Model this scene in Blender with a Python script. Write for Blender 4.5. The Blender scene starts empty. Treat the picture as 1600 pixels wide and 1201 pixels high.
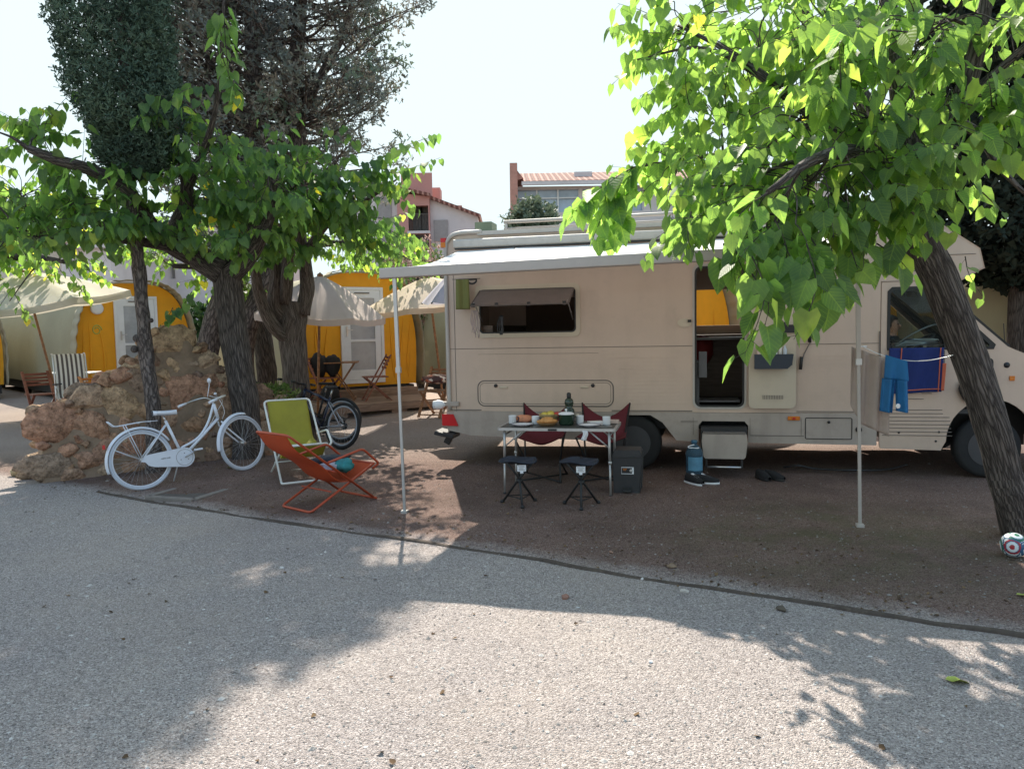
import bpy, bmesh, math, random
from math import sin, cos, pi, radians, sqrt, atan2, atan, exp, hypot
from mathutils import Vector, Matrix, Euler, noise
from mathutils.geometry import tessellate_polygon

random.seed(7)
SC = bpy.context.scene
COL = SC.collection

# ------------------------------------------------------------ camera, world, sun, exposure
FPX, EYE = 1190.0, 1.69
PITCH, ROLL = atan(85 / FPX), radians(1.1)
_f = Vector((0, cos(PITCH), -sin(PITCH)))
_r0 = Vector((1, 0, 0)); _u0 = Vector((0, sin(PITCH), cos(PITCH)))
_U = cos(ROLL) * _u0 + sin(ROLL) * _r0
_R = cos(ROLL) * _r0 - sin(ROLL) * _u0
cam_d = bpy.data.cameras.new('camera')
cam_d.sensor_width = 36.0; cam_d.lens = 36.0 * FPX / 1600.0
cam_d.clip_start = 0.05; cam_d.clip_end = 2000
cam = bpy.data.objects.new('camera', cam_d)
M = Matrix((_R, _U, -_f)).transposed().to_4x4(); M.translation = (0, 0, EYE)
cam.matrix_world = M
COL.objects.link(cam); SC.camera = cam

SUN_EL, SUN_AZ_X, SUN_AZ_Y = radians(46), -0.13, 0.99      # horizontal direction towards the sun
world = bpy.data.worlds.new('World'); SC.world = world; world.use_nodes = True
wn = world.node_tree.nodes; wl = world.node_tree.links
bg = wn['Background']
sky = wn.new('ShaderNodeTexSky'); sky.sky_type = 'NISHITA'; sky.sun_disc = False
sky.sun_elevation = SUN_EL
sky.sun_rotation = atan2(SUN_AZ_X, SUN_AZ_Y)
sky.air_density = 1.0; sky.dust_density = 3.0; sky.ozone_density = 1.0
cl = wn.new('ShaderNodeMixRGB'); cl.blend_type = 'DARKEN'; cl.inputs[0].default_value = 1; cl.inputs[2].default_value = (1.78, 2.1, 2.2, 1)     # glare round the sun held to the level of the hazy sky
wl.new(sky.outputs[0], cl.inputs[1]); wl.new(cl.outputs[0], bg.inputs[0]); bg.inputs[1].default_value = 0.15
sl = bpy.data.lights.new('sun', 'SUN'); sl.energy = 2.75; sl.angle = radians(0.55); sl.color = (1, .92, .80)
so = bpy.data.objects.new('sun', sl); COL.objects.link(so)
SUNV = Vector((SUN_AZ_X * cos(SUN_EL), SUN_AZ_Y * cos(SUN_EL), sin(SUN_EL))).normalized()
so.rotation_euler = SUNV.to_track_quat('Z', 'Y').to_euler(); so.location = (0, 0, 20)
SC.view_settings.view_transform = 'Standard'; SC.view_settings.look = 'None'
SC.view_settings.exposure = 1.8; SC.view_settings.gamma = 1.0
SC.cycles.max_bounces = 8; SC.cycles.transparent_max_bounces = 12

# ------------------------------------------------------------ where things stand
def ray(px, py):
    return _f + ((px - 800) / FPX) * _R - ((py - 600) / FPX) * _U
def at(px, py, y):
    "point seen at photo pixel px,py at depth y metres"
    d = ray(px, py); t = y / d.y
    return Vector((d.x * t, y, EYE + d.z * t))
def sstep(a, b, x):
    t = min(1, max(0, (x - a) / (b - a))); return t * t * (3 - 2 * t)
def kerb_y(x):
    return 5.66 - .583 * x - .012 * sin(x * 1.3)
def gz(x, y):
    z = .25 * sstep(10.8, 14.6, y)
    z += .10 * exp(-(((x + 3.3) / 1.2) ** 2 + ((y - 9.4) / .9) ** 2))
    z -= .03 * sstep(.3, -.1, y - kerb_y(x)) * sstep(-5.2, -4.2, x)
    z += .018 * noise.noise(Vector((x * .7, y * .7, 1.3))) + .006 * noise.noise(Vector((x * 3.1, y * 3.1, 4)))
    return z

# ------------------------------------------------------------ mesh builder
class MB:
    def __init__(s):
        s.v = []; s.f = []; s.mi = []; s.sm = []; s.uv = []; s.rnd = []
    def face(s, idx, uv=None, mi=0, sm=False, rnd=0.0):
        s.f.append(tuple(idx)); s.mi.append(mi); s.sm.append(sm); s.rnd.append(rnd)
        s.uv.append(uv if uv else [(0, 0)] * len(idx))
    def add(s, pts):
        b = len(s.v); s.v.extend(tuple(p) for p in pts); return b
    def quad(s, a, b, c, d, mi=0, rnd=0.0):
        k = s.add((a, b, c, d)); s.face((k, k + 1, k + 2, k + 3), [(0, 0), (1, 0), (1, 1), (0, 1)], mi, False, rnd)
    def box(s, c, size, rot=None, mi=0, rnd=0.0):
        hx, hy, hz = size[0] / 2, size[1] / 2, size[2] / 2
        P = []
        for z in (-hz, hz):
            for x, y in ((-hx, -hy), (hx, -hy), (hx, hy), (-hx, hy)):
                p = Vector((x, y, z))
                if rot is not None: p = rot @ p
                P.append(p + Vector(c))
        b = s.add(P)
        for q in ((0, 3, 2, 1), (4, 5, 6, 7), (0, 1, 5, 4), (1, 2, 6, 5), (2, 3, 7, 6), (3, 0, 4, 7)):
            s.face([b + i for i in q], [(0, 0), (1, 0), (1, 1), (0, 1)], mi, False, rnd)
        return s
    def bar(s, a, b, w, h=None, mi=0, up=(0, 0, 1), rnd=0.0):
        "rectangular bar from a to b"
        a = Vector(a); b = Vector(b); d = b - a; L = d.length
        if L < 1e-6: return s
        x = d / L; u = Vector(up)
        if abs(x.dot(u)) > .98: u = Vector((0, 1, 0))
        y = u.cross(x).normalized(); z = x.cross(y)
        R = Matrix((x, y, z)).transposed()
        return s.box((a + b) / 2, (L, w, h if h else w), R, mi, rnd)
    def tube(s, pts, r, seg=8, mi=0, cap=True, closed=False, nz=0, rnd=0.0, flat=None):
        P = [Vector(p) for p in pts]; n = len(P)
        rr = list(r) if isinstance(r, (list, tuple)) else [r] * n
        up = None; b0 = len(s.v); L = 0; Ls = []
        for i in range(n):
            if closed: t = (P[(i + 1) % n] - P[i - 1]).normalized()
            elif i == 0: t = (P[1] - P[0]).normalized()
            elif i == n - 1: t = (P[-1] - P[-2]).normalized()
            else: t = ((P[i + 1] - P[i]).normalized() + (P[i] - P[i - 1]).normalized())
            if t.length < 1e-6: t = Vector((0, 0, 1))
            t.normalize()
            if up is None:
                up = Vector((0, 0, 1)) if abs(t.z) < .9 else Vector((0, 1, 0))
            up = (up - t * up.dot(t))
            if up.length < 1e-5: up = t.orthogonal()
            up.normalize(); side = t.cross(up)
            if i: L += (P[i] - P[i - 1]).length
            Ls.append(L)
            for k in range(seg):
                a = 2 * pi * k / seg; q = rr[i]
                if nz: q *= 1 + nz * noise.noise(P[i] * 3 + Vector((cos(a), sin(a), 0)) * 1.3)
                c_, s_ = cos(a) * q, sin(a) * q
                if flat: s_ *= flat
                s.v.append(tuple(P[i] + side * c_ + up * s_))
        m = n if closed else n - 1
        for i in range(m):
            j = (i + 1) % n; cu = 2 * pi * rr[i]
            for k in range(seg):
                k2 = (k + 1) % seg
                s.face((b0 + i * seg + k, b0 + i * seg + k2, b0 + j * seg + k2, b0 + j * seg + k),
                       [(cu * k / seg, Ls[i]), (cu * (k + 1) / seg, Ls[i]), (cu * (k + 1) / seg, Ls[j] if j else L + .05), (cu * k / seg, Ls[j] if j else L + .05)], mi, True, rnd)
        if cap and not closed:
            s.face([b0 + k for k in range(seg)][::-1], None, mi, False, rnd)
            s.face([b0 + (n - 1) * seg + k for k in range(seg)], None, mi, False, rnd)
        return s
    def lathe(s, prof, c=(0, 0, 0), seg=24, mi=0, mis=None, axis=None, sx=1, sy=1):
        R = axis.to_track_quat('Z', 'Y').to_matrix() if axis is not None else None
        b0 = len(s.v); c = Vector(c)
        for r, z in prof:
            for k in range(seg):
                a = 2 * pi * k / seg; p = Vector((r * cos(a) * sx, r * sin(a) * sy, z))
                if R: p = R @ p
                s.v.append(tuple(p + c))
        for i in range(len(prof) - 1):
            for k in range(seg):
                k2 = (k + 1) % seg
                s.face((b0 + i * seg + k, b0 + i * seg + k2, b0 + (i + 1) * seg + k2, b0 + (i + 1) * seg + k),
                       [(k / seg, prof[i][1]), ((k + 1) / seg, prof[i][1]), ((k + 1) / seg, prof[i + 1][1]), (k / seg, prof[i + 1][1])], mis[i] if mis else mi, True)
        if prof[0][0] > 1e-4: s.face([b0 + k for k in range(seg)][::-1], None, mi)
        if prof[-1][0] > 1e-4: s.face([b0 + (len(prof) - 1) * seg + k for k in range(seg)], None, mi)
        return s
    def prism(s, outer, y0, y1, holes=(), fn=None, mi=0, mi_side=None):
        "polygon in (x,z) with holes, extruded from y0 to y1; fn maps (x,y,z) to a point"
        fn = fn or (lambda x, y, z: (x, y, z))
        loops = [list(outer)] + [list(h) for h in holes]
        tris = tessellate_polygon([[Vector((p[0], p[1], 0)) for p in l] for l in loops])
        flat = [p for l in loops for p in l]
        a = s.add([fn(p[0], y0, p[1]) for p in flat]); b = s.add([fn(p[0], y1, p[1]) for p in flat])
        for t in tris:
            s.face([a + i for i in t], [(flat[i][0], flat[i][1]) for i in t], mi)
            s.face([b + i for i in reversed(t)], [(flat[i][0], flat[i][1]) for i in reversed(t)], mi)
        o = 0; ms = mi if mi_side is None else mi_side
        for l in loops:
            n = len(l)
            for i in range(n):
                j = (i + 1) % n
                s.face((a + o + i, a + o + j, b + o + j, b + o + i), None, ms)
            o += n
        return s
    def grid(s, fn, nu, nv, mi=0, closed_u=False, sm=True, rnd=0.0):
        b = len(s.v)
        for j in range(nv + 1):
            for i in range(nu + (0 if closed_u else 1)):
                s.v.append(tuple(fn(i / nu, j / nv)))
        w = nu if closed_u else nu + 1
        for j in range(nv):
            for i in range(nu):
                i2 = (i + 1) % w if closed_u else i + 1
                s.face((b + j * w + i, b + j * w + i2, b + (j + 1) * w + i2, b + (j + 1) * w + i),
                       [(i / nu, j / nv), ((i + 1) / nu, j / nv), ((i + 1) / nu, (j + 1) / nv), (i / nu, (j + 1) / nv)], mi, sm, rnd)
        return s
    def sphere(s, c, r, seg=16, rings=10, mi=0, sz=1, sx=1, sy=1):
        c = Vector(c)
        prof = [(max(r * sin(pi * i / rings), 1e-5), -r * cos(pi * i / rings) * sz) for i in range(rings + 1)]
        return s.lathe(prof, c, seg, mi, sx=sx, sy=sy)
    def build(s, name, mats, parent=None, loc=None, rot=None, bevel=0, solid=0, kind=None, sub=0, label=None):
        me = bpy.data.meshes.new(name)
        me.from_pydata(s.v, [], s.f)
        if not isinstance(mats, (list, tuple)): mats = [mats]
        for m in mats: me.materials.append(m)
        me.polygons.foreach_set('material_index', s.mi)
        me.polygons.foreach_set('use_smooth', s.sm)
        uvl = me.uv_layers.new(name='UVMap')
        flat = []
        for u in s.uv:
            for p in u: flat.extend(p)
        uvl.data.foreach_set('uv', flat)
        if any(s.rnd):
            a = me.attributes.new('rnd', 'FLOAT', 'FACE'); a.data.foreach_set('value', s.rnd)
        me.update()
        o = bpy.data.objects.new(name, me); COL.objects.link(o)
        if parent is not None: o.parent = parent
        if loc is not None: o.location = loc
        if rot is not None: o.rotation_euler = rot
        if bevel:
            b = o.modifiers.new('bevel', 'BEVEL'); b.width = bevel; b.segments = 2; b.limit_method = 'ANGLE'; b.angle_limit = radians(40)
        if solid:
            b = o.modifiers.new('solid', 'SOLIDIFY'); b.thickness = solid; b.offset = 0
        if sub:
            b = o.modifiers.new('sub', 'SUBSURF'); b.levels = sub; b.render_levels = sub
        if kind: o['kind'] = kind
        if label: o['label'] = label
        return o

def empty(name, loc=(0, 0, 0), rz=0.0, label=None, cat=None, group=None, rot=None):
    o = bpy.data.objects.new(name, None); COL.objects.link(o)
    o.location = loc; o.rotation_euler = rot if rot else (0, 0, rz); o.empty_display_size = .1
    return tag(o, label, cat, group)
def tag(o, label=None, cat=None, group=None):
    if label: o['label'] = label
    if cat: o['category'] = cat
    if group: o['group'] = group
    return o
def copy_tree(o, loc=None, rz=None, label=None, parent=None):
    c = o.copy(); COL.objects.link(c)
    if parent is not None: c.parent = parent
    if loc is not None: c.location = loc
    if rz is not None: c.rotation_euler = (0, 0, rz)
    if label: c['label'] = label
    for ch in list(o.children): copy_tree(ch, parent=c)
    return c
def rrect(x0, z0, x1, z1, r, n=5):
    P = []
    for cx, cz, a0 in ((x1 - r, z0 + r, -pi / 2), (x1 - r, z1 - r, 0), (x0 + r, z1 - r, pi / 2), (x0 + r, z0 + r, pi)):
        for i in range(n + 1):
            a = a0 + (pi / 2) * i / n; P.append((cx + r * cos(a), cz + r * sin(a)))
    return P
def curve_pts(pts, n=6):
    "Catmull-Rom through points"
    P = [Vector(p) for p in pts]; out = []
    for i in range(len(P) - 1):
        p0 = P[i - 1] if i else P[0] * 2 - P[1]; p1 = P[i]; p2 = P[i + 1]; p3 = P[i + 2] if i + 2 < len(P) else P[-1] * 2 - P[-2]
        for k in range(n):
            t = k / n
            out.append(.5 * ((2 * p1) + (p2 - p0) * t + (2 * p0 - 5 * p1 + 4 * p2 - p3) * t * t + (3 * p1 - p0 - 3 * p2 + p3) * t ** 3))
    out.append(P[-1]); return out
def lerp(a, b, t): return a + (b - a) * t

# ------------------------------------------------------------ materials
def new_mat(name):
    m = bpy.data.materials.new(name); m.use_nodes = True
    return m, m.node_tree.nodes, m.node_tree.links, m.node_tree.nodes['Principled BSDF']
def ramp(n, stops):
    r = n.new('ShaderNodeValToRGB'); e = r.color_ramp.elements
    while len(e) < len(stops): e.new(.5)
    for k, (p, c) in enumerate(stops):
        e[k].position = p; e[k].color = (*c, 1) if len(c) == 3 else c
    return r
def mat(name, col, rough=.6, metal=0, var=.12, scale=6, bump=0, bscale=60, trans=0, spec=.5, dirt=0, coat=0, streak=0):
    "principled with soft tone variation, fine bump, optional translucency and dirt specks"
    m, n, l, p = new_mat(name)
    tc = n.new('ShaderNodeTexCoord'); nz = n.new('ShaderNodeTexNoise'); nz.inputs['Scale'].default_value = scale
    nz.inputs['Detail'].default_value = 6; nz.inputs['Roughness'].default_value = .65
    l.new(tc.outputs['Object'], nz.inputs['Vector'])
    c = Vector(col)
    r = ramp(n, [(.25, tuple(c * (1 - var))), (.75, tuple(min(1, x) for x in c * (1 + var)))])
    l.new(nz.outputs['Fac'], r.inputs[0]); out = r.outputs[0]
    if dirt:
        n2 = n.new('ShaderNodeTexNoise'); n2.inputs['Scale'].default_value = scale * 2.3; n2.inputs['Detail'].default_value = 9; n2.inputs['Roughness'].default_value = .75
        l.new(tc.outputs['Object'], n2.inputs['Vector'])
        r2 = ramp(n, [(.5, (0, 0, 0)), (.72, (1, 1, 1))]); l.new(n2.outputs['Fac'], r2.inputs[0])
        mu = n.new('ShaderNodeMath'); mu.operation = 'MULTIPLY'; mu.inputs[1].default_value = dirt; l.new(r2.outputs[0], mu.inputs[0])
        mx = n.new('ShaderNodeMixRGB'); mx.inputs[2].default_value = (.16, .125, .09, 1); l.new(mu.outputs[0], mx.inputs[0]); l.new(out, mx.inputs[1]); out = mx.outputs[0]
    if streak:
        mp = n.new('ShaderNodeMapping'); mp.inputs['Scale'].default_value = (6, 6, .7); l.new(tc.outputs['Object'], mp.inputs['Vector'])
        n3 = n.new('ShaderNodeTexNoise'); n3.inputs['Scale'].default_value = 1.0; n3.inputs['Detail'].default_value = 5; l.new(mp.outputs[0], n3.inputs['Vector'])
        r3 = ramp(n, [(.48, (0, 0, 0)), (.75, (1, 1, 1))]); l.new(n3.outputs['Fac'], r3.inputs[0])
        m3 = n.new('ShaderNodeMath'); m3.operation = 'MULTIPLY'; m3.inputs[1].default_value = streak; l.new(r3.outputs[0], m3.inputs[0])
        x3 = n.new('ShaderNodeMixRGB'); x3.inputs[2].default_value = (.13, .10, .08, 1); l.new(m3.outputs[0], x3.inputs[0]); l.new(out, x3.inputs[1]); out = x3.outputs[0]
    l.new(out, p.inputs['Base Color'])
    p.inputs['Roughness'].default_value = rough; p.inputs['Metallic'].default_value = metal
    p.inputs['Specular IOR Level'].default_value = spec; p.inputs['Coat Weight'].default_value = coat
    mr = n.new('ShaderNodeMapRange'); mr.inputs[3].default_value = max(0.02, rough - .1); mr.inputs[4].default_value = min(1, rough + .1)
    l.new(nz.outputs['Fac'], mr.inputs[0]); l.new(mr.outputs[0], p.inputs['Roughness'])
    if bump:
        nb = n.new('ShaderNodeTexNoise'); nb.inputs['Scale'].default_value = bscale; nb.inputs['Detail'].default_value = 4
        l.new(tc.outputs['Object'], nb.inputs['Vector'])
        b = n.new('ShaderNodeBump'); b.inputs['Strength'].default_value = bump; b.inputs['Distance'].default_value = .01
        l.new(nb.outputs['Fac'], b.inputs['Height']); l.new(b.outputs[0], p.inputs['Normal'])
    if trans:
        tr = n.new('ShaderNodeBsdfTranslucent'); l.new(out, tr.inputs['Color'])
        ms = n.new('ShaderNodeMixShader'); ms.inputs[0].default_value = trans
        l.new(p.outputs[0], ms.inputs[1]); l.new(tr.outputs[0], ms.inputs[2]); l.new(ms.outputs[0], n['Material Output'].inputs[0])
    return m
def glass(name, tint=(.8, .85, .85), alpha=.75, rough=.03):
    m, n, l, p = new_mat(name)
    p.inputs['Base Color'].default_value = (.02, .02, .02, 1); p.inputs['Roughness'].default_value = rough
    t = n.new('ShaderNodeBsdfTransparent'); t.inputs[0].default_value = (*tint, 1)
    lw = n.new('ShaderNodeLayerWeight'); lw.inputs[0].default_value = .25
    mr = n.new('ShaderNodeMapRange'); mr.inputs[3].default_value = alpha; mr.inputs[4].default_value = .15
    l.new(lw.outputs['Fresnel'], mr.inputs[0])
    ms = n.new('ShaderNodeMixShader'); l.new(mr.outputs[0], ms.inputs[0]); l.new(p.outputs[0], ms.inputs[1]); l.new(t.outputs[0], ms.inputs[2])
    l.new(ms.outputs[0], n['Material Output'].inputs[0]); return m
def leaf_mat(name, cols, trans=.45, vein=1.0, tcol=(1.25, 1.3, .45), rough=.5):
    m, n, l, p = new_mat(name)
    at_ = n.new('ShaderNodeAttribute'); at_.attribute_name = 'rnd'
    r = ramp(n, [(i / (len(cols) - 1), c) for i, c in enumerate(cols)])
    l.new(at_.outputs['Fac'], r.inputs[0]); out = r.outputs[0]
    if vein:
        uv = n.new('ShaderNodeUVMap'); sp = n.new('ShaderNodeSeparateXYZ'); l.new(uv.outputs[0], sp.inputs[0])
        ab = n.new('ShaderNodeMath'); ab.operation = 'ABSOLUTE'; l.new(sp.outputs[0], ab.inputs[0])
        # side veins: v - .8|u| repeated
        mu = n.new('ShaderNodeMath'); mu.operation = 'MULTIPLY_ADD'; mu.inputs[1].default_value = -.85; l.new(ab.outputs[0], mu.inputs[0]); l.new(sp.outputs[1], mu.inputs[2])
        ms = n.new('ShaderNodeMath'); ms.operation = 'MULTIPLY'; ms.inputs[1].default_value = 6.5; l.new(mu.outputs[0], ms.inputs[0])
        fr = n.new('ShaderNodeMath'); fr.operation = 'PINGPONG'; fr.inputs[1].default_value = .5; l.new(ms.outputs[0], fr.inputs[0])
        v1 = n.new('ShaderNodeMath'); v1.operation = 'LESS_THAN'; v1.inputs[1].default_value = .055; l.new(fr.outputs[0], v1.inputs[0])
        v2 = n.new('ShaderNodeMath'); v2.operation = 'LESS_THAN'; v2.inputs[1].default_value = .022; l.new(ab.outputs[0], v2.inputs[0])
        mx = n.new('ShaderNodeMath'); mx.operation = 'MAXIMUM'; l.new(v1.outputs[0], mx.inputs[0]); l.new(v2.outputs[0], mx.inputs[1])
        m2 = n.new('ShaderNodeMath'); m2.operation = 'MULTIPLY'; m2.inputs[1].default_value = .45 * vein; l.new(mx.outputs[0], m2.inputs[0])
        mc = n.new('ShaderNodeMixRGB'); mc.inputs[2].default_value = (.16, .24, .06, 1); l.new(m2.outputs[0], mc.inputs[0]); l.new(out, mc.inputs[1]); out = mc.outputs[0]
        b = n.new('ShaderNodeBump'); b.inputs['Strength'].default_value = .3; b.inputs['Distance'].default_value = .006; l.new(fr.outputs[0], b.inputs['Height']); l.new(b.outputs[0], p.inputs['Normal'])
    tc = n.new('ShaderNodeTexCoord'); nn = n.new('ShaderNodeTexNoise'); nn.inputs['Scale'].default_value = 9; nn.inputs['Detail'].default_value = 5; l.new(tc.outputs['Object'], nn.inputs['Vector'])
    rn = ramp(n, [(.3, (.72, .74, .8)), (.7, (1.3, 1.22, 1.05))]); l.new(nn.outputs['Fac'], rn.inputs[0])
    mn = n.new('ShaderNodeMixRGB'); mn.blend_type = 'MULTIPLY'; mn.inputs[0].default_value = 1; l.new(out, mn.inputs[1]); l.new(rn.outputs[0], mn.inputs[2]); out = mn.outputs[0]
    l.new(out, p.inputs['Base Color']); p.inputs['Roughness'].default_value = rough
    tm = n.new('ShaderNodeMixRGB'); tm.blend_type = 'MULTIPLY'; tm.inputs[0].default_value = 1; tm.inputs[2].default_value = (*tcol, 1); l.new(out, tm.inputs[1])
    br = n.new('ShaderNodeBrightContrast'); l.new(tm.outputs[0], br.inputs[0]); br.inputs[1].default_value = .03
    tr = n.new('ShaderNodeBsdfTranslucent'); l.new(br.outputs[0], tr.inputs['Color'])
    ms_ = n.new('ShaderNodeMixShader'); ms_.inputs[0].default_value = trans
    l.new(p.outputs[0], ms_.inputs[1]); l.new(tr.outputs[0], ms_.inputs[2]); l.new(ms_.outputs[0], n['Material Output'].inputs[0])
    return m
def bark_mat(name, dark, light, su=24, sv=4, bump=.8):
    m, n, l, p = new_mat(name)
    uv = n.new('ShaderNodeUVMap'); mp = n.new('ShaderNodeMapping'); mp.inputs['Scale'].default_value = (su, sv, 1); l.new(uv.outputs[0], mp.inputs[0])
    nz = n.new('ShaderNodeTexNoise'); nz.inputs['Scale'].default_value = .8; nz.inputs['Detail'].default_value = 6; l.new(mp.outputs[0], nz.inputs['Vector'])
    ad = n.new('ShaderNodeMixRGB'); ad.blend_type = 'ADD'; ad.inputs[0].default_value = 1.1; l.new(mp.outputs[0], ad.inputs[1]); l.new(nz.outputs['Color'], ad.inputs[2])
    vo = n.new('ShaderNodeTexVoronoi'); vo.feature = 'DISTANCE_TO_EDGE'; vo.inputs['Scale'].default_value = 1.5; l.new(ad.outputs[0], vo.inputs['Vector'])
    n2 = n.new('ShaderNodeTexNoise'); n2.inputs['Scale'].default_value = 9; n2.inputs['Detail'].default_value = 8; l.new(mp.outputs[0], n2.inputs['Vector'])
    mm = n.new('ShaderNodeMath'); mm.operation = 'MULTIPLY_ADD'; mm.inputs[1].default_value = 2.2; l.new(vo.outputs['Distance'], mm.inputs[0])
    m3 = n.new('ShaderNodeMath'); m3.operation = 'MULTIPLY'; m3.inputs[1].default_value = .5; l.new(n2.outputs['Fac'], m3.inputs[0]); l.new(m3.outputs[0], mm.inputs[2])
    r = ramp(n, [(.2, dark), (.85, light)]); l.new(mm.outputs[0], r.inputs[0]); l.new(r.outputs[0], p.inputs['Base Color'])
    b = n.new('ShaderNodeBump'); b.inputs['Strength'].default_value = bump; b.inputs['Distance'].default_value = .03
    l.new(mm.outputs[0], b.inputs['Height']); l.new(b.outputs[0], p.inputs['Normal']); p.inputs['Roughness'].default_value = .9
    p.inputs['Specular IOR Level'].default_value = .2
    return m
def rnd_mat(name, cols, rough=.85, bump=.4, bscale=25, scale=8, var=.35, trans=0, spec=.3, pits=0):
    "per-face random value picks the colour, with noise on top"
    m, n, l, p = new_mat(name)
    at_ = n.new('ShaderNodeAttribute'); at_.attribute_name = 'rnd'
    r = ramp(n, [(i / (len(cols) - 1), c) for i, c in enumerate(cols)]); l.new(at_.outputs['Fac'], r.inputs[0])
    tc = n.new('ShaderNodeTexCoord'); nz = n.new('ShaderNodeTexNoise'); nz.inputs['Scale'].default_value = scale; nz.inputs['Detail'].default_value = 10; nz.inputs['Roughness'].default_value = .7
    l.new(tc.outputs['Object'], nz.inputs['Vector'])
    r2 = ramp(n, [(.3, (1 - var,) * 3), (.7, (1 + var,) * 3)]); l.new(nz.outputs['Fac'], r2.inputs[0])
    mx = n.new('ShaderNodeMixRGB'); mx.blend_type = 'MULTIPLY'; mx.inputs[0].default_value = 1; l.new(r.outputs[0], mx.inputs[1]); l.new(r2.outputs[0], mx.inputs[2])
    if pits:
        vp = n.new('ShaderNodeTexVoronoi'); vp.inputs['Scale'].default_value = pits; vp.feature = 'F1'
        wn_ = n.new('ShaderNodeMixRGB'); wn_.blend_type = 'ADD'; wn_.inputs[0].default_value = .08; l.new(tc.outputs['Object'], wn_.inputs[1]); l.new(nz.outputs['Color'], wn_.inputs[2]); l.new(wn_.outputs[0], vp.inputs['Vector'])
        rp = ramp(n, [(.05, (.35, .33, .32)), (.32, (1.1, 1.1, 1.1))]); l.new(vp.outputs['Distance'], rp.inputs[0])
        m2 = n.new('ShaderNodeMixRGB'); m2.blend_type = 'MULTIPLY'; m2.inputs[0].default_value = .6; l.new(mx.outputs[0], m2.inputs[1]); l.new(rp.outputs[0], m2.inputs[2]); mx = m2
    l.new(mx.outputs[0], p.inputs['Base Color']); p.inputs['Roughness'].default_value = rough; p.inputs['Specular IOR Level'].default_value = spec
    if bump:
        nb = n.new('ShaderNodeTexNoise'); nb.inputs['Scale'].default_value = bscale; nb.inputs['Detail'].default_value = 8; l.new(tc.outputs['Object'], nb.inputs['Vector'])
        b = n.new('ShaderNodeBump'); b.inputs['Strength'].default_value = bump; b.inputs['Distance'].default_value = .03; l.new(nb.outputs['Fac'], b.inputs['Height']); l.new(b.outputs[0], p.inputs['Normal'])
    if trans:
        tr = n.new('ShaderNodeBsdfTranslucent'); l.new(mx.outputs[0], tr.inputs['Color'])
        ms = n.new('ShaderNodeMixShader'); ms.inputs[0].default_value = trans
        l.new(p.outputs[0], ms.inputs[1]); l.new(tr.outputs[0], ms.inputs[2]); l.new(ms.outputs[0], n['Material Output'].inputs[0])
    return m
def wood_mat(name, c1, c2, rough=.6, scale=(2, 14, 14)):
    m, n, l, p = new_mat(name)
    tc = n.new('ShaderNodeTexCoord'); mp = n.new('ShaderNodeMapping'); mp.inputs['Scale'].default_value = scale; l.new(tc.outputs['Object'], mp.inputs[0])
    nz = n.new('ShaderNodeTexNoise'); nz.inputs['Scale'].default_value = 2; nz.inputs['Detail'].default_value = 8; nz.inputs['Distortion'].default_value = .6; l.new(mp.outputs[0], nz.inputs['Vector'])
    r = ramp(n, [(.3, c1), (.7, c2)]); l.new(nz.outputs['Fac'], r.inputs[0]); l.new(r.outputs[0], p.inputs['Base Color']); p.inputs['Roughness'].default_value = rough
    b = n.new('ShaderNodeBump'); b.inputs['Strength'].default_value = .25; b.inputs['Distance'].default_value = .005; l.new(nz.outputs['Fac'], b.inputs['Height']); l.new(b.outputs[0], p.inputs['Normal'])
    return m
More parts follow.
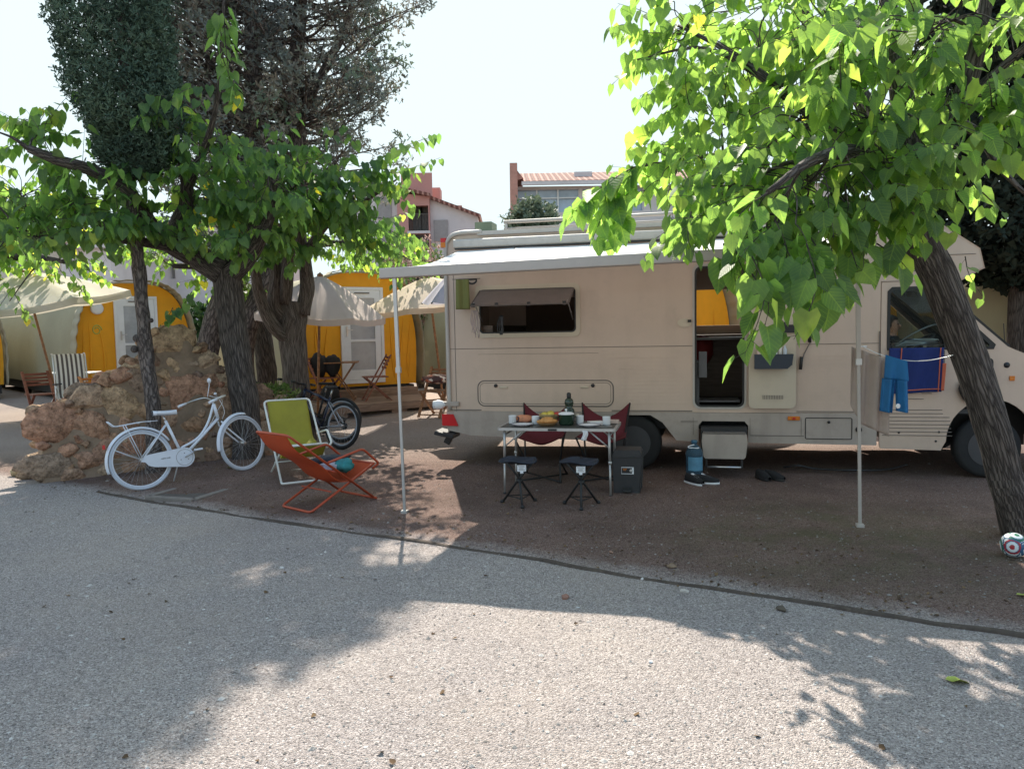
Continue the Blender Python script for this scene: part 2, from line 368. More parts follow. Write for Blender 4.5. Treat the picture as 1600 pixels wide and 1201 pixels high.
def ground_mat():
    m, n, l, p = new_mat('gravel_ground')
    tc = n.new('ShaderNodeTexCoord'); geo = n.new('ShaderNodeNewGeometry')
    P = geo.outputs['Position']
    sp = n.new('ShaderNodeSeparateXYZ'); l.new(P, sp.inputs[0])
    def math(op, a, b=None, c=None):
        x = n.new('ShaderNodeMath'); x.operation = op
        for i, q in enumerate((a, b, c)):
            if q is None: continue
            if isinstance(q, (int, float)): x.inputs[i].default_value = q
            else: l.new(q, x.inputs[i])
        return x.outputs[0]
    def nz(scale, det=6, rough=.6, off=None):
        x = n.new('ShaderNodeTexNoise'); x.inputs['Scale'].default_value = scale; x.inputs['Detail'].default_value = det; x.inputs['Roughness'].default_value = rough
        l.new(P, x.inputs['Vector']); return x.outputs['Fac']
    def mixc(f, a, b):
        x = n.new('ShaderNodeMixRGB')
        if isinstance(f, (int, float)): x.inputs[0].default_value = f
        else: l.new(f, x.inputs[0])
        for i, q in ((1, a), (2, b)):
            if isinstance(q, tuple): x.inputs[i].default_value = (*q, 1)
            else: l.new(q, x.inputs[i])
        return x.outputs[0]
    # pitch side of the kerb: t = y + .583x - 5.66
    t = math('ADD', math('MULTIPLY_ADD', sp.outputs[0], .583, sp.outputs[1]), -5.66)
    t = math('ADD', t, math('ADD', math('MULTIPLY', math('SUBTRACT', nz(1.2), .5), .3), math('MULTIPLY', math('SUBTRACT', nz(9, 8, .8), .5), .45)))
    side = n.new('ShaderNodeMapRange'); side.inputs[1].default_value = -.05; side.inputs[2].default_value = .25; l.new(t, side.inputs[0])
    vo = n.new('ShaderNodeTexVoronoi'); vo.inputs['Scale'].default_value = 120; l.new(P, vo.inputs['Vector'])
    vo2 = n.new('ShaderNodeTexVoronoi'); vo2.inputs['Scale'].default_value = 240; l.new(P, vo2.inputs['Vector'])
    vs = n.new('ShaderNodeSeparateColor'); l.new(vo.outputs['Color'], vs.inputs[0])
    vs2 = n.new('ShaderNodeSeparateColor'); l.new(vo2.outputs['Color'], vs2.inputs[0])
    stone = math('ADD', math('MULTIPLY', vs.outputs[0], .55), math('MULTIPLY', vs2.outputs[0], .45))
    r = ramp(n, [(.0, (.05, .045, .042)), (.3, (.30, .265, .25)), (.55, (.40, .355, .335)), (.8, (.53, .475, .445)), (1, (.85, .80, .76))]); l.new(stone, r.inputs[0])
    # the road: patches swept to sandy fines
    r3 = ramp(n, [(.5, (0, 0, 0)), (.72, (1, 1, 1))]); l.new(nz(.55, 5), r3.inputs[0])
    road = mixc(math('MULTIPLY', r3.outputs[0], .4), r.outputs[0], (.45, .375, .315))
    r4 = ramp(n, [(0, (.045, .032, .026)), (.5, (.225, .145, .122)), (1, (.36, .285, .235))]); l.new(stone, r4.inputs[0])
    r5 = ramp(n, [(.45, (0, 0, 0)), (.62, (1, 1, 1))]); l.new(nz(.9, 7, .7), r5.inputs[0])
    soil = mixc(math('MULTIPLY', r5.outputs[0], .5), r4.outputs[0], (.11, .076, .062))
    # greener, mossy patch near the right pole
    d = math('ADD', math('POWER', math('SUBTRACT', sp.outputs[0], 2.6), 2), math('POWER', math('SUBTRACT', sp.outputs[1], 5.9), 2))
    gm = n.new('ShaderNodeMapRange'); gm.inputs[1].default_value = 2.6; gm.inputs[2].default_value = .2; gm.inputs[3].default_value = 0; gm.inputs[4].default_value = .5; l.new(d, gm.inputs[0])
    r6 = ramp(n, [(.42, (0, 0, 0)), (.6, (1, 1, 1))]); l.new(nz(2.1, 8, .75), r6.inputs[0])
    soil = mixc(math('MULTIPLY', gm.outputs[0], r6.outputs[0]), soil, (.11, .115, .05))
    # farther pitches: paler sand
    far = n.new('ShaderNodeMapRange'); far.inputs[1].default_value = 9.5; far.inputs[2].default_value = 12; l.new(sp.outputs[1], far.inputs[0])
    soil = mixc(math('MULTIPLY', far.outputs[0], .75), soil, mixc(.5, r.outputs[0], (.42, .345, .285)))
    col = mixc(side.outputs[0], road, soil)
    big = ramp(n, [(.3, (.82, .82, .85)), (.7, (1.08, 1.06, 1.03))]); l.new(nz(.35, 4), big.inputs[0])
    mu = n.new('ShaderNodeMixRGB'); mu.blend_type = 'MULTIPLY'; mu.inputs[0].default_value = 1; l.new(col, mu.inputs[1]); l.new(big.outputs[0], mu.inputs[2])
    l.new(mu.outputs[0], p.inputs['Base Color']); p.inputs['Roughness'].default_value = .95; p.inputs['Specular IOR Level'].default_value = .15
    h = math('ADD', math('MULTIPLY', vo.outputs['Distance'], -.6), math('MULTIPLY', vo2.outputs['Distance'], -.35))
    h = math('ADD', h, math('MULTIPLY', nz(14, 8, .7), .8))
    b = n.new('ShaderNodeBump'); b.inputs['Strength'].default_value = .85; b.inputs['Distance'].default_value = .018; l.new(h, b.inputs['Height']); l.new(b.outputs[0], p.inputs['Normal'])
    return m

# ------------------------------------------------------------ ground
def axis_coords(lo, hi, flo, fhi, step):
    out = [flo + i * (fhi - flo) / int((fhi - flo) / step) for i in range(int((fhi - flo) / step) + 1)]
    a = fhi; d = step
    while a < hi: d *= 1.35; a += d; out.append(min(a, hi))
    a = flo; d = step
    while a > lo: d *= 1.35; a -= d; out.insert(0, max(a, lo))
    return out
xs = axis_coords(-260, 260, -8, 7, .055); ys = axis_coords(-60, 420, 1.6, 12, .05)
g = MB(); nx = len(xs)
for y in ys:
    for x in xs: g.v.append((x, y, gz(x, y)))
for j in range(len(ys) - 1):
    for i in range(nx - 1):
        g.face((j * nx + i, j * nx + i + 1, (j + 1) * nx + i + 1, (j + 1) * nx + i), None, 0, True)
g.build('ground', ground_mat(), kind='structure')

# kerb: low concrete edging strip, slightly broken; its brown darkened to hold the shade of the near face
m_kerb = mat('kerb_concrete', (.065, .048, .038), .95, var=.35, scale=9, bump=.8, bscale=45, dirt=.6)
k = MB(); x = -4.62; pts = []
while x < 6.5:
    pts.append(Vector((x, kerb_y(x) + .012 * noise.noise(Vector((x * 2, 0, 0))), 0))); x += .09
prof = [(-.03, -.06), (-.027, .006), (-.016, .018), (.012, .02), (.024, .012), (.03, -.06)]
b0 = 0
for i, p in enumerate(pts):
    tdir = Vector((1, -.583, 0)).normalized(); nrm = Vector((.583, 1, 0)).normalized()
    hh = .6 + .9 * noise.noise(Vector((p.x * 1.7, 3, 0)))
    base = max(gz(p.x, p.y - .06), gz(p.x, p.y + .06)) - .008
    for a, z in prof:
        q = p + nrm * (a + .006 * noise.noise(Vector((p.x * 9, a * 40, z * 30))))
        k.v.append((q.x, q.y, base + (z * hh if z > 0 else z)))
for i in range(len(pts) - 1):
    for j in range(len(prof) - 1):
        a = i * 6 + j; k.face((a, a + 6, a + 7, a + 1), None, 0, True)
k.build('kerb', m_kerb, kind='structure')

# loose stones and dead leaves: nobody could count them
def pebble(mb, c, r, rnd):
    ang = random.random() * 6.28; e = (random.uniform(.7, 1.3), random.uniform(.7, 1.2), random.uniform(.45, .8))
    P = [(1, 0, 0), (.4, .9, .1), (-.7, .6, 0), (-.8, -.5, .1), (.3, -.9, 0), (.1, .1, .9)]
    b = mb.add([Vector(c) + Matrix.Rotation(ang, 3, 'Z') @ Vector((p[0] * e[0] * r, p[1] * e[1] * r, p[2] * e[2] * r)) * random.uniform(.85, 1.15) for p in P])
    for i in range(5): mb.face((b + i, b + (i + 1) % 5, b + 5), None, 0, False, rnd)
mp_ = MB()
for i in range(15000):
    y = 2.3 + 8 * random.random() ** 1.7; x = random.uniform(-.78, .78) * y
    if kerb_y(x) < y: pass
    r = random.choice([.003, .004, .005, .006, .009]) * random.uniform(.7, 1.3)
    if random.random() < .012: r = random.uniform(.012, .022)
    pebble(mp_, (x, y, gz(x, y) + .001), r, max(.01, random.random() * (1 if y < kerb_y(x) else .3)))
mp_.build('loose_gravel', rnd_mat('pebble_stone', [(.16, .14, .125), (.32, .29, .265), (.4, .37, .34), (.55, .52, .49)], bump=.2, bscale=90), kind='stuff')

# ------------------------------------------------------------ foliage helpers
LEAF_T = [(0, 0), (0, .34), (0, .68), (0, 1.04), (.26, -.13), (.44, .16), (.37, .5), (.17, .8), (-.26, -.13), (-.44, .16), (-.37, .5), (-.17, .8)]
LEAF_F = [(0, 4, 5, 1), (1, 5, 6, 2), (2, 6, 7, 3), (0, 1, 9, 8), (1, 2, 10, 9), (2, 3, 11, 10)]
def leaf(mb, p, d, nrm, size, rnd, fold=.25, curl=.18):
    d = d.normalized(); nrm = (nrm - d * nrm.dot(d))
    if nrm.length < 1e-4: nrm = d.orthogonal()
    nrm.normalize(); s = d.cross(nrm)
    w = random.uniform(.85, 1.08); f = fold * random.uniform(.3, 1.5); c = curl * random.uniform(-.3, 1.6); wv = random.uniform(-.07, .07)
    b = len(mb.v)
    for i, (u, v) in enumerate(LEAF_T):
        h = abs(u) * f - c * v * v + (wv if i in (5, 10) else 0)
        mb.v.append(tuple(p + (s * (u * w) + d * v + nrm * h) * size))
    for q in LEAF_F:
        mb.face([b + i for i in q], [LEAF_T[i] for i in q], 0, True, rnd)
def rv(s=1.0):
    return Vector((random.uniform(-1, 1), random.uniform(-1, 1), random.uniform(-1, 1))) * s
def leafy(mbw, mbl, pts, size, spacing=.065, r=.004, yellow=.02, skip=0.0, big_base=True):
    "leaves hanging from a twig that follows pts"
    P = curve_pts(pts, 4); n = len(P)
    mbw.tube(P, [r * (1 - .7 * i / (n - 1)) for i in range(n)], 4, cap=False)
    L = 0; nxt = skip; side = 1; tot = sum((P[i + 1] - P[i]).length for i in range(n - 1))
    for i in range(n - 1):
        seg = P[i + 1] - P[i]; sl_ = seg.length
        while nxt < L + sl_:
            q = P[i] + seg * ((nxt - L) / max(sl_, 1e-6)); t = seg.normalized()
            sd = t.cross(Vector((0, 0, 1)))
            if sd.length < .1: sd = Vector((1, 0, 0))
            sd.normalize(); side = -side
            out = (sd * side * .75 + t * .35 + Vector((0, 0, .1)) + rv(.35)).normalized()
            pet = size * random.uniform(.2, .4)
            q2 = q + out * pet + Vector((0, 0, -pet * .35))
            mbw.tube([q, q2], .0016, 3, cap=False)
            ld = (Vector((0, 0, -1)) * random.uniform(.55, 1.3) + out * random.uniform(.25, .9) + rv(.25)).normalized()
            nr = (out * .6 + Vector((0, 0, 1)) * .7 + rv(.55))
            fr = nxt / max(tot, .01)
            sz = size * random.uniform(.72, 1.15) * (1 - .35 * fr ** 3)
            rn = random.uniform(.05, .8) if random.random() > yellow else 1.0
            leaf(mbl, q2, ld, nr, sz, rn)
            nxt += spacing * random.uniform(.75, 1.4)
        L += sl_
def twig_pts(p, d, L, droop=.5):
    P = [p]; q = p.copy(); dd = d.normalized()
    for i in range(4):
        q = q + dd * (L / 4); P.append(q.copy()); dd = (dd + Vector((0, 0, -droop * .33)) + rv(.16)).normalized()
    return P
def limb_points(limbs):
    out = []
    for pts, rr in limbs:
        P = curve_pts(pts, 5)
        for i, p in enumerate(P):
            t = i / (len(P) - 1) * (len(rr) - 1); k = min(int(t), len(rr) - 2); out.append((p, lerp(rr[k], rr[k + 1], t - k)))
    return out
def build_limbs(mb, limbs, seg=14, nz=.18):
    for pts, rr in limbs:
        P = curve_pts(pts, 5); n = len(P); R = []
        for i in range(n):
            t = i / (n - 1) * (len(rr) - 1); k = min(int(t), len(rr) - 2); R.append(lerp(rr[k], rr[k + 1], t - k))
        mb.tube(P, R, seg, nz=nz)
def broadleaf_tree(name, label, base, trunk, limbs, blobs, strands, size, m_bark, m_leaf, seed, group=None, yellow=.02, seg=20, trunk_noise=.14, spacing=.065):
    "trunk and limbs in world points; blobs = (centre, radii, twig count, droop); strands = explicit leafy twigs"
    random.seed(seed)
    root = empty(name, base, label=label, cat='tree', group=group)
    o = Vector(base); sh = lambda P: [Vector(p) - o for p in P]
    tb = MB()
    for pts, rr in trunk: 
        P = curve_pts(sh(pts), 9); n = len(P); R = []
        for i in range(n):
            t = i / (n - 1) * (len(rr) - 1); k = min(int(t), len(rr) - 2); R.append(lerp(rr[k], rr[k + 1], t - k))
        tb.tube(P, R, seg, nz=trunk_noise)
    tb.build('trunk', m_bark, root)
    lb = MB(); L2 = [(sh(p), r) for p, r in limbs]; build_limbs(lb, L2)
    cand = limb_points(L2) + [(Vector(p) - o, r[-1]) for pts, r in trunk for p in pts[-1:]]
    tw = MB(); lf = MB()
    for c, rad, n, droop in blobs:
        c = Vector(c) - o
        near, nr = min(cand, key=lambda q: (q[0] - c).length + (.6 if q[0].z > c.z + .5 else 0))
        mid = (near + c) / 2 + Vector((0, 0, .12 * (c - near).length)) + rv(.08)
        r0 = min(nr * .6, .008 + .012 * (c - near).length)
        path = curve_pts([near, mid, c], 4); lb.tube(path, [lerp(r0, .007, i / (len(path) - 1)) for i in range(len(path))], 6, nz=.1)
        outd = (c - near); outd.z *= .4
        for k in range(n):
            while True:
                u = rv()
                if u.length < 1: break
            s = c + Vector((u.x * rad[0], u.y * rad[1], u.z * rad[2]))
            a = path[random.randrange(len(path) // 2, len(path))]
            lb.tube(curve_pts([a, (a + s) / 2 + rv(.05) + Vector((0, 0, .04)), s], 3), .0045, 4, cap=False)
            d = (u * .9 + outd.normalized() * .5 + rv(.5)); d.z = d.z * .5 + random.uniform(-.25, .35)
            leafy(tw, lf, twig_pts(s, d, random.uniform(.28, .55), droop), size, spacing, yellow=yellow)
    for pts, sz, rr in strands:
        leafy(tw, lf, sh(pts), sz, spacing * .95, rr, yellow, skip=.02)
    lb.build('branches', m_bark, root)
    tw.build('twigs', m_bark, root)
    lf.build('foliage', m_leaf, root)
    return root
def B(px, py, y, rx, ry, rd, n, droop=.5):
    s = y / FPX; return (at(px, py, y), (rx * s, rd, ry * s), n, droop)
def S(pp, size, r=.005):
    return ([at(*p) for p in pp], size, r)
def tuft(mb, p, r, n, rnd, w=.28, bias=None):
    for i in range(n):
        d = rv()
        if bias is not None: d = d + bias
        if d.length < .05: continue
        d.normalize(); s = d.cross(rv()).normalized() * (r * w); a = p + d * (r * random.uniform(-.2, .3)); e = a + d * r * random.uniform(.6, 1.1)
        b = mb.add((a - s * .4, a + s * .4, e + s, e - s)); mb.face((b, b + 1, b + 2, b + 3), None, 0, False, rnd)

m_bark1 = bark_mat('mulberry_bark', (.028, .023, .022), (.17, .145, .13), su=30, sv=2.6)
m_bark2 = bark_mat('pale_mulberry_bark', (.05, .038, .032), (.27, .22, .19), su=40, sv=2.0)
m_bark3 = bark_mat('cypress_bark', (.035, .028, .027), (.20, .165, .15), su=16, sv=4, bump=.6)
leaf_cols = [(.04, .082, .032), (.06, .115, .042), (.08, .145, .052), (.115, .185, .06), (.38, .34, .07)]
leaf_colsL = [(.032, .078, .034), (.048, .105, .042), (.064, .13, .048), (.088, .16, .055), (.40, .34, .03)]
m_leafR = leaf_mat('mulberry_leaf', leaf_cols, trans=.55, tcol=(4.6, 4.6, 1.9))
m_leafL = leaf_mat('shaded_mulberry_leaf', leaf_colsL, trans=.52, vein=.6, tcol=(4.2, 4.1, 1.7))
m_cyp = rnd_mat('cypress_needles', [(.045, .08, .06), (.075, .12, .085), (.10, .15, .10)], .8, bump=0, scale=3, var=.3, trans=.12)
m_con = rnd_mat('hazy_conifer_needles', [(.18, .20, .195), (.20, .235, .21), (.26, .22, .18), (.18, .24, .18)], .85, bump=0, scale=2, var=.3, trans=.3)  # pale grey tone: lens haze over this tree put into the needle colours
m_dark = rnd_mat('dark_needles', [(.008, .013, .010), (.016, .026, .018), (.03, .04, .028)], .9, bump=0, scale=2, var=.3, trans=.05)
m_olive = rnd_mat('olive_leaf', [(.09, .12, .08), (.13, .17, .11), (.2, .24, .17)], .6, bump=0, scale=3, var=.2, trans=.25)
m_flower = rnd_mat('flowering_shrub_leaf', [(.10, .17, .05), (.18, .26, .08), (.45, .28, .26), (.6, .45, .42)], .6, bump=0, scale=3, var=.2, trans=.35)

# ------------------------------------------------------------ right leaning mulberry
tb0 = Vector((3.98, 5.86, gz(3.98, 5.86)))
broadleaf_tree('mulberry_tree', 'leaning mulberry tree with dark furrowed trunk in front of the motorhome cab', tb0,
    [([tb0 + Vector((.05, .02, -.15)), tb0, at(1570, 740, 5.84), at(1543, 640, 5.8), at(1508, 540, 5.76), at(1468, 435, 5.7), at(1425, 345, 5.62), at(1400, 285, 5.55)],
      [.18, .145, .125, .12, .12, .122, .13, .13])],
    [([at(1405, 300, 5.56), at(1370, 240, 5.5), at(1290, 190, 5.7), at(1180, 110, 6.2), at(1120, 70, 6.5), at(1060, 40, 6.8)], [.12, .09, .06, .035, .02, .012]),
     ([at(1410, 300, 5.56), at(1460, 220, 5.5), at(1500, 160, 5.4), at(1530, 60, 5.3), at(1550, -60, 5.2)], [.13, .10, .075, .05, .03]),
     ([at(1500, 170, 5.4), at(1560, 110, 5.3), at(1640, 40, 5.1)], [.06, .03, .02]),
     ([at(1490, 190, 5.4), at(1530, 210, 5.5), at(1560, 260, 5.5), at(1610, 310, 5.5)], [.05, .03, .022, .012]),
     ([at(1400, 290, 5.55), at(1340, 240, 5.0), at(1270, 250, 4.5), at(1200, 300, 4.2)], [.10, .05, .03, .015]),
     ([at(1400, 290, 5.55), at(1350, 160, 6.2), at(1290, 60, 6.8), at(1200, -40, 7.3)], [.11, .07, .045, .02]),
     ([at(1430, 260, 5.5), at(1400, 100, 5.8), at(1380, -60, 6.1), at(1360, -200, 6.4)], [.10, .07, .05, .03]),
     ([at(1290, 190, 5.7), at(1180, 230, 6.3), at(1060, 250, 6.9), at(985, 262, 7.0)], [.05, .025, .014, .008]),
     ([at(1200, 125, 6.1), at(1100, 75, 6.6), at(985, 95, 6.8)], [.03, .014, .006])],
    [B(1080, 60, 6.8, 80, 60, .5, 20), B(1190, 80, 6.2, 100, 80, .6, 26), B(1320, 50, 5.4, 110, 70, .6, 24), B(1450, 50, 5.1, 90, 60, .6, 16), B(1570, 50, 5.4, 60, 60, .5, 9),
     B(1120, 190, 6.6, 85, 55, .5, 24), B(1240, 190, 5.6, 100, 70, .6, 26), B(1370, 190, 5.0, 100, 70, .6, 24), B(1470, 170, 5.1, 55, 60, .4, 12),
     B(1050, 265, 6.8, 45, 40, .4, 11), B(1150, 300, 6.0, 75, 45, .4, 20), B(1250, 295, 4.9, 85, 50, .5, 26), B(1350, 285, 5.0, 75, 45, .4, 22),
     B(1130, 340, 5.4, 50, 28, .3, 12), B(1215, 350, 4.7, 50, 28, .3, 12), B(1300, 352, 5.0, 50, 24, .3, 11), B(1380, 320, 5.1, 35, 30, .3, 7),
     B(1520, 260, 5.2, 45, 25, .3, 5), B(1300, 120, 6.9, 140, 100, .7, 14), B(1200, 10, 7.2, 130, 80, .7, 14), B(1400, -120, 6.0, 160, 100, 1.0, 12), B(1600, -60, 5.2, 120, 100, .8, 10),
     B(1180, -100, 6.8, 140, 90, .8, 10), B(1330, -60, 7.6, 160, 100, 1.0, 12), B(1560, 180, 4.9, 35, 40, .3, 5)],
    [S([(1060, 252, 6.9), (1000, 258, 7.0), (955, 285, 7.0), (943, 330, 7.0), (925, 375, 6.95)], .23, .008), S([(955, 300, 7.0), (970, 340, 7.0), (955, 380, 7.0)], .23),
     S([(965, 280, 7.0), (915, 310, 7.0), (890, 345, 6.95)], .23, .006), S([(990, 262, 7.1), (965, 320, 7.1), (950, 370, 7.0)], .23),
     S([(955, 285, 7.05), (925, 300, 7.05), (900, 330, 7.0)], .22), S([(1080, 330, 4.8), (1075, 370, 4.75), (1085, 400, 4.7)], .16),
     S([(1175, 400, 4.3), (1195, 450, 4.2), (1185, 500, 4.15), (1163, 555, 4.1)], .19, .005),
     S([(1170, 420, 4.3), (1200, 470, 4.3), (1195, 510, 4.25)], .18), S([(1260, 380, 4.3), (1275, 440, 4.2), (1262, 490, 4.2), (1240, 530, 4.15)], .19),
     S([(1225, 380, 4.4), (1245, 430, 4.3), (1240, 490, 4.3)], .18), S([(1300, 390, 4.4), (1290, 430, 4.4), (1285, 470, 4.3)], .18),
     S([(1370, 380, 5.0), (1400, 400, 4.95), (1422, 425, 4.9)], .17), S([(1330, 390, 4.6), (1340, 420, 4.6)], .19), S([(1395, 370, 4.9), (1385, 410, 4.9)], .17),
     S([(1100, 75, 6.8), (1040, 60, 6.8), (985, 85, 6.8)], .20, .006), S([(1080, 150, 6.9), (1020, 190, 6.9), (990, 205, 6.9)], .20), S([(1080, 60, 6.8), (1010, 20, 6.8), (965, 5, 6.8)], .20),
     S([(1100, 120, 6.8), (1040, 130, 6.8), (1000, 150, 6.8)], .20), S([(1090, 230, 7.0), (1030, 225, 7.0), (990, 225, 7.0)], .19),
     S([(1535, 300, 5.2), (1565, 330, 5.2), (1575, 345, 5.2)], .08), S([(1508, 400, 6.0), (1515, 430, 6.0), (1540, 470, 6.0)], .10), S([(1545, 120, 5.1), (1590, 100, 5.0)], .13),
     S([(1130, 380, 4.6), (1140, 410, 4.5), (1150, 440, 4.5)], .18), S([(1260, 360, 4.5), (1290, 410, 4.4), (1300, 450, 4.4), (1290, 480, 4.4)], .19), S([(1210, 340, 4.5), (1230, 390, 4.4), (1220, 430, 4.4), (1225, 470, 4.4)], .19), S([(1310, 340, 4.7), (1345, 380, 4.7), (1350, 430, 4.7)], .18), S([(1160, 350, 4.5), (1150, 390, 4.4), (1165, 430, 4.4)], .18), S([(1420, 50, 4.3), (1300, 40, 4.2), (1240, 60, 4.1)], .17), S([(1200, 300, 4.2), (1160, 330, 4.1), (1140, 370, 4.1)], .17)],
    .142, m_bark1, m_leafR, 11, yellow=.002, seg=28, spacing=.058)

# ------------------------------------------------------------ left: dark mulberry in front, pale forked mulberry behind
b1 = Vector((-3.52, 10.0, gz(-3.52, 10)))
broadleaf_tree('mulberry_tree', 'dark stout mulberry tree growing behind the stone wall, white bicycle parked at its foot', b1,
    [([b1 + Vector((.05, 0, -.2)), b1, at(385, 650, 10.0), at(372, 560, 10.0), at(360, 480, 10.0), at(352, 420, 9.95)], [.26, .21, .185, .178, .18, .18])],
    [([at(350, 425, 9.95), at(310, 400, 9.9), at(280, 365, 9.8), at(292, 310, 9.7), at(285, 250, 9.6), at(255, 215, 9.4), at(240, 170, 9.2)], [.19, .16, .13, .085, .07, .05, .03]),
     ([at(300, 400, 9.9), at(250, 370, 9.6), at(200, 300, 9.2), at(150, 268, 9.0), at(90, 250, 8.8), at(45, 232, 8.7)], [.13, .10, .085, .075, .06, .045]),
     ([at(48, 235, 8.7), at(20, 215, 8.6), at(-20, 200, 8.5)], [.03, .015, .006]),
     ([at(270, 385, 9.7), at(200, 375, 9.3), at(120, 368, 9.0), at(40, 372, 8.8)], [.08, .05, .035, .02]),
     ([at(355, 430, 9.95), at(390, 400, 9.8), at(420, 340, 9.6), at(430, 270, 9.4)], [.15, .10, .07, .04]),
     ([at(290, 300, 9.7), at(330, 200, 9.2), at(345, 100, 8.8), at(350, 0, 8.5)], [.06, .035, .02, .012])],
    [B(70, 220, 9.2, 45, 40, .4, 16), B(30, 300, 9.3, 60, 45, .5, 26), B(110, 320, 9.2, 70, 40, .5, 28), B(60, 360, 8.8, 70, 24, .4, 18), B(160, 350, 8.9, 65, 22, .4, 18),
     B(215, 330, 9.2, 45, 45, .4, 16), B(250, 365, 9.2, 45, 22, .4, 10), B(280, 200, 9.2, 45, 35, .4, 14), B(300, 280, 9.6, 50, 40, .5, 16), B(340, 330, 9.7, 60, 40, .5, 24),
     B(395, 355, 9.4, 45, 35, .4, 18), B(420, 290, 9.2, 50, 35, .5, 14), B(130, 260, 9.0, 60, 25, .3, 10), B(-60, 300, 9, 70, 90, .8, 26), B(0, 385, 8.6, 40, 16, .3, 5),
     B(350, 250, 9.3, 50, 40, .4, 12)],
    [S([(350, 10, 8.4), (352, 60, 8.3), (358, 120, 8.3), (365, 165, 8.3)], .19, .006), S([(345, 20, 8.5), (340, 70, 8.4), (350, 110, 8.4)], .17), S([(348, 90, 8.3), (362, 130, 8.3), (372, 160, 8.3)], .17), S([(260, 150, 8.8), (235, 150, 8.7), (215, 165, 8.6)], .17),
     S([(330, 130, 8.9), (290, 140, 8.7), (262, 160, 8.6)], .17), S([(80, 240, 8.8), (60, 200, 8.7), (40, 170, 8.7)], .15), S([(270, 480, 9.4), (265, 490, 9.3), (255, 505, 9.3)], .13), S([(300, 455, 9.5), (280, 485, 9.4), (262, 500, 9.3)], .12)],
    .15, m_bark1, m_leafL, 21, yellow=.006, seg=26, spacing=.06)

b2 = Vector((-3.3, 11.75, gz(-3.3, 11.75)))
broadleaf_tree('mulberry_tree', 'pale forked mulberry tree with shredded bark behind the mountain bikes', b2,
    [([b2 + Vector((0, 0, -.2)), b2, at(464, 620, 11.75), at(460, 550, 11.75), at(457, 500, 11.75), at(460, 470, 11.75)], [.30, .235, .20, .20, .22, .20])],
    [([at(448, 500, 11.7), at(430, 475, 11.6), at(432, 430, 11.5), at(425, 380, 11.3), at(405, 330, 11)], [.12, .11, .10, .075, .05]),
     ([at(472, 490, 11.7), at(480, 450, 11.7), at(476, 405, 11.6), at(470, 360, 11.4), at(480, 300, 11.2)], [.12, .11, .09, .065, .045]),
     ([at(452, 530, 11.7), at(425, 505, 11.5), at(405, 460, 11.3), at(398, 410, 11.1)], [.12, .10, .085, .06]),
     ([at(476, 400, 11.6), at(510, 350, 11.2), at(560, 320, 10.8), at(620, 280, 10.4)], [.08, .06, .035, .012]),
     ([at(445, 470, 11.6), at(450, 420, 11.4), at(455, 370, 11.2)], [.10, .09, .06])],
    [B(455, 300, 10.4, 60, 40, .6, 26), B(520, 300, 10.4, 60, 35, .5, 24), B(480, 360, 10.6, 55, 32, .5, 22), B(545, 350, 11, 55, 30, .5, 20), B(430, 380, 10.6, 50, 25, .4, 16),
     B(500, 240, 10.5, 50, 25, .4, 10), B(580, 305, 10.6, 40, 22, .4, 10), B(440, 250, 10.4, 50, 35, .4, 12), B(580, 370, 11.6, 50, 22, .4, 12)],
    [S([(560, 260, 10.2), (600, 245, 10.1), (640, 225, 10.0), (680, 212, 9.9)], .18, .007), S([(580, 262, 10.2), (630, 265, 10.1), (690, 245, 10.0)], .15), S([(600, 268, 10.2), (620, 270, 10.1), (640, 262, 10.1)], .15),
     S([(540, 270, 10.2), (590, 270, 10.2), (620, 300, 10.2)], .17), S([(560, 230, 10.3), (540, 200, 10.3), (535, 190, 10.3)], .16), S([(640, 425, 11.5), (630, 435, 11.4), (615, 445, 11.3)], .13)],
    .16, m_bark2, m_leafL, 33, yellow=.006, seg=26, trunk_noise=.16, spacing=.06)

# mulberries of the pitches behind: sunlit canopy over the cabins
b3 = Vector((-4.6, 14.1, gz(-4.6, 14.1)))
broadleaf_tree('mulberry_tree', 'dark slanting tree trunk with bright sunlit leaves between the two orange cabin fronts', b3,
    [([b3 + Vector((0, 0, -.2)), b3, at(418, 600, 14.1), at(410, 520, 14.1), at(400, 460, 14.0)], [.26, .22, .19, .17, .15])],
    [([at(400, 465, 14), at(340, 420, 13.6), at(270, 415, 13.2)], [.12, .08, .04]), ([at(400, 465, 14), at(420, 400, 13.8), at(520, 380, 13.4), at(600, 385, 13.2)], [.12, .09, .05, .03])],
    [B(250, 398, 13.0, 50, 20, .5, 16), B(350, 440, 13.4, 40, 30, .5, 16), B(300, 390, 13.2, 80, 30, .6, 26), B(540, 372, 13.4, 60, 26, .5, 24), B(600, 395, 13.6, 55, 20, .5, 16), B(470, 385, 13.6, 45, 22, .5, 12), B(400, 440, 13.5, 50, 30, .5, 16), B(640, 405, 13.8, 35, 12, .4, 7), B(370, 330, 14, 120, 50, .8, 30)],
    [], .135, m_bark1, m_leafR, 41, yellow=.02, spacing=.06)
b4 = Vector((-11.6, 14.4, gz(-11.6, 14.4)))
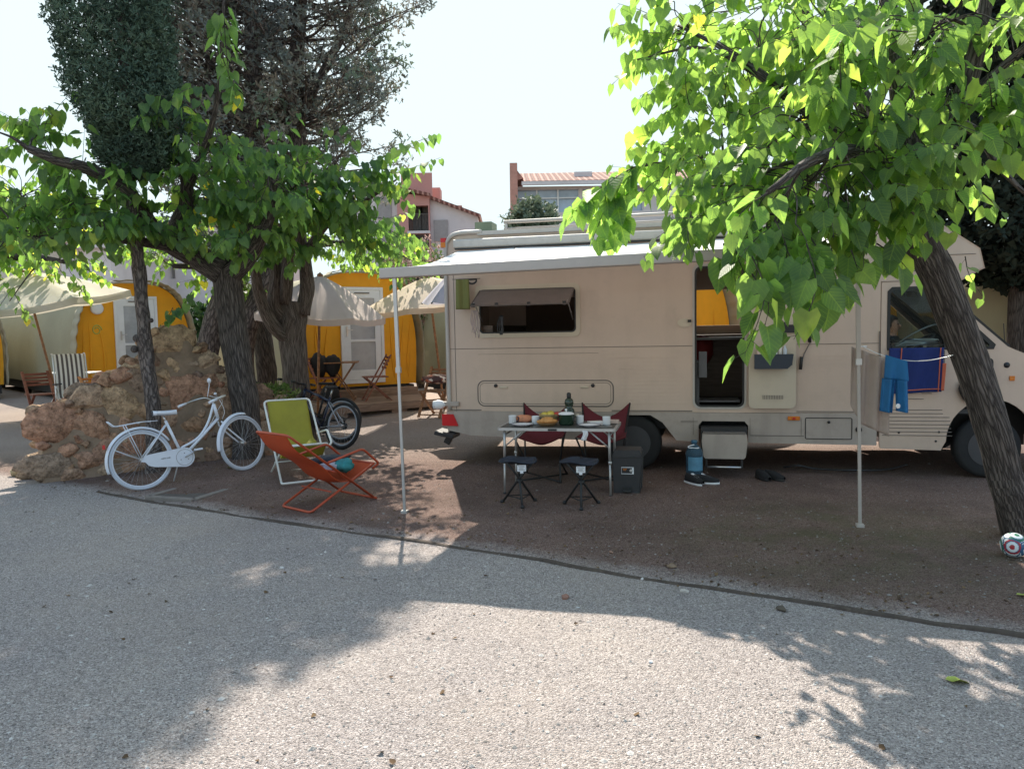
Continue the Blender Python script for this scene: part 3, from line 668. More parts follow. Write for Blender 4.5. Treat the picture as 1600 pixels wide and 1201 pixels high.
broadleaf_tree('mulberry_tree', 'sunlit yellow-green mulberry reaching in over the left parasol from beyond the edge', b4,
    [([b4 + Vector((0, 0, -.2)), b4, b4 + Vector((.1, 0, 1.2)), b4 + Vector((.3, -.1, 2.4))], [.25, .2, .17, .15])],
    [([b4 + Vector((.3, -.1, 2.4)), b4 + Vector((1.4, -.4, 3.0)), at(40, 400, 13.4), at(110, 410, 13.2)], [.12, .09, .06, .03])],
    [B(30, 405, 13.3, 60, 28, .5, 24), B(100, 412, 13.2, 42, 16, .4, 13), B(-40, 420, 13.5, 50, 30, .5, 20), B(20, 330, 13.8, 80, 50, .7, 34), B(15, 470, 12.6, 22, 10, .3, 3), B(100, 340, 14, 60, 40, .7, 16)],
    [S([(110, 440, 12.8), (130, 455, 12.7), (140, 470, 12.7)], .15)], .14, m_bark1, m_leafR, 43, yellow=.10, spacing=.06)

# ------------------------------------------------------------ cypress with a bare stem
random.seed(5)
bc = Vector((-4.42, 9.25, gz(-4.42, 9.25)))
cy = empty('cypress_tree', bc, label='slim cypress with bare stem standing before the stone wall, dense dark green crown', cat='tree')
t = MB(); path = [Vector((0.02, 0, -.15)), Vector((0, 0, 0)), at(240, 650, 9.25) - bc, at(230, 560, 9.25) - bc, at(222, 480, 9.25) - bc, at(214, 380, 9.25) - bc, at(203, 290, 9.25) - bc, at(198, 200, 9.25) - bc, at(192, 60, 9.25) - bc, at(185, -250, 9.25) - bc]
P = curve_pts(path, 8); t.tube(P, [.115 if i < 9 else max(.02, .105 - .0009 * i) + .012 * noise.noise(Vector((i * .8, 0, 0))) for i in range(len(P))], 18, nz=.3)
for (px, py, r) in ((214, 528, .05), (210, 545, .045), (236, 500, .03), (212, 425, .03)):
    t.sphere(at(px, py, 9.2) - bc, r, 10, 6)
t.build('trunk', m_bark3, cy)
cr = MB()
def crown_r(z):
    prof = [(3.55, .12), (3.8, .45), (4.2, .60), (4.8, .66), (5.6, .72), (6.6, .70), (8.2, .55), (9.6, .1)]
    for (a, ra), (b, rb) in zip(prof, prof[1:]):
        if a <= z <= b: return lerp(ra, rb, (z - a) / (b - a))
    return 0
ax = at(190, 100, 9.25)
for i in range(19000):
    z = 3.6 + 5.9 * random.random() ** 1.25; R = crown_r(z)
    a = random.uniform(0, 2 * pi)
    lump = 1 + .28 * noise.noise(Vector((cos(a) * 1.4, sin(a) * 1.4, z * 1.1))) + .16 * noise.noise(Vector((cos(a) * 4, sin(a) * 4, z * 3.2)))
    q = random.random() ** .35
    p = Vector((ax.x + lerp(.10, -.20, (z - 3.6) / 2.9) + R * lump * q * cos(a) * (1.08 if cos(a) > 0 else .98), 9.25 + R * lump * q * sin(a), z)) - bc
    tuft(cr, p, random.uniform(.04, .075), 5, max(.02, min(1, .5 + .8 * noise.noise(p * 2) + random.uniform(-.25, .25))), .16, Vector((0, 0, .5)))
cr.build('foliage', m_cyp, cy)

# ------------------------------------------------------------ big conifer behind, several stems, sweeping branches
random.seed(9)
bp = Vector((-4.9, 13.2, gz(-4.9, 13.2)))
co = empty('conifer_tree', bp, label='tall grey-green conifer with several stems, see-through crown against the sky', cat='tree')
t = MB(); stems = []
for pts, rr in (([(-.35, 0, -.2), (-.3, 0, 1.5), at(398, 330, 13.2) - bp, at(397, 150, 13.2) - bp, at(392, -60, 13.2) - bp, at(390, -460, 13.2) - bp], [.2, .19, .17, .15, .11, .04]),
                ([(.25, .1, -.2), (.3, .1, 1.6), at(462, 330, 13.3) - bp, at(462, 120, 13.3) - bp, at(475, -60, 13.3) - bp, at(500, -430, 13.3) - bp], [.2, .18, .16, .14, .10, .03]),
                ([at(462, 210, 13.3) - bp, at(485, 150, 13.2) - bp, at(540, 40, 13.1) - bp, at(570, -80, 13) - bp], [.1, .08, .06, .03]),
                ([at(398, 300, 13.2) - bp, at(345, 180, 13.3) - bp, at(320, 40, 13.4) - bp, at(300, -150, 13.4) - bp], [.11, .09, .06, .03])):
    P = curve_pts([Vector(p) for p in pts], 6); n = len(P); R = []
    for i in range(n):
        tt = i / (n - 1) * (len(rr) - 1); kk = min(int(tt), len(rr) - 2); R.append(lerp(rr[kk], rr[kk + 1], tt - kk))
    t.tube(P, R, 12, nz=.15); stems.append(list(zip(P, R)))
t.build('trunk', m_bark3, co)
br = MB(); cr = MB()
def edge_r(z):      # how far the crown reaches at height z
    prof = [(2.9, 1.3), (3.6, 2.5), (4.6, 3.0), (5.4, 2.9), (6.0, 3.2), (6.9, 3.6), (8, 2.9), (9.5, 2.1), (10.8, 1.2), (12, .4)]
    for (a, ra), (b, rb) in zip(prof, prof[1:]):
        if a <= z <= b: return lerp(ra, rb, (z - a) / (b - a))
    return .3
def puff(c, r, n, ts):
    for _ in range(n):
        u = rv()
        if u.length > 1: u.normalize()
        tuft(cr, c + u * r, ts * random.uniform(.7, 1.2), 5, max(.02, min(1, .5 + noise.noise(c * .9) + random.uniform(-.3, .3))), .2, Vector((0, 0, .35)))
for i in range(430):
    st = random.choice(stems); p, r = random.choice(st)
    zz = p.z + bp.z
    if zz < 3.1 or zz > 11.4: continue
    a = random.uniform(0, 2 * pi); R = edge_r(zz) * (random.uniform(.5, 1.0) ** .6)
    if cos(a) < 0: R *= 1 + .42 * cos(a)
    hi = zz > 7.4
    tgt = Vector((.25 + R * cos(a), R * sin(a) * .8, p.z + random.uniform(.1, 1.1)))
    mid = (p + tgt) / 2 + Vector((0, 0, random.uniform(-.4, .0))) + rv(.12)
    P = curve_pts([p, mid, tgt], 6); br.tube(P, [lerp(min(r * .32, .035), .006, j / (len(P) - 1)) for j in range(len(P))], 5, cap=False)
    for j in range(3, len(P) - 1):
        for k in range(2):
            if random.random() > (.9 if hi else .2 + .55 * j / len(P)): continue
            d = (P[j + 1] - P[j]).normalized() + rv(.9) + Vector((0, 0, .4)); q = P[j] + d.normalized() * random.uniform(.15, .42)
            br.tube(curve_pts([P[j], (P[j] + q) / 2 + rv(.04), q], 3), .006, 4, cap=False)
            puff(q, .10 + .05 * (j / len(P)), 2 + (6 if hi else 0) + int(4 * j / len(P)), .075 if not hi else .10)
    puff(P[-1], .19, 13 + (10 if hi else 0), .08 if not hi else .11)
br.build('branches', m_bark3, co); cr.build('foliage', m_con, co)

# ------------------------------------------------------------ dark conifer at the right, behind the cab
def column_conifer(name, label, c, r, z0, z1, n, material, ts, seed, tr=.16):
    random.seed(seed); c = Vector((c[0], c[1], gz(c[0], c[1])))
    root = empty(name, c, label=label, cat='tree')
    t = MB(); t.tube([(0, 0, -.2), (0, 0, z0), (0.05, 0, z1 * .8)], [tr, tr * .85, tr * .2], 12, nz=.2); t.build('trunk', m_bark1, root)
    f = MB()
    for i in range(n):
        z = z0 + (z1 - z0) * random.random(); tt = (z - z0) / (z1 - z0)
        R = r * min(1, (tt / .12) ** .5) * (1 - .55 * tt ** 2.5); a = random.uniform(0, 2 * pi)
        lump = 1 + .3 * noise.noise(Vector((cos(a) * 1.5, sin(a) * 1.5, z * .9))) + .2 * noise.noise(Vector((cos(a) * 5, sin(a) * 5, z * 3)))
        q = random.random() ** .35
        p = Vector((R * lump * q * cos(a), R * lump * q * sin(a), z + .25 * noise.noise(Vector((cos(a) * 3, sin(a) * 3, 7)))))
        tuft(f, p, ts * random.uniform(.8, 1.3), 5, max(.02, min(1, .45 + .9 * noise.noise(p * 1.6) + random.uniform(-.3, .3))), .3, Vector((0, 0, .2)))
    f.build('foliage', material, root); return root
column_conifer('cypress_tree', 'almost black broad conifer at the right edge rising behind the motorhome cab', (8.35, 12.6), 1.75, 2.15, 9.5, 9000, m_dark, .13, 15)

# olive and flowering shrub behind, seen over the roof
def bush(name, label, c, rx, ry, z0, z1, n, material, ts, seed, cat='bush'):
    random.seed(seed); c = Vector((c[0], c[1], gz(c[0], c[1])))
    root = empty(name, c, label=label, cat=cat)
    t = MB(); f = MB()
    for k in range(9):
        a = random.uniform(0, 6.28); e = Vector((rx * .6 * cos(a), ry * .6 * sin(a), lerp(z0, z1, .75)))
        t.tube(curve_pts([Vector((0, 0, -.1)), Vector((e.x * .3, e.y * .3, z0 + .2)), e], 4), [.09, .08, .07, .06, .05, .04, .03, .02, .015], 7, nz=.2)
    for i in range(n):
        u = rv()
        if u.length > 1: u = u.normalized() * random.uniform(.75, 1)
        lump = 1 + .35 * noise.noise(u * 2.2 + Vector((seed, 0, 0))) + .12 * noise.noise(u * 7)
        p = Vector((u.x * rx * lump, u.y * ry * lump, (z0 + z1) / 2 + u.z * (z1 - z0) / 2 * lump))
        tuft(f, p, ts * random.uniform(.7, 1.3), 4, max(.02, random.random()), .25, Vector((0, 0, .3)))
    t.build('trunk', m_bark1, root); f.build('foliage', material, root); return root
bush('olive_tree', 'grey-green olive tree showing above the motorhome roof', (.72, 25), 1.05, 1.1, 2.6, 5.65, 2600, m_olive, .15, 3, 'tree')
bush('flowering_shrub', 'shrub with pinkish blossom below the pink building', (-2.35, 19.5), 1.1, .9, .7, 3.75, 2600, m_flower, .09, 4)

# ------------------------------------------------------------ rough stone wall
random.seed(17)
m_stone = rnd_mat('rough_stone', [(.17, .115, .09), (.34, .205, .125), (.40, .275, .17), (.35, .18, .12), (.40, .295, .20), (.20, .135, .11)], .95, bump=1.0, bscale=30, pits=26, scale=11, var=.7, spec=.15)
m_mortar = mat('wall_mortar', (.25, .175, .12), .95, var=.35, scale=5, bump=1.0, bscale=30, dirt=.4)
WA, WB = Vector((-5.75, 9.0, 0)), Vector((-3.45, 10.75, 0))
WL = (WB - WA).length; WU = (WB - WA).normalized(); WN = Vector((WU.y, -WU.x, 0))          # WN faces the camera
top_px = [(62, 720), (66, 668), (80, 642), (120, 612), (165, 588), (205, 560), (232, 545), (238, 520), (262, 514), (290, 517), (306, 535), (335, 550), (352, 575), (378, 592), (405, 600), (425, 622), (445, 640)]
tops = []
for px, py in top_px:
    # where the ray meets the wall plane
    d = ray(px, py); n_ = WN; o = WA + WN * .1
    tt = (o - Vector((0, 0, EYE))).dot(n_) / d.dot(n_); p = Vector((0, 0, EYE)) + d * tt
    tops.append(((p - WA).dot(WU), p.z))
def wall_top(s):
    if s <= tops[0][0]: return tops[0][1]
    for (a, za), (b, zb) in zip(tops, tops[1:]):
        if a <= s <= b: return lerp(za, zb, (s - a) / (b - a + 1e-6))
    return tops[-1][1]
S0, S1 = tops[0][0], tops[-1][0]
wroot = empty('stone_wall', WA + WU * (WL / 2), label='rough brown stone wall with sloping top behind the white bicycle', cat='wall')
wo = WA + WU * (WL / 2)
core = MB(); nu, nv = 90, 26
def core_fn(side):
    def fn(u, v):
        s = lerp(S0, S1, u); zt = max(.04, wall_top(s) - .07); z = -.15 + (zt + .15) * v
        th = (.30 - .10 * v) * (1 if v < .98 else .2)
        p = WA + WU * s + WN * (side * th) + Vector((0, 0, z))
        q = p + WN * (.03 * noise.noise(p * 5)) + Vector((0, 0, .03 * noise.noise(p * 4)))
        return q - wo
    return fn
core.grid(core_fn(1), nu, nv); core.grid(core_fn(-1), nu, nv)
b = len(core.v); fa, fb = core_fn(1), core_fn(-1)
core.grid(lambda u, v: fa(u, 1) * (1 - v) + fb(u, 1) * v, nu, 3)
core.grid(lambda u, v: fa(0, v) * (1 - u) + fb(0, v) * u, 3, nv); core.grid(lambda u, v: fa(1, v) * (1 - u) + fb(1, v) * u, 3, nv)
core.build('mortar', m_mortar, wroot)
bmt = bmesh.new(); bmesh.ops.create_icosphere(bmt, subdivisions=3, radius=1); ICO_V = [v.co.copy() for v in bmt.verts]; ICO_F = [[v.index for v in f.verts] for f in bmt.faces]; bmt.free()
def stone(mb, c, rad, rot, rnd):
    off = rv(20); b = len(mb.v); cuts = [(rv().normalized(), random.uniform(.5, .8)) for _ in range(9)]
    for v in ICO_V:
        q = v.copy()
        for n_, d_ in cuts:
            e = q.dot(n_)
            if e > d_: q -= n_ * (e - d_)
        q *= 1 + .16 * noise.noise(v * 2.6 + off) + .08 * noise.noise(v * 7 + off)
        q = rot @ Vector((q.x * rad[0], q.y * rad[1], q.z * rad[2])); mb.v.append(tuple(c + q))
    for f in ICO_F: mb.face([b + i for i in f], None, 0, True, rnd)
stn = MB(); placed = []
RW = Matrix((WU, WN, Vector((0, 0, 1)))).transposed()
tries = 0
while tries < 6000 and len(placed) < 170:
    tries += 1; s = random.uniform(S0, S1); zt = wall_top(s)
    big = tries < 2500; r = random.uniform(.15, .30) if tries < 900 else random.uniform(.11, .17) if big else random.uniform(.05, .10)
    z = random.uniform(0, zt)
    if z + r * .6 > zt + .05: z = zt - r * .55
    if z < .02: z = .05
    if any(hypot(s - a, z - b) < (r + c) * .74 for a, b, c in placed): continue
    placed.append((s, z, r))
for s, z, r in placed:
    for side in (1, -1):
        c = WA + WU * s + WN * (side * (.245 - .08 * z / 1.8)) + Vector((0, 0, z)) - wo
        rot = RW @ Matrix.Rotation(random.uniform(-.4, .4), 3, 'Y')
        stone(stn, c, (r * random.uniform(1.1, 1.35), .085, r * random.uniform(.85, 1.05)), rot, random.uniform(.02, 1))
s = S0
while s < S1:
    r = random.uniform(.09, .17); zt = wall_top(s)
    stone(stn, WA + WU * s + Vector((0, 0, max(.05, zt - .12))) + WN * random.uniform(-.05, .1) - wo, (r * 1.15, .2, r * .75), RW @ Matrix.Rotation(random.uniform(-.4, .4), 3, 'Y'), random.uniform(.02, 1)); s += r * 1.15
stn.build('stone', m_stone, wroot)
# weeds growing on its low right end
wd = MB(); m_weed = rnd_mat('weed_leaf', [(.08, .15, .03), (.16, .24, .06), (.3, .28, .12)], .7, bump=0, trans=.4)
wp = at(424, 618, 10.75)
for i in range(200): tuft(wd, Vector((random.gauss(0, .16), random.gauss(0, .1), random.uniform(-.1, .14))), .07, 5, random.random(), .18, Vector((0, 0, .7)))
tag(wd.build('weed_plant', m_weed, loc=wp), 'small light green weed growing on the low right end of the stone wall', 'plant')

# ------------------------------------------------------------ drain cover
m_conc = mat('pale_concrete', (.20, .17, .15), .95, var=.25, scale=7, bump=.6, bscale=40, dirt=.5)
m_iron = mat('rusty_iron', (.09, .075, .065), .8, var=.35, scale=12, bump=.5, bscale=60)
hp = Vector((-3.5, 8.15, gz(-3.5, 8.15) - .018))
h = empty('drain_cover', hp, radians(-18), 'square grey drain cover set in the ground beside the white bicycle', 'drain cover')
f = MB()
for a, b_ in (((-.3, -.3), (.3, -.3)), ((.3, -.3), (.3, .3)), ((.3, .3), (-.3, .3)), ((-.3, .3), (-.3, -.3))): f.bar((a[0], a[1], 0.0), (b_[0], b_[1], 0.0), .08, .05)
f.build('frame', m_conc, h, bevel=.006); MB().box((0, 0, -.002), (.5, .5, .03)).build('lid', m_iron, h)

# ------------------------------------------------------------ cabin tents
m_canvas = mat('beige_canvas', (.33, .30, .20), .85, var=.10, scale=1.4, bump=.35, bscale=5, trans=.15)
m_canvas_rim = mat('beige_canvas_rim', (.36, .33, .24), .85, var=.08, scale=3, bump=.2, bscale=8, trans=.15)
m_orange = mat('orange_canvas', (.88, .40, .014), .7, var=.12, scale=2.2, bump=.5, bscale=4, trans=.15)
m_white = mat('white_frame', (.72, .73, .75), .4, var=.05, scale=4, dirt=.08)
m_pane = mat('curtained_pane', (.34, .36, .39), .12, var=.25, scale=2.5, spec=.6)
m_plank = wood_mat('deck_wood', (.16, .10, .07), (.31, .215, .16), .8)
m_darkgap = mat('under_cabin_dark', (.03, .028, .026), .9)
TW, TH, TL = 2.55, 2.32, 7.0
def tprof(a, grow=0.0, w=TW):
    # a 0..pi from right foot over the top to the left foot
    c, s = cos(a), sin(a)
    x = (w / 2 + grow) * (abs(c) ** .62) * (1 if c > 0 else -1); z = (TH + grow) * (max(s, 0) ** .70)
    x *= 1 - .05 * (1 - min(1, z / 1.1))
    return x, z
def cabin(pos, heading, label, lamp=False, emblem=False, L=TL, floor=.36, deck=True, door_x=.02):
    px, y = pos; c = Vector((px, y, gz(px, y)))
    r = empty('cabin_tent', c, heading, label, 'tent', 'orange fronted cabin tents in a row')      # local -y faces out
    nA = 36
    body = MB()
    body.grid(lambda u, v: (lambda p: (p[0] * (1 + .012 * sin(v * 26) + .02 * noise.noise(Vector((u * 4, v * 9, px)))), .05 + v * L, floor + p[1] * (1 - .0 * v)))(tprof(u * pi)), nA, 40)
    body.build('canvas_body', m_canvas, r)
    rim = MB()
    rim.grid(lambda u, v: (lambda p: (p[0], -.24 + v * .42 + .012 * sin(u * 150), floor - .02 + p[1]))(tprof(u * pi, .045 + .010 * sin(u * 150 + v * 2))), 220, 4)
    rim.build('rim', m_canvas_rim, r, solid=.012)
    dx0, dx1, dz0, dz1 = door_x - .46, door_x + .46, .06, 2.0
    fr = MB(); out = [tprof(pi * i / 44) for i in range(45)]
    fr.prism([(x * .985, floor + z * .985) for x, z in out], 0.0, .05, holes=[[(dx0, floor + dz0), (dx1, floor + dz0), (dx1, floor + dz1), (dx0, floor + dz1)]])
    fr.build('orange_front', m_orange, r)
    random.seed(int(px * 10))      # soft vertical folds of the front cloth
    for sx in (-1, 1):
        for k in range(3):
            ws = MB(); x = sx * random.uniform(.58, 1.1); ws.tube(curve_pts([(x, -.002, floor + .12), (x + random.uniform(-.05, .05), -.012, floor + .7), (x + random.uniform(-.1, .1) * 1.2, -.002, floor + 1.45)], 5), [.004, .02, .03, .03, .03, .025, .02, .015, .01, .006, .002], 8, flat=.5)
            ws.build('cloth_fold', m_orange, r)
    d = MB()
    d.prism(rrect(dx0, floor + dz0, dx1, floor + dz1, .01, 1), -.045, -.003, holes=[rrect(dx0 + .06, floor + dz0 + .07, dx1 - .06, floor + dz1 - .06, .01, 1)])
    df = d.build('door_frame', m_white, r, bevel=.004)
    dl = MB(); gx0, gx1 = dx0 + .20, dx1 - .19
    dl.prism(rrect(dx0 + .065, floor + dz0 + .075, dx1 - .065, floor + dz1 - .065, .01, 1), -.035, .01,
             holes=[rrect(gx0, floor + .95, gx1, floor + 1.78, .01, 1), rrect(gx0, floor + .33, gx1, floor + .90, .01, 1)])
    dd = dl.build('door', m_white, r, bevel=.004)
    MB().box(((gx0 + gx1) / 2, -.012, floor + 1.06), (gx1 - gx0 - .002, .012, 1.48)).build('pane', m_pane, dd)
    hd = MB(); hd.box((dx0 + .125, -.045, floor + 1.12), (.03, .015, .2)); hd.bar((dx0 + .125, -.07, floor + 1.14), (dx0 + .24, -.07, floor + 1.14), .016); hd.build('handle', m_chrome, dd)
    MB().box((door_x, -.05, floor + 1.88), (.32, .01, .02)).build('vent', m_iron, dd)
    if lamp:
        MB().lathe([(.13, 0), (.13, .05), (.10, .07), (.0001, .075)], (-.78, 0, floor + 1.72), 24, axis=Vector((0, -1, 0))).build('wall_lamp', m_white, r)
    if emblem:
        e = MB(); e.tube([(-.80 + .10 * (1 - t * .6) * cos(t * 9), -.008, floor + 1.25 + .12 * (1 - t * .6) * sin(t * 9)) for t in [i / 30 for i in range(31)]], .011, 5)
        e.build('emblem', mat('pale_green_print', (.45, .50, .10), .7), r)
        text('Eco', (-.86, -.012, floor + .30), .17, mat('pale_print', (.8, .68, .45), .7), r, 'lettering')
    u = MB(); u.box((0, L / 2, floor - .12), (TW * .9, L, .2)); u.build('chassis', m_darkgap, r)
    for x in (-1.0, 1.0):
        for yy in (.3, L * .5, L - .3): MB().box((x, yy, floor / 2 - .13), (.2, .2, floor - .06)).build('support_block', m_conc, r)
    if deck:
        random.seed(int(y * 10)); dk = MB()
        for k in range(12): dk.box((-.05 + random.uniform(-.01, .01), -.18 - .145 * k, .155), (2.75, .135, .028), rnd=random.random())
        dk.build('deck_boards', m_plank, r, bevel=.003)
        ed = MB(); ed.box((-.05, -1.87, .09), (2.75, .03, .11)); ed.box((1.34, -.95, .09), (.03, 1.8, .11)); ed.box((-1.44, -.95, .09), (.03, 1.8, .11)); 
        for x in (-1.2, -.05, 1.15): ed.box((x, -1.78, .0), (.3, .15, .1))
        ed.build('deck_frame', m_plank, r)
        s = MB(); s.box((-.05, -.32, .24), (2.1, .34, .15)); s.build('step', m_plank, r, bevel=.004)
    return r
FONT_CACHE = {}
def text(s, loc, size, m, parent=None, name='lettering', rot=(pi / 2, 0, 0), ext=.001):
    c = bpy.data.curves.new(name, 'FONT'); c.body = s; c.size = size; c.align_x = 'CENTER'; c.align_y = 'CENTER'; c.extrude = ext
    o = bpy.data.objects.new('t', c); COL.objects.link(o); dg = bpy.context.evaluated_depsgraph_get()
    me = bpy.data.meshes.new_from_object(o.evaluated_get(dg)); bpy.data.objects.remove(o)
    me.materials.clear(); me.materials.append(m)
    q = bpy.data.objects.new(name, me); COL.objects.link(q); q.parent = parent; q.location = loc; q.rotation_euler = rot
    return q
m_chrome = mat('brushed_metal', (.55, .55, .56), .35, metal=.9, var=.05)
m_black = mat('black_plastic', (.018, .018, .02), .5, var=.2)
m_alu = mat('aluminium', (.50, .49, .48), .42, metal=.6, var=.08, scale=10)
H = radians(12)
cabin((-8.5, 17.3), radians(44), 'orange fronted tent with white door behind the stone wall, round lamp left of its door', lamp=True, emblem=True, deck=False, L=9.5)
cabin((-3.04, 15.5), radians(33), 'orange fronted tent with white glazed door and wooden deck behind the two bicycles', L=7.5)
cabin((2.96, 13.2), radians(33), 'orange fronted tent seen through the open door of the motorhome', L=7.5, door_x=-.25)
cabin((6.06, 13.3), radians(33), 'orange fronted tent seen through the cab windows of the motorhome', L=7.0, door_x=-.5, deck=False)
cabin((-13.25, 17.7), radians(42), 'orange fronted tent cut off by the left edge of the photo', L=7.0, deck=False)
cabin((10.2, 12.4), radians(33), 'beige tent canvas showing above the motorhome bonnet at the right edge', L=9, deck=False)

# ------------------------------------------------------------ parasols
def parasol(name, label, foot, top, R, n, drop, m_can, m_pole, sides=8, valance=.12, lean=None, spin=0.0):
    foot = Vector(foot); top = Vector(top); ax_ = (top - foot).normalized(); L = (top - foot).length
    q = ax_.to_track_quat('Z', 'Y')
    r = empty(name, foot, label=label, cat='parasol', rot=q.to_euler())
    MB().tube([(0, 0, -.05), (0, 0, L - .03)], .022, 10).build('pole', m_pole, r)
    cn = MB()
    def fn(u, v):
        a = u * 2 * pi + spin; k = (u * sides) % 1; sag = 1 - .045 * v * sin(k * pi)
        # straight edge between ribs
        rr = R * v * cos(pi / sides) / cos((k - .5) * 2 * pi / sides) * (1 - .03 * sin(k * pi) * v)
        z = L - drop * (v ** 1.25) - .06 * v * sin(k * pi) * (1 - v * .3)
        return Vector((rr * cos(a), rr * sin(a), z))
    cn.grid(fn, sides * 8, 10, closed_u=True)
    def fv(u, v):
        p = fn(u, 1.0); return p + Vector((p.x * .01, p.y * .01, -valance * v))
    if valance: cn.grid(fv, sides * 8, 2, closed_u=True)
    cn.build('canopy', m_can, r)
    for k in range(sides):
        a = 2 * pi * k / sides + spin; e = fn(k / sides, 1.0); m_ = fn(k / sides, .55)
        rb = MB(); rb.bar(Vector((0, 0, L - .06)), m_ - Vector((0, 0, .025)), .014, .02); rb.bar(m_ - Vector((0, 0, .025)), e - Vector((0, 0, .02)), .014, .02)
        rb.bar(Vector((0, 0, L - drop * .95)), m_ - Vector((0, 0, .03)), .012, .018)
        rb.build('rib', m_pole, r)
    MB().lathe([(.05, 0), (.05, .05), (.02, .07), (.0001, .09)], (0, 0, L - .03), 10).build('finial', m_pole, r)
    return r
m_ecru = mat('ecru_cloth', (.62, .58, .48), .85, var=.05, scale=4, bump=.2, bscale=30, trans=.32)
m_taupe = mat('taupe_cloth', (.62, .52, .46), .85, var=.05, scale=4, bump=.2, bscale=30, trans=.30)
m_peach = mat('cream_cloth', (.72, .60, .46), .85, var=.05, scale=4, bump=.2, bscale=30, trans=.38)
m_lilac = mat('lilac_cloth', (.48, .47, .54), .85, var=.05, scale=4, trans=.3)
m_teak = wood_mat('teak', (.17, .075, .032), (.34, .17, .08), .55)
m_redwood = wood_mat('reddish_wood', (.14, .045, .03), (.28, .10, .06), .55)
fp = at(97, 640, 14.3); fp.z = gz(fp.x, fp.y)
parasol('parasol', 'large sunlit cream parasol with slanting wooden pole in front of the left tent', fp, at(36, 424, 14.0), 1.72, 8, .62, m_ecru, m_teak, 8, spin=.25)
parasol('parasol', 'taupe parasol half hidden behind the forked pale tree', (-3.35, 13.0, gz(-3.35, 13.0)), at(500, 430, 12.9), 1.12, 8, .66, m_taupe, m_teak, 8, .10, spin=.5)
f2 = at(694, 618, 14.2); f2.z = gz(f2.x, f2.y)
parasol('parasol', 'cream parasol lit from behind between the tent door and the motorhome', f2, at(668, 432, 14.0), 1.28, 8, .48, m_peach, m_teak, 6, .10, spin=.1)
parasol('parasol', 'small lilac parasol partly hidden by the rear edge of the motorhome', (-.72, 12.6, gz(-.72, 12.6)), at(722, 412, 12.5), .72, 6, .60, m_lilac, m_black, 6, 0, spin=.3)

# ------------------------------------------------------------ wooden folding furniture by the tents
def folding_chair(name, label, loc, rz, m, group=None, w=.42):
    r = empty(name, loc, rz, label, 'chair', group)           # faces -y
    for sx in (-1, 1):
        x = sx * w / 2
        MB().bar((x, -.24, 0), (x, .26, .86), .022, .045, up=(1, 0, 0)).build('leg', m, r)
        MB().bar((x * .86, .26, 0), (x * .86, -.20, .44), .022, .04, up=(1, 0, 0)).build('leg', m, r)
    s = MB()
    for k in range(6): s.box((0, -.2 + .075 * k, .45), (w, .06, .018))
    s.build('seat', m, r)
    b = MB()
    for k in range(4): b.box((0, .165 + .028 * k, .62 + .062 * k), (w - .02, .014, .045))
    b.build('backrest', m, r); c = MB(); c.bar((-w / 2, .22, .04), (w / 2, .22, .04), .02); c.bar((-w / 2, -.2, .04), (w / 2, -.2, .04), .02); c.build('stretcher', m, r)
    return r
def folding_table(name, label, loc, rz, m, w=.7, d=.7, h=.72, mt=None):
    r = empty(name, loc, rz, label, 'table')
    t = MB()
    n = 8
    for k in range(n): t.box((-w / 2 + w * (k + .5) / n, 0, h), (w / n - .006, d, .02))
    t.build('tabletop', mt or m, r)
    for sy in (-1, 1):
        y = sy * d * .36
        MB().bar((-w * .38, y, 0), (w * .38, y, h - .02), .022, .04, up=(0, 1, 0)).build('leg', m, r); MB().bar((w * .38, y * .9, 0), (-w * .38, y * .9, h - .02), .022, .04, up=(0, 1, 0)).build('leg', m, r)
    c = MB(); c.bar((-w * .38, -d * .36, .05), (-w * .38, d * .36, .05), .025); c.bar((w * .38, -d * .36, .05), (w * .38, d * .36, .05), .025); c.build('stretcher', m, r)
    return r
def on(px, py, y, dz=0):
    p = at(px, py, y); return Vector((p.x, y, gz(p.x, y) + dz))
DK = .17
gp = 'wooden chairs around the tent terraces'
folding_chair('folding_chair', 'brown slatted wooden chair beside the left parasol pole', on(66, 640, 13.9), radians(50), m_redwood, gp)
folding_table('folding_table', 'wooden folding table on the deck before the glazed tent door', on(536, 620, 14.5, DK), radians(8), m_teak, .62, .6, .72)
folding_chair('folding_chair', 'wooden folding chair on the deck, right of the table', on(588, 620, 14.3, DK), radians(-70), m_redwood, gp)
folding_chair('folding_chair', 'wooden folding chair on the deck with a black backpack on its seat', on(508, 620, 14.2, DK), radians(60), m_redwood, gp)
folding_chair('folding_chair', 'tall wooden chair with patterned cushion standing just left of the motorhome tail', on(680, 612, 13.4), radians(-25), m_teak, gp)
folding_chair('folding_chair', 'orange wooden chair under the left tent door, mostly hidden by the stone wall', on(158, 600, 13.2), radians(70), wood_mat('orange_wood', (.38, .13, .03), (.55, .22, .05), .5), gp)
def soft_blob(mb, c, r, sq=(1, 1, 1), nzs=.25, seed=0, mi=0, rnd=0.0):
    b = len(mb.v)
    for v in ICO_V:
        q = v * (1 + nzs * noise.noise(v * 1.7 + Vector((seed, seed * 2, 0))) + nzs * .4 * noise.noise(v * 5 + Vector((seed, 0, 3)))); mb.v.append((c[0] + q.x * r * sq[0], c[1] + q.y * r * sq[1], c[2] + q.z * r * sq[2]))
    for f in ICO_F: mb.face([b + i for i in f], None, mi, True, rnd)
    return mb
m_blackcloth = mat('black_fabric', (.012, .012, .014), .85, var=.3, bump=.4, bscale=30)
bpk = MB(); soft_blob(bpk, (-.1, 0, .22), .17, (1, .8, 1.35), .2, 2); soft_blob(bpk, (.16, .02, .21), .15, (1, .8, 1.4), .2, 5)
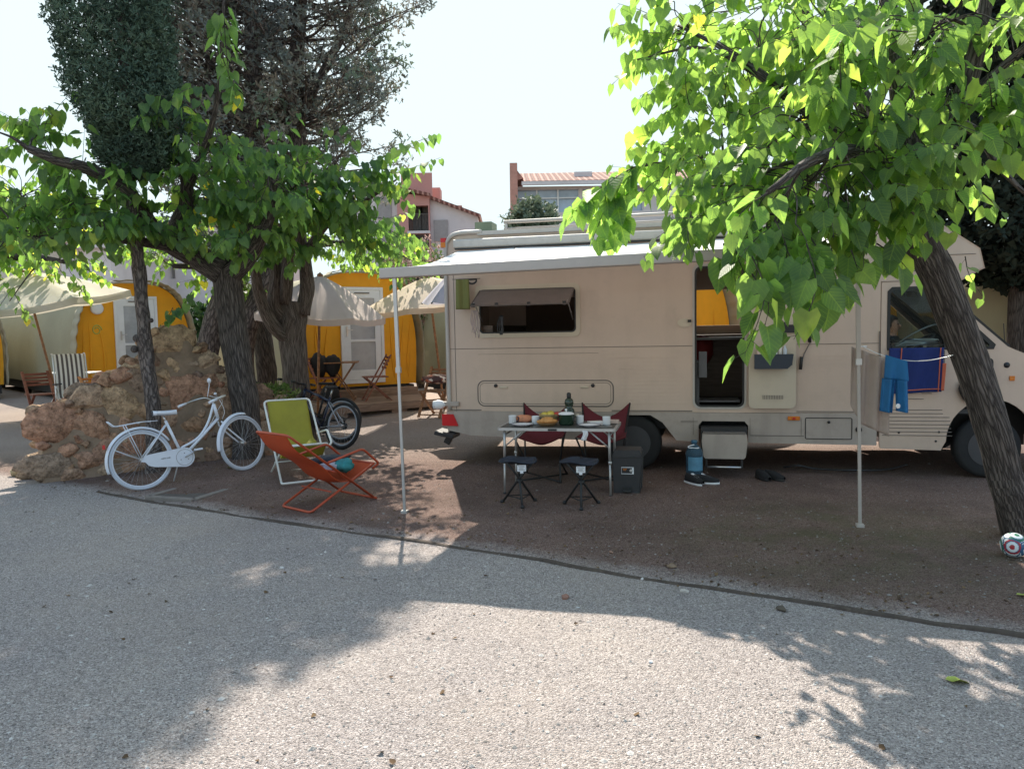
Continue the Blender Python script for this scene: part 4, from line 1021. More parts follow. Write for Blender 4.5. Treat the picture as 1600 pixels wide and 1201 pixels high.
tag(bpk.build('backpack', m_blackcloth, loc=on(507, 600, 14.3, DK + .46)), 'black backpack standing on a wooden chair on the tent deck', 'backpack')
bg2 = MB(); soft_blob(bg2, (0, 0, .19), .17, (1.0, .9, 1.15), .12, 8); tag(bg2.build('bag', m_blackcloth, loc=on(516, 612, 13.9, DK)), 'round black bag standing on the deck below the backpack', 'bag')
# cushion / cloth
pc = MB(); soft_blob(pc, (0, 0, 0), .2, (1.3, 1.0, .42), .2, 3)
m_pat, n_, l_, p_ = new_mat('patterned_cloth'); v_ = n_.new('ShaderNodeTexVoronoi'); v_.inputs['Scale'].default_value = 18; tc_ = n_.new('ShaderNodeTexCoord'); l_.new(tc_.outputs['Object'], v_.inputs['Vector'])
s_ = n_.new('ShaderNodeSeparateColor'); l_.new(v_.outputs['Color'], s_.inputs[0]); r_ = ramp(n_, [(.3, (.06, .02, .02)), (.45, (.45, .12, .06)), (.6, (.7, .62, .55)), (.8, (.12, .05, .05))]); r_.color_ramp.interpolation = 'CONSTANT'; l_.new(s_.outputs[0], r_.inputs[0]); l_.new(r_.outputs[0], p_.inputs['Base Color'])
tag(pc.build('cushion', m_pat, loc=on(682, 600, 13.35, .66)), 'red, black and white patterned cushion on the chair beside the motorhome tail', 'cushion')
# white table and striped relaxer at the left
tb = on(108, 620, 14.6); r = empty('garden_table', tb, radians(8), 'white garden table behind the striped folding lounger', 'table')
MB().box((0, 0, .78), (1.0, .62, .025)).build('tabletop', m_white, r, bevel=.008)
for sx in (-1, 1):
    MB().tube([(sx * .42, -.25, 0), (-sx * .2, -.25, .76)], .012, 8).build('leg', m_chrome, r); MB().tube([(sx * .42, .25, 0), (-sx * .2, .25, .76)], .012, 8).build('leg', m_chrome, r)
m_stripe, n_, l_, p_ = new_mat('striped_cloth'); uv_ = n_.new('ShaderNodeUVMap'); sp_ = n_.new('ShaderNodeSeparateXYZ'); l_.new(uv_.outputs[0], sp_.inputs[0])
mm_ = n_.new('ShaderNodeMath'); mm_.operation = 'MULTIPLY'; mm_.inputs[1].default_value = 6.5; l_.new(sp_.outputs[0], mm_.inputs[0]); fr_ = n_.new('ShaderNodeMath'); fr_.operation = 'FRACT'; l_.new(mm_.outputs[0], fr_.inputs[0])
r_ = ramp(n_, [(0, (.70, .68, .65)), (.42, (.10, .085, .085)), (.92, (.70, .68, .65))]); r_.color_ramp.interpolation = 'CONSTANT'; l_.new(fr_.outputs[0], r_.inputs[0]); l_.new(r_.outputs[0], p_.inputs['Base Color']); p_.inputs['Roughness'].default_value = .8
lp = on(113, 630, 13.9); r = empty('lounge_chair', lp, radians(-50), 'grey and white striped high-back folding lounger in front of the white table', 'chair')   # faces +x
side_prof = curve_pts([(-.16, 0, 1.18), (-.06, 0, 1.15), (.04, 0, .8), (.10, 0, .42), (.55, 0, .40), (.85, 0, .30)], 6)
cl = MB(); cl.grid(lambda u, v: (lambda p: (p.x, (u - .5) * .48, p.z - .01))(side_prof[min(int(v * (len(side_prof) - 1)), len(side_prof) - 1)]), 12, len(side_prof) - 1); cl.build('seat', m_stripe, r, solid=.01)
for sy in (-1, 1):
    y = sy * .26
    MB().tube([(p.x - .01, y, p.z) for p in side_prof], .013, 8).build('side_rail', m_chrome, r)
    lg = MB(); lg.tube([(-.22, y, 0), (.16, y, .62)], .012, 8); lg.tube([(.5, y, 0), (.1, y, .62)], .012, 8); lg.tube([(-.1, y, .02), (.42, y, .02)], .009, 6); lg.build('leg', m_chrome, r)
    MB().bar((-.1, y, .63), (.55, y, .67), .045, .025).build('armrest', m_black, r)
# small wooden crate step and kerb block near the left terrace
cb = MB(); 
for k in range(3): cb.box((0, (k - 1) * .12, .06), (.7, .1, .03))
cb.box((0, 0, .02), (.66, .3, .05)); tag(cb.build('wooden_pallet', m_plank, loc=on(92, 632, 14.4), rot=(0, 0, radians(10))), 'low wooden pallet lying on the sand behind the brown chair', 'pallet')

# ------------------------------------------------------------ buildings far behind
m_pinkwall = mat('salmon_render', (.50, .25, .215), .9, var=.10, scale=.8, bump=.2, bscale=10)
m_whitewall = mat('white_render', (.62, .56, .55), .9, var=.08, scale=.6, bump=.2, bscale=10, dirt=.15)
m_brick = mat('red_brick', (.46, .23, .18), .9, var=.2, scale=4, bump=.3)
m_shutter = mat('blind', (.30, .27, .26), .6, var=.15)
m_glaz = mat('balcony_glazing', (.36, .45, .56), .12, var=.3, scale=.7, spec=.7)
m_tile, n_, l_, p_ = new_mat('roof_tile'); tc_ = n_.new('ShaderNodeTexCoord'); wv = n_.new('ShaderNodeTexWave'); wv.wave_type = 'BANDS'; wv.bands_direction = 'X'; wv.inputs['Scale'].default_value = 1.1; wv.inputs['Distortion'].default_value = .6; l_.new(tc_.outputs['Object'], wv.inputs['Vector'])
r_ = ramp(n_, [(.15, (.16, .06, .045)), (.6, (.34, .145, .11)), (1, (.44, .24, .19))]); l_.new(wv.outputs['Fac'], r_.inputs[0]); l_.new(r_.outputs[0], p_.inputs['Base Color']); p_.inputs['Roughness'].default_value = .9
b_ = n_.new('ShaderNodeBump'); b_.inputs['Strength'].default_value = 1; b_.inputs['Distance'].default_value = .1; l_.new(wv.outputs['Fac'], b_.inputs['Height']); l_.new(b_.outputs[0], p_.inputs['Normal'])
# pink and white apartment house (seen left of the motorhome)
DB = 44.0
def Q(px, py, y=DB): return at(px, py, y)
ra = empty('apartment_building', (Q(670, 420).x, DB, 0), label='salmon and white apartment building with stacked balconies behind the trees', cat='building')
ox = Q(670, 420).x
def lx(px, y=DB): return Q(px, 400, y).x - ox
def lz(py, px=670, y=DB): return Q(px, py, y).z
w = MB()
# white left wing, salmon loggia bay, white right wing stepping back and down
zt0, zt1, zt2 = lz(298, 615), lz(311, 672), lz(338, 745)
w.prism([(lx(560), 0), (lx(624), 0), (lx(624), lz(302, 624)), (lx(560), lz(282, 560))], 0, 9)
w.prism([(lx(674), 0), (lx(748), 0), (lx(748), zt2), (lx(674), zt1)], 0, 9)
w.build('wall', m_whitewall, ra)
w = MB()
hz = [(lz(352), lz(322)), (lz(395), lz(366)), (lz(440), lz(410))]
w.prism([(lx(624) + .002, 0), (lx(674) - .002, 0), (lx(674) - .002, zt1 + .1), (lx(624) + .002, lz(302, 624))], -.35, .0,
        holes=[[(lx(641), a - .35), (lx(672), a - .35), (lx(672), b), (lx(641), b)] for a, b in hz])
w.box(((lx(624) + lx(674)) / 2, 1.6, 5.5), (lx(674) - lx(624), .1, 11)); w.build('loggia_wall', m_pinkwall, ra)
for a, b_ in hz:
    s = MB(); s.box(((lx(641) + lx(673)) / 2, .2, a - .42), (lx(673) - lx(641) + .1, 1.5, .14)); s.build('balcony_slab', m_whitewall, ra)
    rl = MB(); x0, x1 = lx(641), lx(672)
    rl.bar((x0, -.3, a + .62), (x1, -.3, a + .62), .05)
    for k in range(14): rl.bar((x0 + (x1 - x0) * k / 13, -.3, a - .35), (x0 + (x1 - x0) * k / 13, -.3, a + .62), .03)
    rl.build('railing', m_iron, ra)
    for px in (646, 658): MB().box((lx(px) + .15, 1.5, a + .5), (.55, .1, 1.5)).build('window', m_shutter, ra)
rf = MB()
rf.bar((lx(556), 4.3, lz(281, 556) + .05), (lx(676), 4.3, lz(311, 672) + .15), 10, .16); rf.bar((lx(672), 4.5, zt1 + .12), (lx(752), 4.5, zt2 + .02), 9.6, .16); rf.build('roof', m_tile, ra)
c = MB(); c.box((lx(668), 3, zt1 + .45), (1.2, 1.2, 1.3)); c.build('parapet', m_pinkwall, ra); c = MB(); c.box((lx(650), 3.2, zt1 + .6), (1.1, .2, .9)); c.box((lx(712), 3, lz(322, 712) + .15), (.5, .5, .7)); c.build('chimney', m_brick, ra)
for px, py in ((603, 325), (603, 365), (690, 360)): MB().box((lx(px), -.04, lz(py, px)), (.8, .08, 1.2)).build('window', m_shutter, ra)
# house with tiled roof and glazed balcony over the motorhome roof
D2 = 36.0
ox = Q(930, 300, D2).x; rb_ = empty('apartment_building', (ox, D2, 0), label='white building with red tiled roof, brick end wall and glazed balcony above the motorhome roof', cat='building')
lx2 = lambda px: Q(px, 300, D2).x - ox; lz2 = lambda py, px=930: Q(px, py, D2).z
w = MB(); w.prism([(lx2(803), 0), (lx2(1300), 0), (lx2(1300), lz2(292)), (lx2(803), lz2(289))], 0, 8, holes=[[(lx2(806), lz2(330)), (lx2(905), lz2(330)), (lx2(905), lz2(294)), (lx2(806), lz2(294))], [(lx2(910), lz2(330)), (lx2(1005), lz2(330)), (lx2(1005), lz2(294)), (lx2(910), lz2(294))]]); w.build('wall', m_whitewall, rb_)
for x0, x1 in ((806, 905), (910, 1005)):
    gl = MB(); gl.box(((lx2(x0) + lx2(x1)) / 2, .25, (lz2(330) + lz2(294)) / 2), (lx2(x1) - lx2(x0), .05, lz2(294) - lz2(330))); gl.build('glazing', m_glaz, rb_)
    fr = MB()
    for k in range(4): x = lerp(lx2(x0), lx2(x1), k / 3); fr.box((x, .15, (lz2(330) + lz2(294)) / 2), (.07, .07, lz2(294) - lz2(330)))
    fr.box(((lx2(x0) + lx2(x1)) / 2, .14, lz2(307)), (lx2(x1) - lx2(x0), .06, .06)); fr.build('window_frame', m_white, rb_)
rf = MB(); za, zb = lz2(288, 803), lz2(268, 820)
rf.prism([(lx2(815), 0), (lx2(1310), 0), (lx2(1310), .14), (lx2(815), .14)], 0, 1, fn=lambda x, y, z: (x, -.5 + y * 4.5, lz2(289) + y * 1.25 + z + .02)); rf.build('roof', m_tile, rb_)
MB().box(((lx2(815) + lx2(1310)) / 2, -.55, lz2(289) + .04), (lx2(1310) - lx2(815), .14, .16)).build('gutter', m_whitewall, rb_)
c = MB(); c.prism([(0, 0), (.35, 0), (.35, 1), (0, 1)], 0, 1, fn=lambda x, y, z: (lx2(797) + x, -.6 + y * 6, 0 if z < .5 else lz2(256) - y * .4)); c.prism([(lx2(803), lz2(282)), (lx2(818), lz2(278)), (lx2(803), lz2(258))], -.3, 5); c.build('end_wall', m_brick, rb_)
ac = MB(); ac.box((lx2(916), 1.6, lz2(264)), (.85, .5, .35)); ac.build('roof_hatch', m_whitewall, rb_); rl = MB()
for x in (902, 931): rl.bar((lx2(x), 1.6, lz2(268)), (lx2(x), 1.6, lz2(259)), .03)
rl.bar((lx2(902), 1.6, lz2(259)), (lx2(931), 1.6, lz2(259)), .03); rl.build('roof_rail', m_iron, rb_)
# white houses glimpsed behind the left trees
for i, (px0, px1, pt, y, lab, mm) in enumerate(((95, 172, 388, 34, 'white house front glimpsed above the left orange tent', m_whitewall), (-120, 60, 372, 38, 'beige house with flat roof behind the leaves at the left edge', mat('beige_render', (.5, .45, .38), .9)), (205, 420, 352, 40, 'pale house with tiled roof hidden behind the left mulberry crowns', m_whitewall))):
    a = Q(px0, 400, y).x; b_ = Q(px1, 400, y).x; zt = Q((px0 + px1) / 2, pt, y).z; cx = (a + b_) / 2
    r = empty('house', (cx, y, 0), label=lab, cat='house')
    w = MB(); hw = (b_ - a) / 2
    wins = []
    k = max(1, int((b_ - a) / 3.2))
    for j in range(k):
        x = -hw + (j + .5) * 2 * hw / k
        for z in (zt - 2.1, zt - 5.0):
            if z > .6: wins.append((x, z))
    w.prism([(-hw, 0), (hw, 0), (hw, zt), (-hw, zt)], 0, 7, holes=[[(x - .45, z - .6), (x + .45, z - .6), (x + .45, z + .6), (x - .45, z + .6)] for x, z in wins]); w.build('wall', mm, r)
    for x, z in wins: MB().box((x, .2, z), (.92, .06, 1.22)).build('window', m_shutter, r)
    rf = MB(); rf.box((0, 3.5, zt + .1), (2 * hw + .6, 7.6, .2)); rf.build('roof', m_tile if i == 2 else m_whitewall, r)
# low hedge line closing the view between the tents
hd = MB(); random.seed(77)
m_hedge = rnd_mat('hedge_leaf', [(.02, .045, .014), (.035, .075, .02), (.06, .11, .03)], .8, bump=0, scale=2, trans=.2)
for i in range(9000):
    x = random.uniform(-22, 26); q = noise.noise(Vector((x * .5, 0, 0)))
    z = random.random() ** .7 * (2.5 + q * 1.1); p = Vector((x, random.uniform(-.9, .9), z)); tuft(hd, p, .22, 4, random.random(), .35, Vector((0, -.2, .3)))
hd.box((0, 0, 1.0), (48, .5, 2.0), rnd=.1)
tag(hd.build('hedge', m_hedge, loc=(0, 27, .2)), 'long dark green hedge closing the campsite behind the tents', 'hedge')


# ------------------------------------------------------------ motorhome
m_body = mat('cream_motorhome_paint', (.565, .435, .345), .38, var=.05, scale=1.3, spec=.5, dirt=.14, coat=.15, streak=.08)
m_skirt = mat('grey_cream_skirt', (.40, .34, .295), .5, var=.06, scale=2, dirt=.3, streak=.2)
m_rail = mat('cream_rail', (.44, .39, .355), .45, var=.05, dirt=.1)
m_roofw = mat('greyish_white_trim', (.47, .435, .40), .5, var=.05, dirt=.2, streak=.1)
m_door = mat('cream_door_leaf', (.55, .47, .36), .5, var=.05, scale=3, dirt=.1)
m_seam = mat('seam_grey', (.16, .14, .125), .7)
m_rub = mat('rubber_seal', (.02, .02, .02), .6)
m_tyre = mat('tyre', (.018, .018, .019), .85, var=.3, bump=.4, bscale=40)
m_rim = mat('steel_rim', (.07, .07, .075), .5, metal=.5)
m_amber = mat('amber_lens', (.75, .22, .02), .25, trans=.2); m_redl = mat('red_lens', (.62, .015, .02), .3, trans=.1)
m_glass = glass('cab_glass', (.82, .87, .86), .88); m_acryl = mat('milky_smoked_acrylic', (.27, .215, .20), .2, var=.1, trans=.35, spec=.4)
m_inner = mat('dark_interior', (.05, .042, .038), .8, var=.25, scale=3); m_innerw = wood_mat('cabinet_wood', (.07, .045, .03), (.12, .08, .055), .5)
m_awn = mat('awning_cloth', (.86, .85, .83), .8, var=.03, scale=2, bump=.15, bscale=40, trans=.22)
m_dash = mat('dashboard_grey', (.035, .036, .04), .55)
VX, VY, VR = -.82, 9.45, radians(-13)
van = empty('motorhome', (VX, VY, 0), VR, 'cream motorhome parked sideways with open door, top-hinged window and pulled-out white awning', 'motorhome')
W = 2.12
RT = 2.84
def arch(cx, r, z0, n=14):
    # points of a wheel arch cut from left to right over the top
    return [(cx - r * cos(pi * i / n), max(z0, .33 + r * sin(pi * i / n))) for i in range(n + 1)]
def side_wall(y0, y1, holes, name):
    b = MB()
    b.prism([(.0, .70), (4.98, .70), (4.98, 2.14), (5.75, 2.14), (5.98, 2.26), (5.93, 2.45), (5.55, 2.72), (5.2, RT), (.10, RT), (.02, RT - .08)], y0, y1, holes=holes)
    return b.build(name, m_body, van, bevel=.004)
WIN = rrect(.46, 1.66, 1.63, 2.17, .05); DOOR = rrect(3.02, .775, 3.545, 2.36, .06)
FW1 = rrect(2.75, 1.70, 3.72, 2.20, .05); FW2 = rrect(.6, 1.7, 1.5, 2.15, .05)
side_wall(0, .03, [WIN, DOOR], 'side_wall'); side_wall(W - .03, W, [FW1], 'side_wall')
sk = MB()        # skirt with rear wheel arch, lower edge slightly uneven
trap = [(1.83, .36), (1.93, .56), (2.06, .665), (2.50, .665), (2.64, .58), (2.80, .37)]
stepcut = [(3.05, .355), (3.05, .55), (3.09, .60), (3.56, .60), (3.60, .55), (3.60, .355)]
for y0, y1 in ((-.012, .02), (W - .02, W + .012)):
    cut = stepcut if y0 < 1 else []
    sk.prism([(.02, .46), (.30, .40), (1.0, .375)] + trap + cut + [(4.3, .35), (4.955, .345), (4.955, .697), (.0, .697), (0, .5)], y0, y1)
sk.build('skirt', m_skirt, van, bevel=.003)
for x, z0, z1 in ((2.99, .60, .64),): pass
sm = MB()
def hline(x0, x1, z, t=.006, y=-.0025, d=.006): sm.box(((x0 + x1) / 2, y, z), (x1 - x0, d, t))
hline(.03, 3.0, 1.47); hline(4.12, 4.97, 1.47); hline(.42, 1.9, 1.40, .0025); 
hline(2.05, 2.98, .715, .012); hline(.05, .45, .715, .012); hline(4.12, 4.75, .715, .01); sm.bar((4.75, -.003, .715), (4.86, -.003, .80), .006, .008, up=(0, 1, 0)); hline(4.86, 4.97, .80, .008)
for z in (.60, .585): hline(2.85, 3.04, z, .004, -.0135); 
hline(3.62, 4.2, .44, .008, -.0135)
for x in (2.99, 3.62, 4.17): sm.box((x, -.0135, .54), (.004, .004, .2))
sm.box((.13, -.002, 1.6), (.005, .006, 2.1))
sm.build('panel_seam', m_seam, van)
for x0, x1, z0, dz, n in ((2.12, 2.98, .80, .045, 13), (4.13, 4.95, .80, .045, 13), (.15, 2.35, 1.10, .027, 13)):       # fine pressed ribs of the lower panels
    rb = MB()
    for k in range(n): rb.box(((x0 + x1) / 2, -.001, z0 + dz * k), (x1 - x0, .003, .009 if dz > .03 else .005))
    rb.build('ribbed_panel', m_body, van)
en = MB(); en.box((.015, W / 2, 1.6), (.03, W - .07, 2.36)); en.build('rear_wall', m_body, van, bevel=.004)
MB().box((.015, W / 2, .50), (.05, W - .1, .3)).build('rear_bumper', m_roofw, van, bevel=.02)
rw = MB()
rw.prism([(.05, RT - .01), (5.25, RT - .01), (5.22, RT + .045), (.12, RT + .045)], .03, W - .03); rw.build('roof', m_roofw, van, bevel=.015)
tr = MB(); tr.tube(curve_pts([(.045, -.012, .72), (.04, -.014, 1.6), (.04, -.014, 2.62), (.075, -.014, 2.80), (.2, -.014, 2.875), (.5, -.014, 2.885)], 6), .026, 8)
tr.box((2.95, -.012, 2.865), (5.0, .03, .05)); tr.build('edge_trim', m_roofw, van)
f = MB()         # luton front and cab roof
fn = [(5.2, RT), (5.55, 2.72), (5.93, 2.45), (5.98, 2.26), (5.75, 2.14), (4.98, 2.14)]
f.prism([(5.2, RT + .02), (5.57, 2.735), (5.95, 2.46), (6.0, 2.25), (5.76, 2.12), (4.95, 2.12), (4.95, 2.16), (5.74, 2.16), (5.95, 2.27), (5.91, 2.43), (5.54, 2.70), (5.2, RT - .03)], .03, W - .03); f.build('overcab', m_body, van, bevel=.004)
lu = MB(); lu.box((5.45, -.004, 2.40), (.9, .006, .006)); lu.box((5.32, -.004, 2.24), (.7, .006, .008)); lu.build('panel_seam', m_seam, van)
wi = MB(); wi.prism(rrect(4.99, 2.30, 5.16, 2.50, .03), -.01, -.004); wi.build('overcab_window', m_rub, van)
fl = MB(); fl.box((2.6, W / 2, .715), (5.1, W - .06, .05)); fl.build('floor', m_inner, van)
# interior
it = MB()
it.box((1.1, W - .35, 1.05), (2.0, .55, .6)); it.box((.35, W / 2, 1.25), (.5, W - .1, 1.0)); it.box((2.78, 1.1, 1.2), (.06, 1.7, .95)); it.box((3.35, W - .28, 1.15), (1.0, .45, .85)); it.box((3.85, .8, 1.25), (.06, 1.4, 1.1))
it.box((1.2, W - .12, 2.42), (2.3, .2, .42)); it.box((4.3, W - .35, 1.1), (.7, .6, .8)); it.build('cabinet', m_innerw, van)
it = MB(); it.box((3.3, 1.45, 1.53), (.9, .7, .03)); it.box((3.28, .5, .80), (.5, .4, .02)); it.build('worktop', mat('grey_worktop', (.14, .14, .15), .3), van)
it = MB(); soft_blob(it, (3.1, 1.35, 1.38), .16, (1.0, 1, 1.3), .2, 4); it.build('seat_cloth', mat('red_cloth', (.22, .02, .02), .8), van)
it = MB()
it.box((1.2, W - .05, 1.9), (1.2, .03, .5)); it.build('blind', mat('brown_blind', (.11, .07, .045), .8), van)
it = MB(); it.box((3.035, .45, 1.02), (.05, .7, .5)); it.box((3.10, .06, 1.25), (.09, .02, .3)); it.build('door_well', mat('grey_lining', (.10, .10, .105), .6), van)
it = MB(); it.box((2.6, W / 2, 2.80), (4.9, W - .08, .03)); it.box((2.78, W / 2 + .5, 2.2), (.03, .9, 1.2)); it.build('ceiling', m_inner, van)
# side window: frame, hinged pane standing open, stays and hanging things
wf = MB(); wf.prism(rrect(.40, 1.60, 1.69, 2.235, .07), -.016, .0, holes=[rrect(.455, 1.655, 1.635, 2.18, .05)]); w_f = wf.build('window', m_door, van, bevel=.004)
wf = MB(); wf.prism(rrect(.452, 1.652, 1.638, 2.183, .05), -.018, -.004, holes=[rrect(.468, 1.668, 1.622, 2.168, .045)]); wf.build('window_seal', m_rub, w_f)
pn = MB(); pa = radians(66)
def flap(x, y, z): return (x, -.02 - y * cos(pa) - z * sin(pa) * -1 * 0 - z * sin(pa), 2.175 - z * cos(pa) + y * sin(pa) * .0)
pn.prism(rrect(.46, .0, 1.63, .50, .04), 0, .004, fn=flap); pn.build('hinged_pane', m_acryl, w_f)
pn = MB(); 
for z in (.01, .49): pn.bar(flap(.47, .006, z), flap(1.62, .006, z), .012, .012)
for x in (.47, 1.62): pn.bar(flap(x, .006, .01), flap(x, .006, .49), .010, .010)
pn.build('pane_edge', mat('pane_edge_brown', (.10, .075, .065), .4), w_f)
for x in (.50, .78, 1.16, 1.57): MB().box(flap(x, .02, .47), (.035, .03, .045)).build('catch', m_black, w_f)
for x in (.49, 1.60): MB().tube([flap(x, 0, .40), (x, -.01, 1.80)], .006, 6).build('stay', m_chrome, w_f)
# baggage locker
lk = MB()
for o_, r_ in ((0, .007), (.028, .005)):
    lk.tube([(x, -.003, z) for x, z in rrect(.41 + o_, .765 + o_, 2.07 - o_, 1.075 - o_, .085 - o_)], r_, 6, closed=True)
l_k = lk.build('locker_hatch', m_seam, van)
lp_ = MB(); lp_.prism(rrect(.418, .773, 2.062, 1.067, .08), -.006, -.001); lp_.build('locker_panel', m_body, l_k)
for x, s in ((.64, 1), (1.83, -1)):
    MB().lathe([(.022, 0), (.022, .012), (.012, .016), (.0001, .017)], (x, -.006, 1.015), 14, axis=Vector((0, -1, 0))).build('lock', m_black, l_k)
    MB().box((x + s * .10, -.014, .995), (.10, .016, .022)).build('handle', m_door, l_k, bevel=.004)
# entrance door: frame, leaf folded back, fittings
df = MB(); df.prism(rrect(2.985, .74, 3.58, 2.40, .085), -.012, -.001, holes=[DOOR]); d_f = df.build('door_frame', m_roofw, van, bevel=.003)
df = MB(); df.prism(rrect(3.008, .763, 3.557, 2.372, .07), -.016, -.010, holes=[rrect(3.03, .785, 3.535, 2.35, .055)]); df.build('door_seal', m_rub, d_f)
dl = MB(); dl.prism(rrect(3.60, .755, 4.105, 2.37, .06), -.062, -.022); d_l = dl.build('entrance_door', m_door, van, bevel=.012)
x = MB(); x.prism(rrect(3.655, 1.93, 4.06, 2.30, .04), -.068, -.061); x.build('inner_panel', m_door, d_l, bevel=.004)
x = MB(); x.prism(rrect(3.98, 1.60, 4.12, 1.69, .015), -.09, -.06); x.box((3.96, -.08, 1.66), (.06, .03, .12)); x.build('latch', m_black, d_l, bevel=.006)
x = MB(); x.prism([(3.66, 1.21), (4.00, 1.21), (4.05, 1.25), (4.06, 1.36), (3.66, 1.36)], -.16, -.062); x.build('door_pocket', mat('navy_plastic', (.02, .032, .05), .4), d_l, bevel=.012)
x = MB(); x.prism(rrect(3.735, .845, 3.985, .92, .02), -.066, -.061)
v_g = x.build('vent', m_door, d_l)
x = MB()
for k in range(13): x.box((3.755 + k * .0175, -.068, .882), (.007, .004, .045))
x.build('vent_slot', m_seam, v_g)
for (bx, bz, h_, r_, c_) in ((3.70, 1.36, .11, .022, (.6, .45, .38)), (3.76, 1.36, .15, .016, (.75, .72, .68)), (3.81, 1.36, .17, .02, (.15, .09, .06)), (3.87, 1.36, .13, .032, (.78, .77, .74)), (3.93, 1.36, .16, .018, (.7, .68, .6)), (3.98, 1.36, .10, .02, (.5, .55, .6))):
    o = MB().lathe([(r_, -.1), (r_, h_ * .65), (r_ * .5, h_ * .75), (r_ * .45, h_), (.0001, h_)], (0, 0, 0), 12).build('bottle', mat('bottle_%02d' % int(bx * 100 % 100), c_, .35))
    p = Matrix.Rotation(VR, 3, 'Z') @ Vector((bx, -.115, bz)) + Vector((VX, VY, 0)); o.location = p
    tag(o, {3.70: 'pinkish bottle, leftmost in the dark pocket of the open motorhome door', 3.76: 'thin white tube in the door pocket beside the pinkish bottle', 3.81: 'tall dark brown bottle in the middle of the door pocket', 3.87: 'fat white bottle in the door pocket', 3.93: 'cream tube right of the fat white bottle in the door pocket', 3.98: 'small grey-blue bottle at the right end of the door pocket'}[bx], 'bottle', 'bottles in the door pocket')
x = MB(); x.prism([(2.895 + .08 * cos(a), 1.735 + .05 * sin(a)) for a in [2 * pi * i / 24 for i in range(24)]], -.012, -.001); h_ = x.build('door_handle', m_door, van); h_.scale = (1, 1, 1)
MB().box((2.95, -.02, 1.755), (.04, .014, .03)).build('lock', m_black, h_)
# step
st = MB(); st.prism([(3.10, .24), (3.12, .22), (3.53, .22), (3.55, .24), (3.57, .40), (3.56, .49), (3.09, .49), (3.08, .40)], -.34, -.10); s_t = st.build('entrance_step', m_skirt, van, bevel=.015)
st = MB()
for z in (.50,): st.box((3.325, -.2, z), (.46, .2, .012))
st.build('step_tread', m_seam, s_t); MB().tube([(3.14, -.36, .13), (3.50, -.36, .13)], .013, 8).build('step_bar', m_chrome, s_t)
st = MB(); st.box((3.325, -.05, .40), (.50, .3, .30)); st.build('step_box', m_black, s_t); st = MB(); st.box((3.13, -.3, .17), (.02, .12, .1)); st.box((3.51, -.3, .17), (.02, .12, .1)); st.build('step_arm', m_black, s_t)
# small fittings
MB().box((4.09, -.022, .64), (.13, .02, .045)).build('marker_light', m_amber, van, bevel=.006)
MB().box((4.09, -.036, .64), (.03, .01, .02)).build('marker_reflector', m_redl, van)
x = MB(); x.tube([(a, -.014, z) for a, z in rrect(4.215, .41, 4.70, .645, .012, 2)], .005, 6, closed=True); l2 = x.build('service_hatch', m_rub, van)
MB().lathe([(.016, 0), (.016, .008), (.0001, .01)], (4.46, -.013, .60), 12, axis=Vector((0, -1, 0))).build('lock', m_black, l2)
MB().lathe([(.033, 0), (.033, .01), (.0001, .014)], (4.77, -.013, .52), 16, axis=Vector((0, -1, 0))).build('socket', m_black, van)
x = MB(); x.tube([(4.25, -.03, 2.0), (4.25, -.03, 1.6), (4.26, -.03, 1.50), (4.19, -.035, 1.36), (4.16, -.035, 1.24)], .007, 6); g_ = x.build('pull_cord', m_seam, van)
for a, b_ in (((4.25, -.03, 1.63), (4.25, -.03, 1.49)), ((4.165, -.035, 1.33), (4.155, -.035, 1.19))): MB().tube([a, b_], .018, 8).build('grip', m_rub, g_)
tl = MB(); tl.prism([(-.05, .52), (-.05, .66), (.09, .66), (.15, .52)], -.035, -.016); tl.build('tail_reflector', m_redl, van, bevel=.003)
x = MB(); x.lathe([(.0001, -.10), (.05, -.06), (.06, 0), (.05, .06)], (-.10, -.03, .78), 14, axis=Vector((-1, 0, 0)), sx=.8); x.build('tail_lamp_cap', m_white, van); MB().box((.06, -.02, .79), (.22, .03, .06)).build('bumper_strip', m_skirt, van, bevel=.008)
x = MB(); x.box((.0, .0, .42), (.25, .3, .05), Matrix.Rotation(.2, 3, 'Y')); x.box((.02, .02, .36), (.08, .06, .16), Matrix.Rotation(.5, 3, 'Y')); x.build('tow_bracket', m_black, van, bevel=.008)
x = MB(); x.box((.02, -.02, 2.74), (.06, .05, .06)); x.build('marker_light', m_amber, van); x = MB(); x.box((.02, -.02, 2.80), (.06, .05, .05)); x.build('marker_light', m_redl, van)
# wheels
def wheel(cx, cy, near=True, r=.33):
    w = MB(); wd = .2
    w.lathe([(.20, -.09), (.285, -.10), (.318, -.085), (r, -.05), (r, .05), (.318, .085), (.285, .10), (.20, .09)], (cx, cy, r), 40, axis=Vector((0, 1, 0)))
    o = w.build('wheel', m_tyre, van)
    q = MB(); sgn = -1 if near else 1
    q.lathe([(.0001, .03), (.055, .035), (.07, .05), (.075, .02), (.13, .0), (.17, .03), (.195, .05), (.20, .075)], (cx, cy + sgn * .02, r), 32, axis=Vector((0, sgn, 0))); q.build('rim', m_rim, o)
    q = MB(); q.lathe([(.0001, .0), (.19, .0)], (cx, cy, r), 24, axis=Vector((0, sgn, 0))); q.build('hub', m_black, o)
for cx in (2.30, 6.08):
    wheel(cx, .13); wheel(cx, W - .13, False)
ch = MB(); ch.box((3.0, .5, .52), (5.0, .12, .14)); ch.box((3.0, W - .5, .52), (5.0, .12, .14)); ch.box((2.3, W / 2, .36), (.12, W - .3, .1)); ch.box((5.9, W / 2, .45), (1.4, 1.1, .3)); ch.box((3.1, 1.5, .55), (1.0, .7, .22)); ch.build('chassis', m_black, van)
